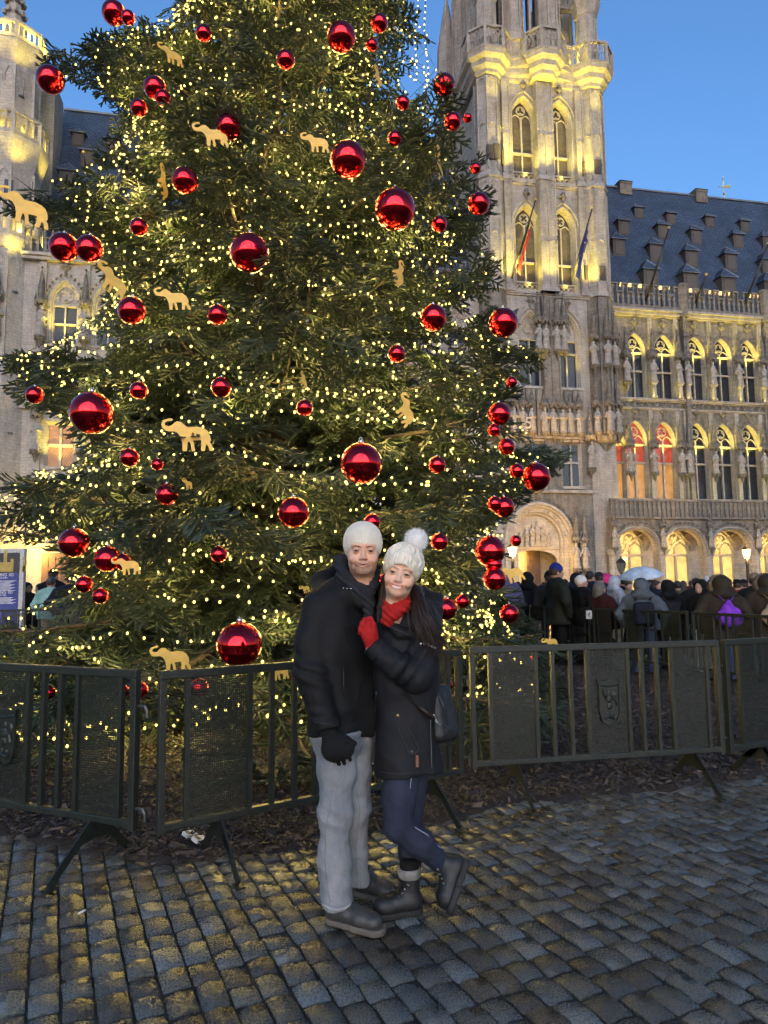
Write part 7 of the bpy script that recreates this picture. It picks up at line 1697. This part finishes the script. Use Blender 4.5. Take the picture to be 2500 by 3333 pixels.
def bystander(px, top, Y, yaw, coat, label, head=('hair', 'black'), legs='black', arm='down', hem=.80, group=None, wide=1.0):
    p = at(px, top, Y); h = {'beanie': 1.787, 'hood': 1.79, 'bobble': 1.88, 'brim': 1.79, 'fur': 1.79}.get(head[0], 1.765); s = min(max(p.z / h, .88), 1.14)
    o = empty('person', (p.x, Y, 0), R(yaw), label=label, category='person'); o.scale = (s * wide * 1.13, s * wide * 1.13, s)
    if group: o['group'] = group
    sd = rnd.randrange(3)
    def q(nm, me, mt): return link(nm, me_copy(me, mt), mt, o)
    def me_copy(me, mt):
        k = (me.name, mt.name)
        if k not in _pm: m2 = me.copy(); m2.materials.clear(); m2.materials.append(mt); _pm[k] = m2
        return _pm[k]
    q('body', pmesh(('body',), face_f, (-.12, -.15, 1.38), (.12, .14, 1.78), .012), M_FACE)
    q('coat', pmesh(('coat', hem, arm, sd), coat_f(hem, arm, sd), (-.52, -.42, hem - .05), (.52, .26, 1.62), .026), CM[coat])
    q('trousers', pmesh(('trousers',), legs_f, (-.25, -.15, .0), (.25, .15, 1.05), .026), CM[legs]); q('shoes', pmesh(('shoes',), shoes_f, (-.2, -.25, -.02), (.2, .15, .14), .02), CM['black'])
    k, c = head
    if k == 'hair': q('hair', pmesh(('hair',), hair_short, *HB, .016), HM_[c])
    elif k == 'long': q('hair', pmesh(('hair', 'l'), hair_long, *HB, .016), HM_[c])
    elif k in ('beanie', 'bobble', 'brim', 'hood', 'fur'):
        f = dict(beanie=beanie_f, bobble=bobble_f, brim=brim_f, hood=hood_f, fur=hood_f)[k]; q('hood' if k in ('hood', 'fur') else 'hat', pmesh((k,), f, (-.24, -.22, 1.34), (.24, .26, 1.92), .016), CM[c])
        if k == 'fur': q('fur_trim', pmesh(('fur_trim',), fur_f, (-.22, -.18, 1.40), (.22, .1, 1.84), .014), M_FUR)
        if k in ('beanie', 'brim', 'bobble'): q('hair', pmesh(('hair',), hair_short, *HB, .016), HM_['brown'])
    return o, s
def pack_f(P): return smin(rbox(P, (0, .24, 1.14), (.15, .09, .22), .07), rbox(P, (0, .33, 1.06), (.11, .04, .11), .04), .02) + folds(P, .008, 9)
def sack_f(P): return smin(ell(P, (0, .21, 1.10), (.17, .09, .17)), cap(P, A3(0, .19, 1.22), A3(0, .17, 1.36), .10, .025), .06) + .010 * np.sin(P[:, 0] * 70) * np.clip((P[:, 2] - 1.0) / .3, 0, 1) + folds(P, .008, 12)
def carry(o, s, kind, mat, label, name):
    """a bag on someone's back: a thing of its own"""
    b = empty(name, o.location, 0, label=label, category='bag'); b.rotation_euler = o.rotation_euler; b.scale = o.scale
    f = pack_f if kind == 'pack' else sack_f; link('bag_body', pmesh((name, kind), f, (-.24, .05, .8), (.24, .45, 1.45), .02).copy(), mat, b)
    for sx in (-1, 1):
        m = MB(); m.tube([(sx * .10, .17, 1.38), (sx * .13, .10, 1.48), (sx * .13, -.02, 1.50), (sx * .13, -.12, 1.36), (sx * .15, -.10, 1.12)] if kind == 'pack' else [(sx * .02, .19, 1.34), (sx * .10, .15, 1.45), (sx * .13, -.04, 1.50), (sx * .15, -.12, 1.3)], .022 if kind == 'pack' else .008, 6, True, .5); m.build('strap', mat, b, True)
    return b
def umbrella(px, py, Y, rad, tilt, mat, rim, label):
    c = at(px, py, Y); o = empty('umbrella', c, 0, label=label, category='umbrella'); o.rotation_euler = (R(tilt[0]), R(tilt[1]), 0)
    V, F = [], []; n, mrow = 8, 6
    for k in range(n * 4):
        a = 2 * math.pi * k / (n * 4); sc = 1 - .06 * abs(math.sin(a * n / 2))
        for j in range(mrow + 1): t = j / mrow; V.append((math.cos(a) * rad * t * (1 - .06 * (1 - abs(math.cos(a * n / 2))) * t), math.sin(a) * rad * t * (1 - .06 * (1 - abs(math.cos(a * n / 2))) * t), rad * (.42 - .42 * t * t) - .03 * t * abs(math.sin(a * n / 2)) * 0))
    N = n * 4
    for k in range(N):
        for j in range(mrow): F.append((k * (mrow + 1) + j, k * (mrow + 1) + j + 1, ((k + 1) % N) * (mrow + 1) + j + 1, ((k + 1) % N) * (mrow + 1) + j))
    m = MB(); m.add(V, F); q = m.build('canopy', mat, o, True); q.modifiers.new('t', 'SOLIDIFY').thickness = .006
    m = MB(); m.tube([(0, 0, rad * .5), (0, 0, -.55)], .008, 6); m.build('shaft', M_STEEL, o)
    m = MB(); m.tube([(math.cos(2 * math.pi * k / 32) * rad * .985, math.sin(2 * math.pi * k / 32) * rad * .985, -.0) for k in range(33)], .008, 4, False); m.build('rim', rim, o)
    for k in range(n): a = 2 * math.pi * k / n; m = MB(); m.tube([(math.cos(a) * rad * t, math.sin(a) * rad * t, rad * (.41 - .42 * t * t)) for t in (.02, .4, .7, 1)], .004, 4); m.build('rib', M_STEEL, o)
    return o
Bk, Rt, Lf, Fr = 180, 90, -90, 0
bystander(1653, 1858, 15.6, 20, 'black', 'person in black hooded coat peering out behind the lilac umbrella', ('hood', 'black'))
umbrella(1648, 1915, 14.6, .50, (30, 42), CM['lilac'], CM['grey'], 'lilac grey umbrella tilted sideways beside the tree')
bystander(1716, 1861, 15.0, 165, 'navy', 'person in navy coat with dark hood seen from behind by the lilac umbrella', ('hood', 'black'), hem=.7)
bystander(1786, 1858, 14.3, 190, 'charcoal', 'person with black beanie half hidden behind the man in the blue beanie', ('beanie', 'black'))
bystander(1812, 1834, 13.4, 100, 'green', 'tall man in bright blue beanie and dark green jacket, in profile', ('beanie', 'blue'), hem=.72, wide=1.08)
bystander(1838, 1886, 18.5, 170, 'brown', 'short bystander in black beanie behind the man in the blue beanie', ('beanie', 'black'))
bystander(1876, 1863, 15.2, 150, 'navy', 'person in navy quilted jacket and hood behind the white-haired man', ('hood', 'navy'))
bystander(1893, 1871, 13.0, 108, 'black', 'elderly white-haired man in long black coat looking right', ('hair', 'white'), hem=.62, wide=1.06)
bystander(1922, 1858, 15.8, 120, 'navy', 'dark-haired man in navy coat between the white-haired man and the flat hat', ('hair', 'black'))
bystander(1948, 1861, 17.0, 180, 'charcoal', 'man in grey brimmed hat near the pink umbrella', ('brim', 'charcoal'))
umbrella(1985, 1893, 19.0, .40, (20, 30), CM['pink'], CM['pink'], 'bright pink umbrella far behind in the crowd')
bystander(1953, 1893, 12.6, 118, 'maroon', 'grey-haired woman in maroon fur coat looking right', ('long', 'grey'), hem=.55, wide=1.12)
bystander(2003, 1874, 16.0, 100, 'white', 'person in white hooded ski jacket', ('hood', 'white'), legs='beige')
bystander(2027, 1879, 17.2, 200, 'black', 'bystander in black beside the white ski jacket', ('hair', 'black'))
bystander(2046, 1887, 16.6, 10, 'tan', 'child-faced bystander in grey beanie and checked scarf', ('beanie', 'olive'))
o, s = bystander(2086, 1880, 11.8, 165, 'grey', 'person in grey-blue hooded jacket wearing a navy backpack', ('hood', 'grey'), legs='denim', hem=.85, wide=1.05); carry(o, s, 'pack', CM['navy'], 'navy backpack on the grey hooded jacket', 'backpack')
bystander(2103, 1876, 15.0, 150, 'navy', 'dark-haired person holding the pale umbrella', ('hair', 'black'), arm='up'); umbrella(2086, 1874, 14.6, .44, (10, -8), CM['pale'], CM['white'], 'pale grey-white umbrella above the crowd')
bystander(2121, 1897, 18.5, 180, 'green', 'bystander in dark green beanie under the pale umbrella', ('beanie', 'green')); bystander(2141, 1902, 18.0, 20, 'teal', 'bystander in teal jacket with brown hair', ('long', 'brown'))
o, s = bystander(2172, 1890, 12.4, 175, 'black', 'person all in black with hood up and small black rucksack', ('hood', 'black'), hem=.7); carry(o, s, 'pack', CM['charcoal'], 'small black rucksack on the all-black figure', 'backpack')
bystander(2203, 1893, 15.2, 190, 'olive', 'person in olive parka with raised arms beside the all-black figure', ('hair', 'black'), arm='up')
bystander(2224, 1908, 19.0, 160, 'charcoal', 'small distant figure in charcoal between olive parka and black puffer', ('long', 'black'))
bystander(2264, 1880, 14.2, 170, 'black', 'person in black with pale hood collar and dark hair', ('hair', 'black'))
bystander(2278, 1893, 11.8, -60, 'black', 'woman with glasses in black hooded puffer looking left', ('hood', 'black'), legs='white', arm='front', hem=.86)
bystander(2300, 1880, 16.0, 170, 'charcoal', 'person in white patterned bobble hat', ('bobble', 'white'))
o, s = bystander(2345, 1872, 10.9, 178, 'brown', 'person in brown coat with fur hood carrying the purple drawstring bag', ('fur', 'brown'), legs='denim', hem=.72, wide=1.12); carry(o, s, 'sack', CM['purple'], 'bright purple drawstring bag on the brown coat', 'drawstring_bag')
bystander(2400, 1896, 15.0, 150, 'red', 'person in red jacket with black cap behind the fence', ('brim', 'black'), legs='red'); bystander(2418, 1894, 16.2, 200, 'black', 'person in black brimmed hat by the lit lantern', ('brim', 'black'))
bystander(2455, 1865, 12.6, 150, 'black', 'person in light brown beanie and black and white jacket', ('beanie', 'tan'), legs='denim'); 
o, s = bystander(2493, 1868, 10.9, 172, 'brown', 'person in dark brown coat with fur hood at the right edge', ('fur', 'brown'), hem=.7, wide=1.08); carry(o, s, 'sack', CM['beige'], 'beige drawstring bag at the right edge', 'drawstring_bag')
bystander(90, 1895, 17.5, 60, 'brown', 'man in brown jacket and cap next to the poster board', ('hood', 'brown')); bystander(130, 1898, 18.0, -50, 'charcoal', 'person in charcoal hood between brown and mint jackets', ('hood', 'charcoal'))
bystander(168, 1876, 16.8, 178, 'mint', 'person in mint green jacket and grey beanie under the left branches', ('beanie', 'grey'), legs='beige'); bystander(236, 1868, 16.6, 190, 'navy', 'broad person in navy coat under the left branches', ('hair', 'black'), wide=1.2); bystander(176, 1850, 18.6, 170, 'black', 'tall figure in black hat behind the mint green jacket', ('brim', 'black'))
COLS = ['black', 'navy', 'charcoal', 'brown', 'olive', 'grey', 'green', 'maroon']; used = set()
for i in range(22):
    px = 1640 + i * 40 + rnd.uniform(-12, 12); Y = rnd.uniform(19, 27); c = COLS[i % 8]; hd = [('beanie', 'charcoal'), ('hair', 'brown'), ('hood', c), ('long', 'black'), ('hair', 'black'), ('beanie', 'maroon')][(i * 5) % 6]
    dsc = {'beanie': 'a ' + hd[1] + ' beanie', 'hair': hd[1] + ' hair', 'hood': 'a hood up', 'long': 'long black hair'}[hd[0]]
    bystander(px, 1898 - rnd.uniform(0, 6), Y, rnd.choice((160, 200, 180, 90, -80)), c, f'{ORD[i]} far-off figure counting from the tree, {c} coat, {dsc}', hd, group='people far back in the crowd')
# ================================================================== STREET LAMPS, POSTER, LITTER
M_LGLASS = glow('lit_lantern_glass', (1.0, .60, .16), 2.6); M_LDARK = plain('unlit_lantern_glass', (.10, .10, .09), .2)
def street_lamp(px, py, Y, lit, label):
    c = at(px, py, Y); z = c.z; o = empty('street_lamp', (c.x, Y, 0), 0, label=label, category='street lamp'); o.scale = (1.4, 1.4, 1.0)
    m = MB(); m.lathe([(.20, 0), (.20, .35), (.12, .5), (.08, .7), (.06, z - .75), (.09, z - .7), (.05, z - .55), (.10, z - .40)], 10); m.build('post', M_BLACKM, o, True); m = MB(); m.bar((-.34, 0, z - .62), (.34, 0, z - .62), .035); m.build('ladder_bar', M_BLACKM, o)
    g = MB(); g.lathe([(.11, z - .38), (.20, z + .15), (.18, z + .16)], 6); g.build('lantern_glass', M_LGLASS if lit else M_LDARK, o)
    f = MB(); f.lathe([(.24, z + .16), (.22, z + .20), (.10, z + .36), (.06, z + .40), (.05, z + .5), (.01, z + .56)], 6); 
    for k in range(6): a = R(60 * k); f.bar((math.cos(a) * .115, math.sin(a) * .115, z - .39), (math.cos(a) * .208, math.sin(a) * .208, z + .16), .018)
    f.build('lantern_frame', M_BLACKM, o)
    if lit: lamp('lantern_light', 'POINT', (c.x, Y - .6, z), 260, (1.0, .58, .18), size=.15)
street_lamp(1668, 1790, 43.5, True, 'lit street lantern between the tree and the carved portal'); street_lamp(2430, 1798, 46, True, 'lit street lantern on post before the arcade at the right'); street_lamp(2022, 1840, 42, False, 'unlit street lantern in front of the first arcade arch')
# notice board at the left edge
bY = 16.6; b0, b1 = at(-70, 1785, bY), at(80, 1785, bY); zb_ = at(40, 1975, bY).z; bd = empty('notice_board', ((b0.x + b1.x) / 2, bY, 0), 0, label='poster board with blue and black event poster at the left edge', category='sign')
def bp_(m, nm, mt): q = m.build(nm, mt, bd); q.location = (-bd.location.x, -bY, 0); return q
tfr = NT('speckled_white_frame'); tfr.set(col=tfr.ramp(tfr.noise(tfr.coord('Object'), 60, 2), [(.42, (.12, .12, .12)), (.5, (.62, .62, .60))]), rough=.6)
zt_ = b1.z; m = MB(); m.box(b0.x, b1.x, bY, bY + .12, .25, zt_); bp_(m, 'board', tfr.m); m = MB(); m.box(b0.x + .1, b0.x + .2, bY - .02, bY + .3, 0, .25); m.box(b1.x - .2, b1.x - .1, bY - .02, bY + .3, 0, .25); bp_(m, 'stand', M_BLACKM)
zp1 = zt_ - .10; xp0, xp1 = b0.x + .08, b1.x - .10; zm_ = at(40, 1865, bY).z
m = MB(); m.box(xp0, xp1, bY - .012, bY, zm_, zp1); bp_(m, 'poster_picture', plain('black_poster_print', (.02, .018, .022), .5)); m = MB(); m.box(xp0, xp1, bY - .012, bY, .3, zm_ - .002); bp_(m, 'poster_text_panel', plain('royal_blue_poster_print', (.02, .035, .20), .5))
m = MB(); cxp = at(18, 1830, bY).x; zb0 = zm_ + .03
for dx, w, h in ((0, .08, .50), (-.16, .07, .30), (.16, .07, .30), (-.08, .10, .22), (.08, .10, .22), (.44, .05, .34), (.44, .10, .14)): m.box(cxp + dx - w / 2, cxp + dx + w / 2, bY - .016, bY - .013, zb0, zb0 + h)
bp_(m, 'poster_palace', plain('gold_poster_print', (.42, .30, .06), .5))
def btxt(body, px, py, size, kind_='stuff'):
    cu = bpy.data.curves.new('t', 'FONT'); cu.body = body; cu.size = size; cu.extrude = .001; cu.align_x = 'RIGHT'; tmp = bpy.data.objects.new('t', cu); C.objects.link(tmp); bpy.context.view_layer.update(); me = bpy.data.meshes.new_from_object(tmp.evaluated_get(bpy.context.evaluated_depsgraph_get())); bpy.data.objects.remove(tmp); me.materials.clear()
    p = at(px, py, bY); t = link('poster_lettering', me, M_PRINT, bd, kind='stuff'); t.location = (p.x - bd.location.x, -.018, p.z); t.rotation_euler = (R(90), 0, 0)
btxt('O MAPPING 3D', 46, 1875, .098); btxt('OF COLORS', 26, 1883, .06); btxt('MAPPING 3D', 43, 1932, .098); btxt('COLORS', 22, 1940, .06)
m = MB(); k_ = 0
for py in [1890 + 3.2 * i for i in range(11)] + [1945 + 3.2 * i for i in range(7)]:
    p = at(54 - (k_ * 7) % 22, py, bY); q = at(-30, py, bY); m.box(q.x, p.x, bY - .016, bY - .0135, p.z - .005, p.z + .005); k_ += 1
bp_(m, 'poster_small_print', M_PRINT)
# litter
M_WHITE = plain('white_paper', (.62, .62, .64), .6)
for (px, py), lab in (((617, 2716), 'left of two white cigarette packets lying on the bark by the barrier foot'), ((648, 2733), 'right of two white cigarette packets lying on the bark by the barrier foot')):
    p = gp(px, py, .05); o = empty('cigarette_packet', p, R(55), label=lab, category='litter'); o.rotation_euler = (R(18), R(10), R(58)); m = MB(); m.box(-.04, .045, -.026, .026, -.01, .012); bevel(m.build('carton', M_WHITE, o), .002); m = MB(); m.box(-.03, .0, -.018, .018, .0125, .0135); m.build('health_warning', plain('dark_packet_print', (.05, .04, .05), .5), o)
p = gp(820, 2392, .08); m = MB(); m.lathe([(.022, 0), (.032, .07), (.033, .075), (.028, .07), (.019, .006)], 12); o = m.build('paper_cup', M_WHITE, None, True, label='small crumpled white paper cup on the bark behind the couple', category='litter'); o.location = p - Vector((0, 0, .02)); o.rotation_euler = (R(65), R(20), R(30))
for i, (px, py, lab) in enumerate(((545, 2773, 'cigarette butt on the bark edge left of the couple'), (268, 2968, 'white cigarette end standing between setts left of the couple'), (1388, 2612, 'white scrap of paper on the bark behind the woman'))):
    p = gp(px, py, .03); m = MB(); m.tube([(-.022, 0, 0), (.02, 0, .003)], .0045, 6); o = m.build('cigarette_butt', M_WHITE if i else M_TAN, None, True, label=lab, category='litter'); o.location = p; o.rotation_euler = (0, 0, R(40 * i + 20))
m = MB(); m.tube([gp(2090, 2560, .05), gp(2110, 2575, .05), gp(2180, 2582, .045), gp(2260, 2560, .05), gp(2290, 2540, .06)], .003, 5); m.build('loose_cable', plain('pale_cable', (.10, .09, .08), .5), None, True, label='thin pale cable lying on the bark right of the couple', category='cable')
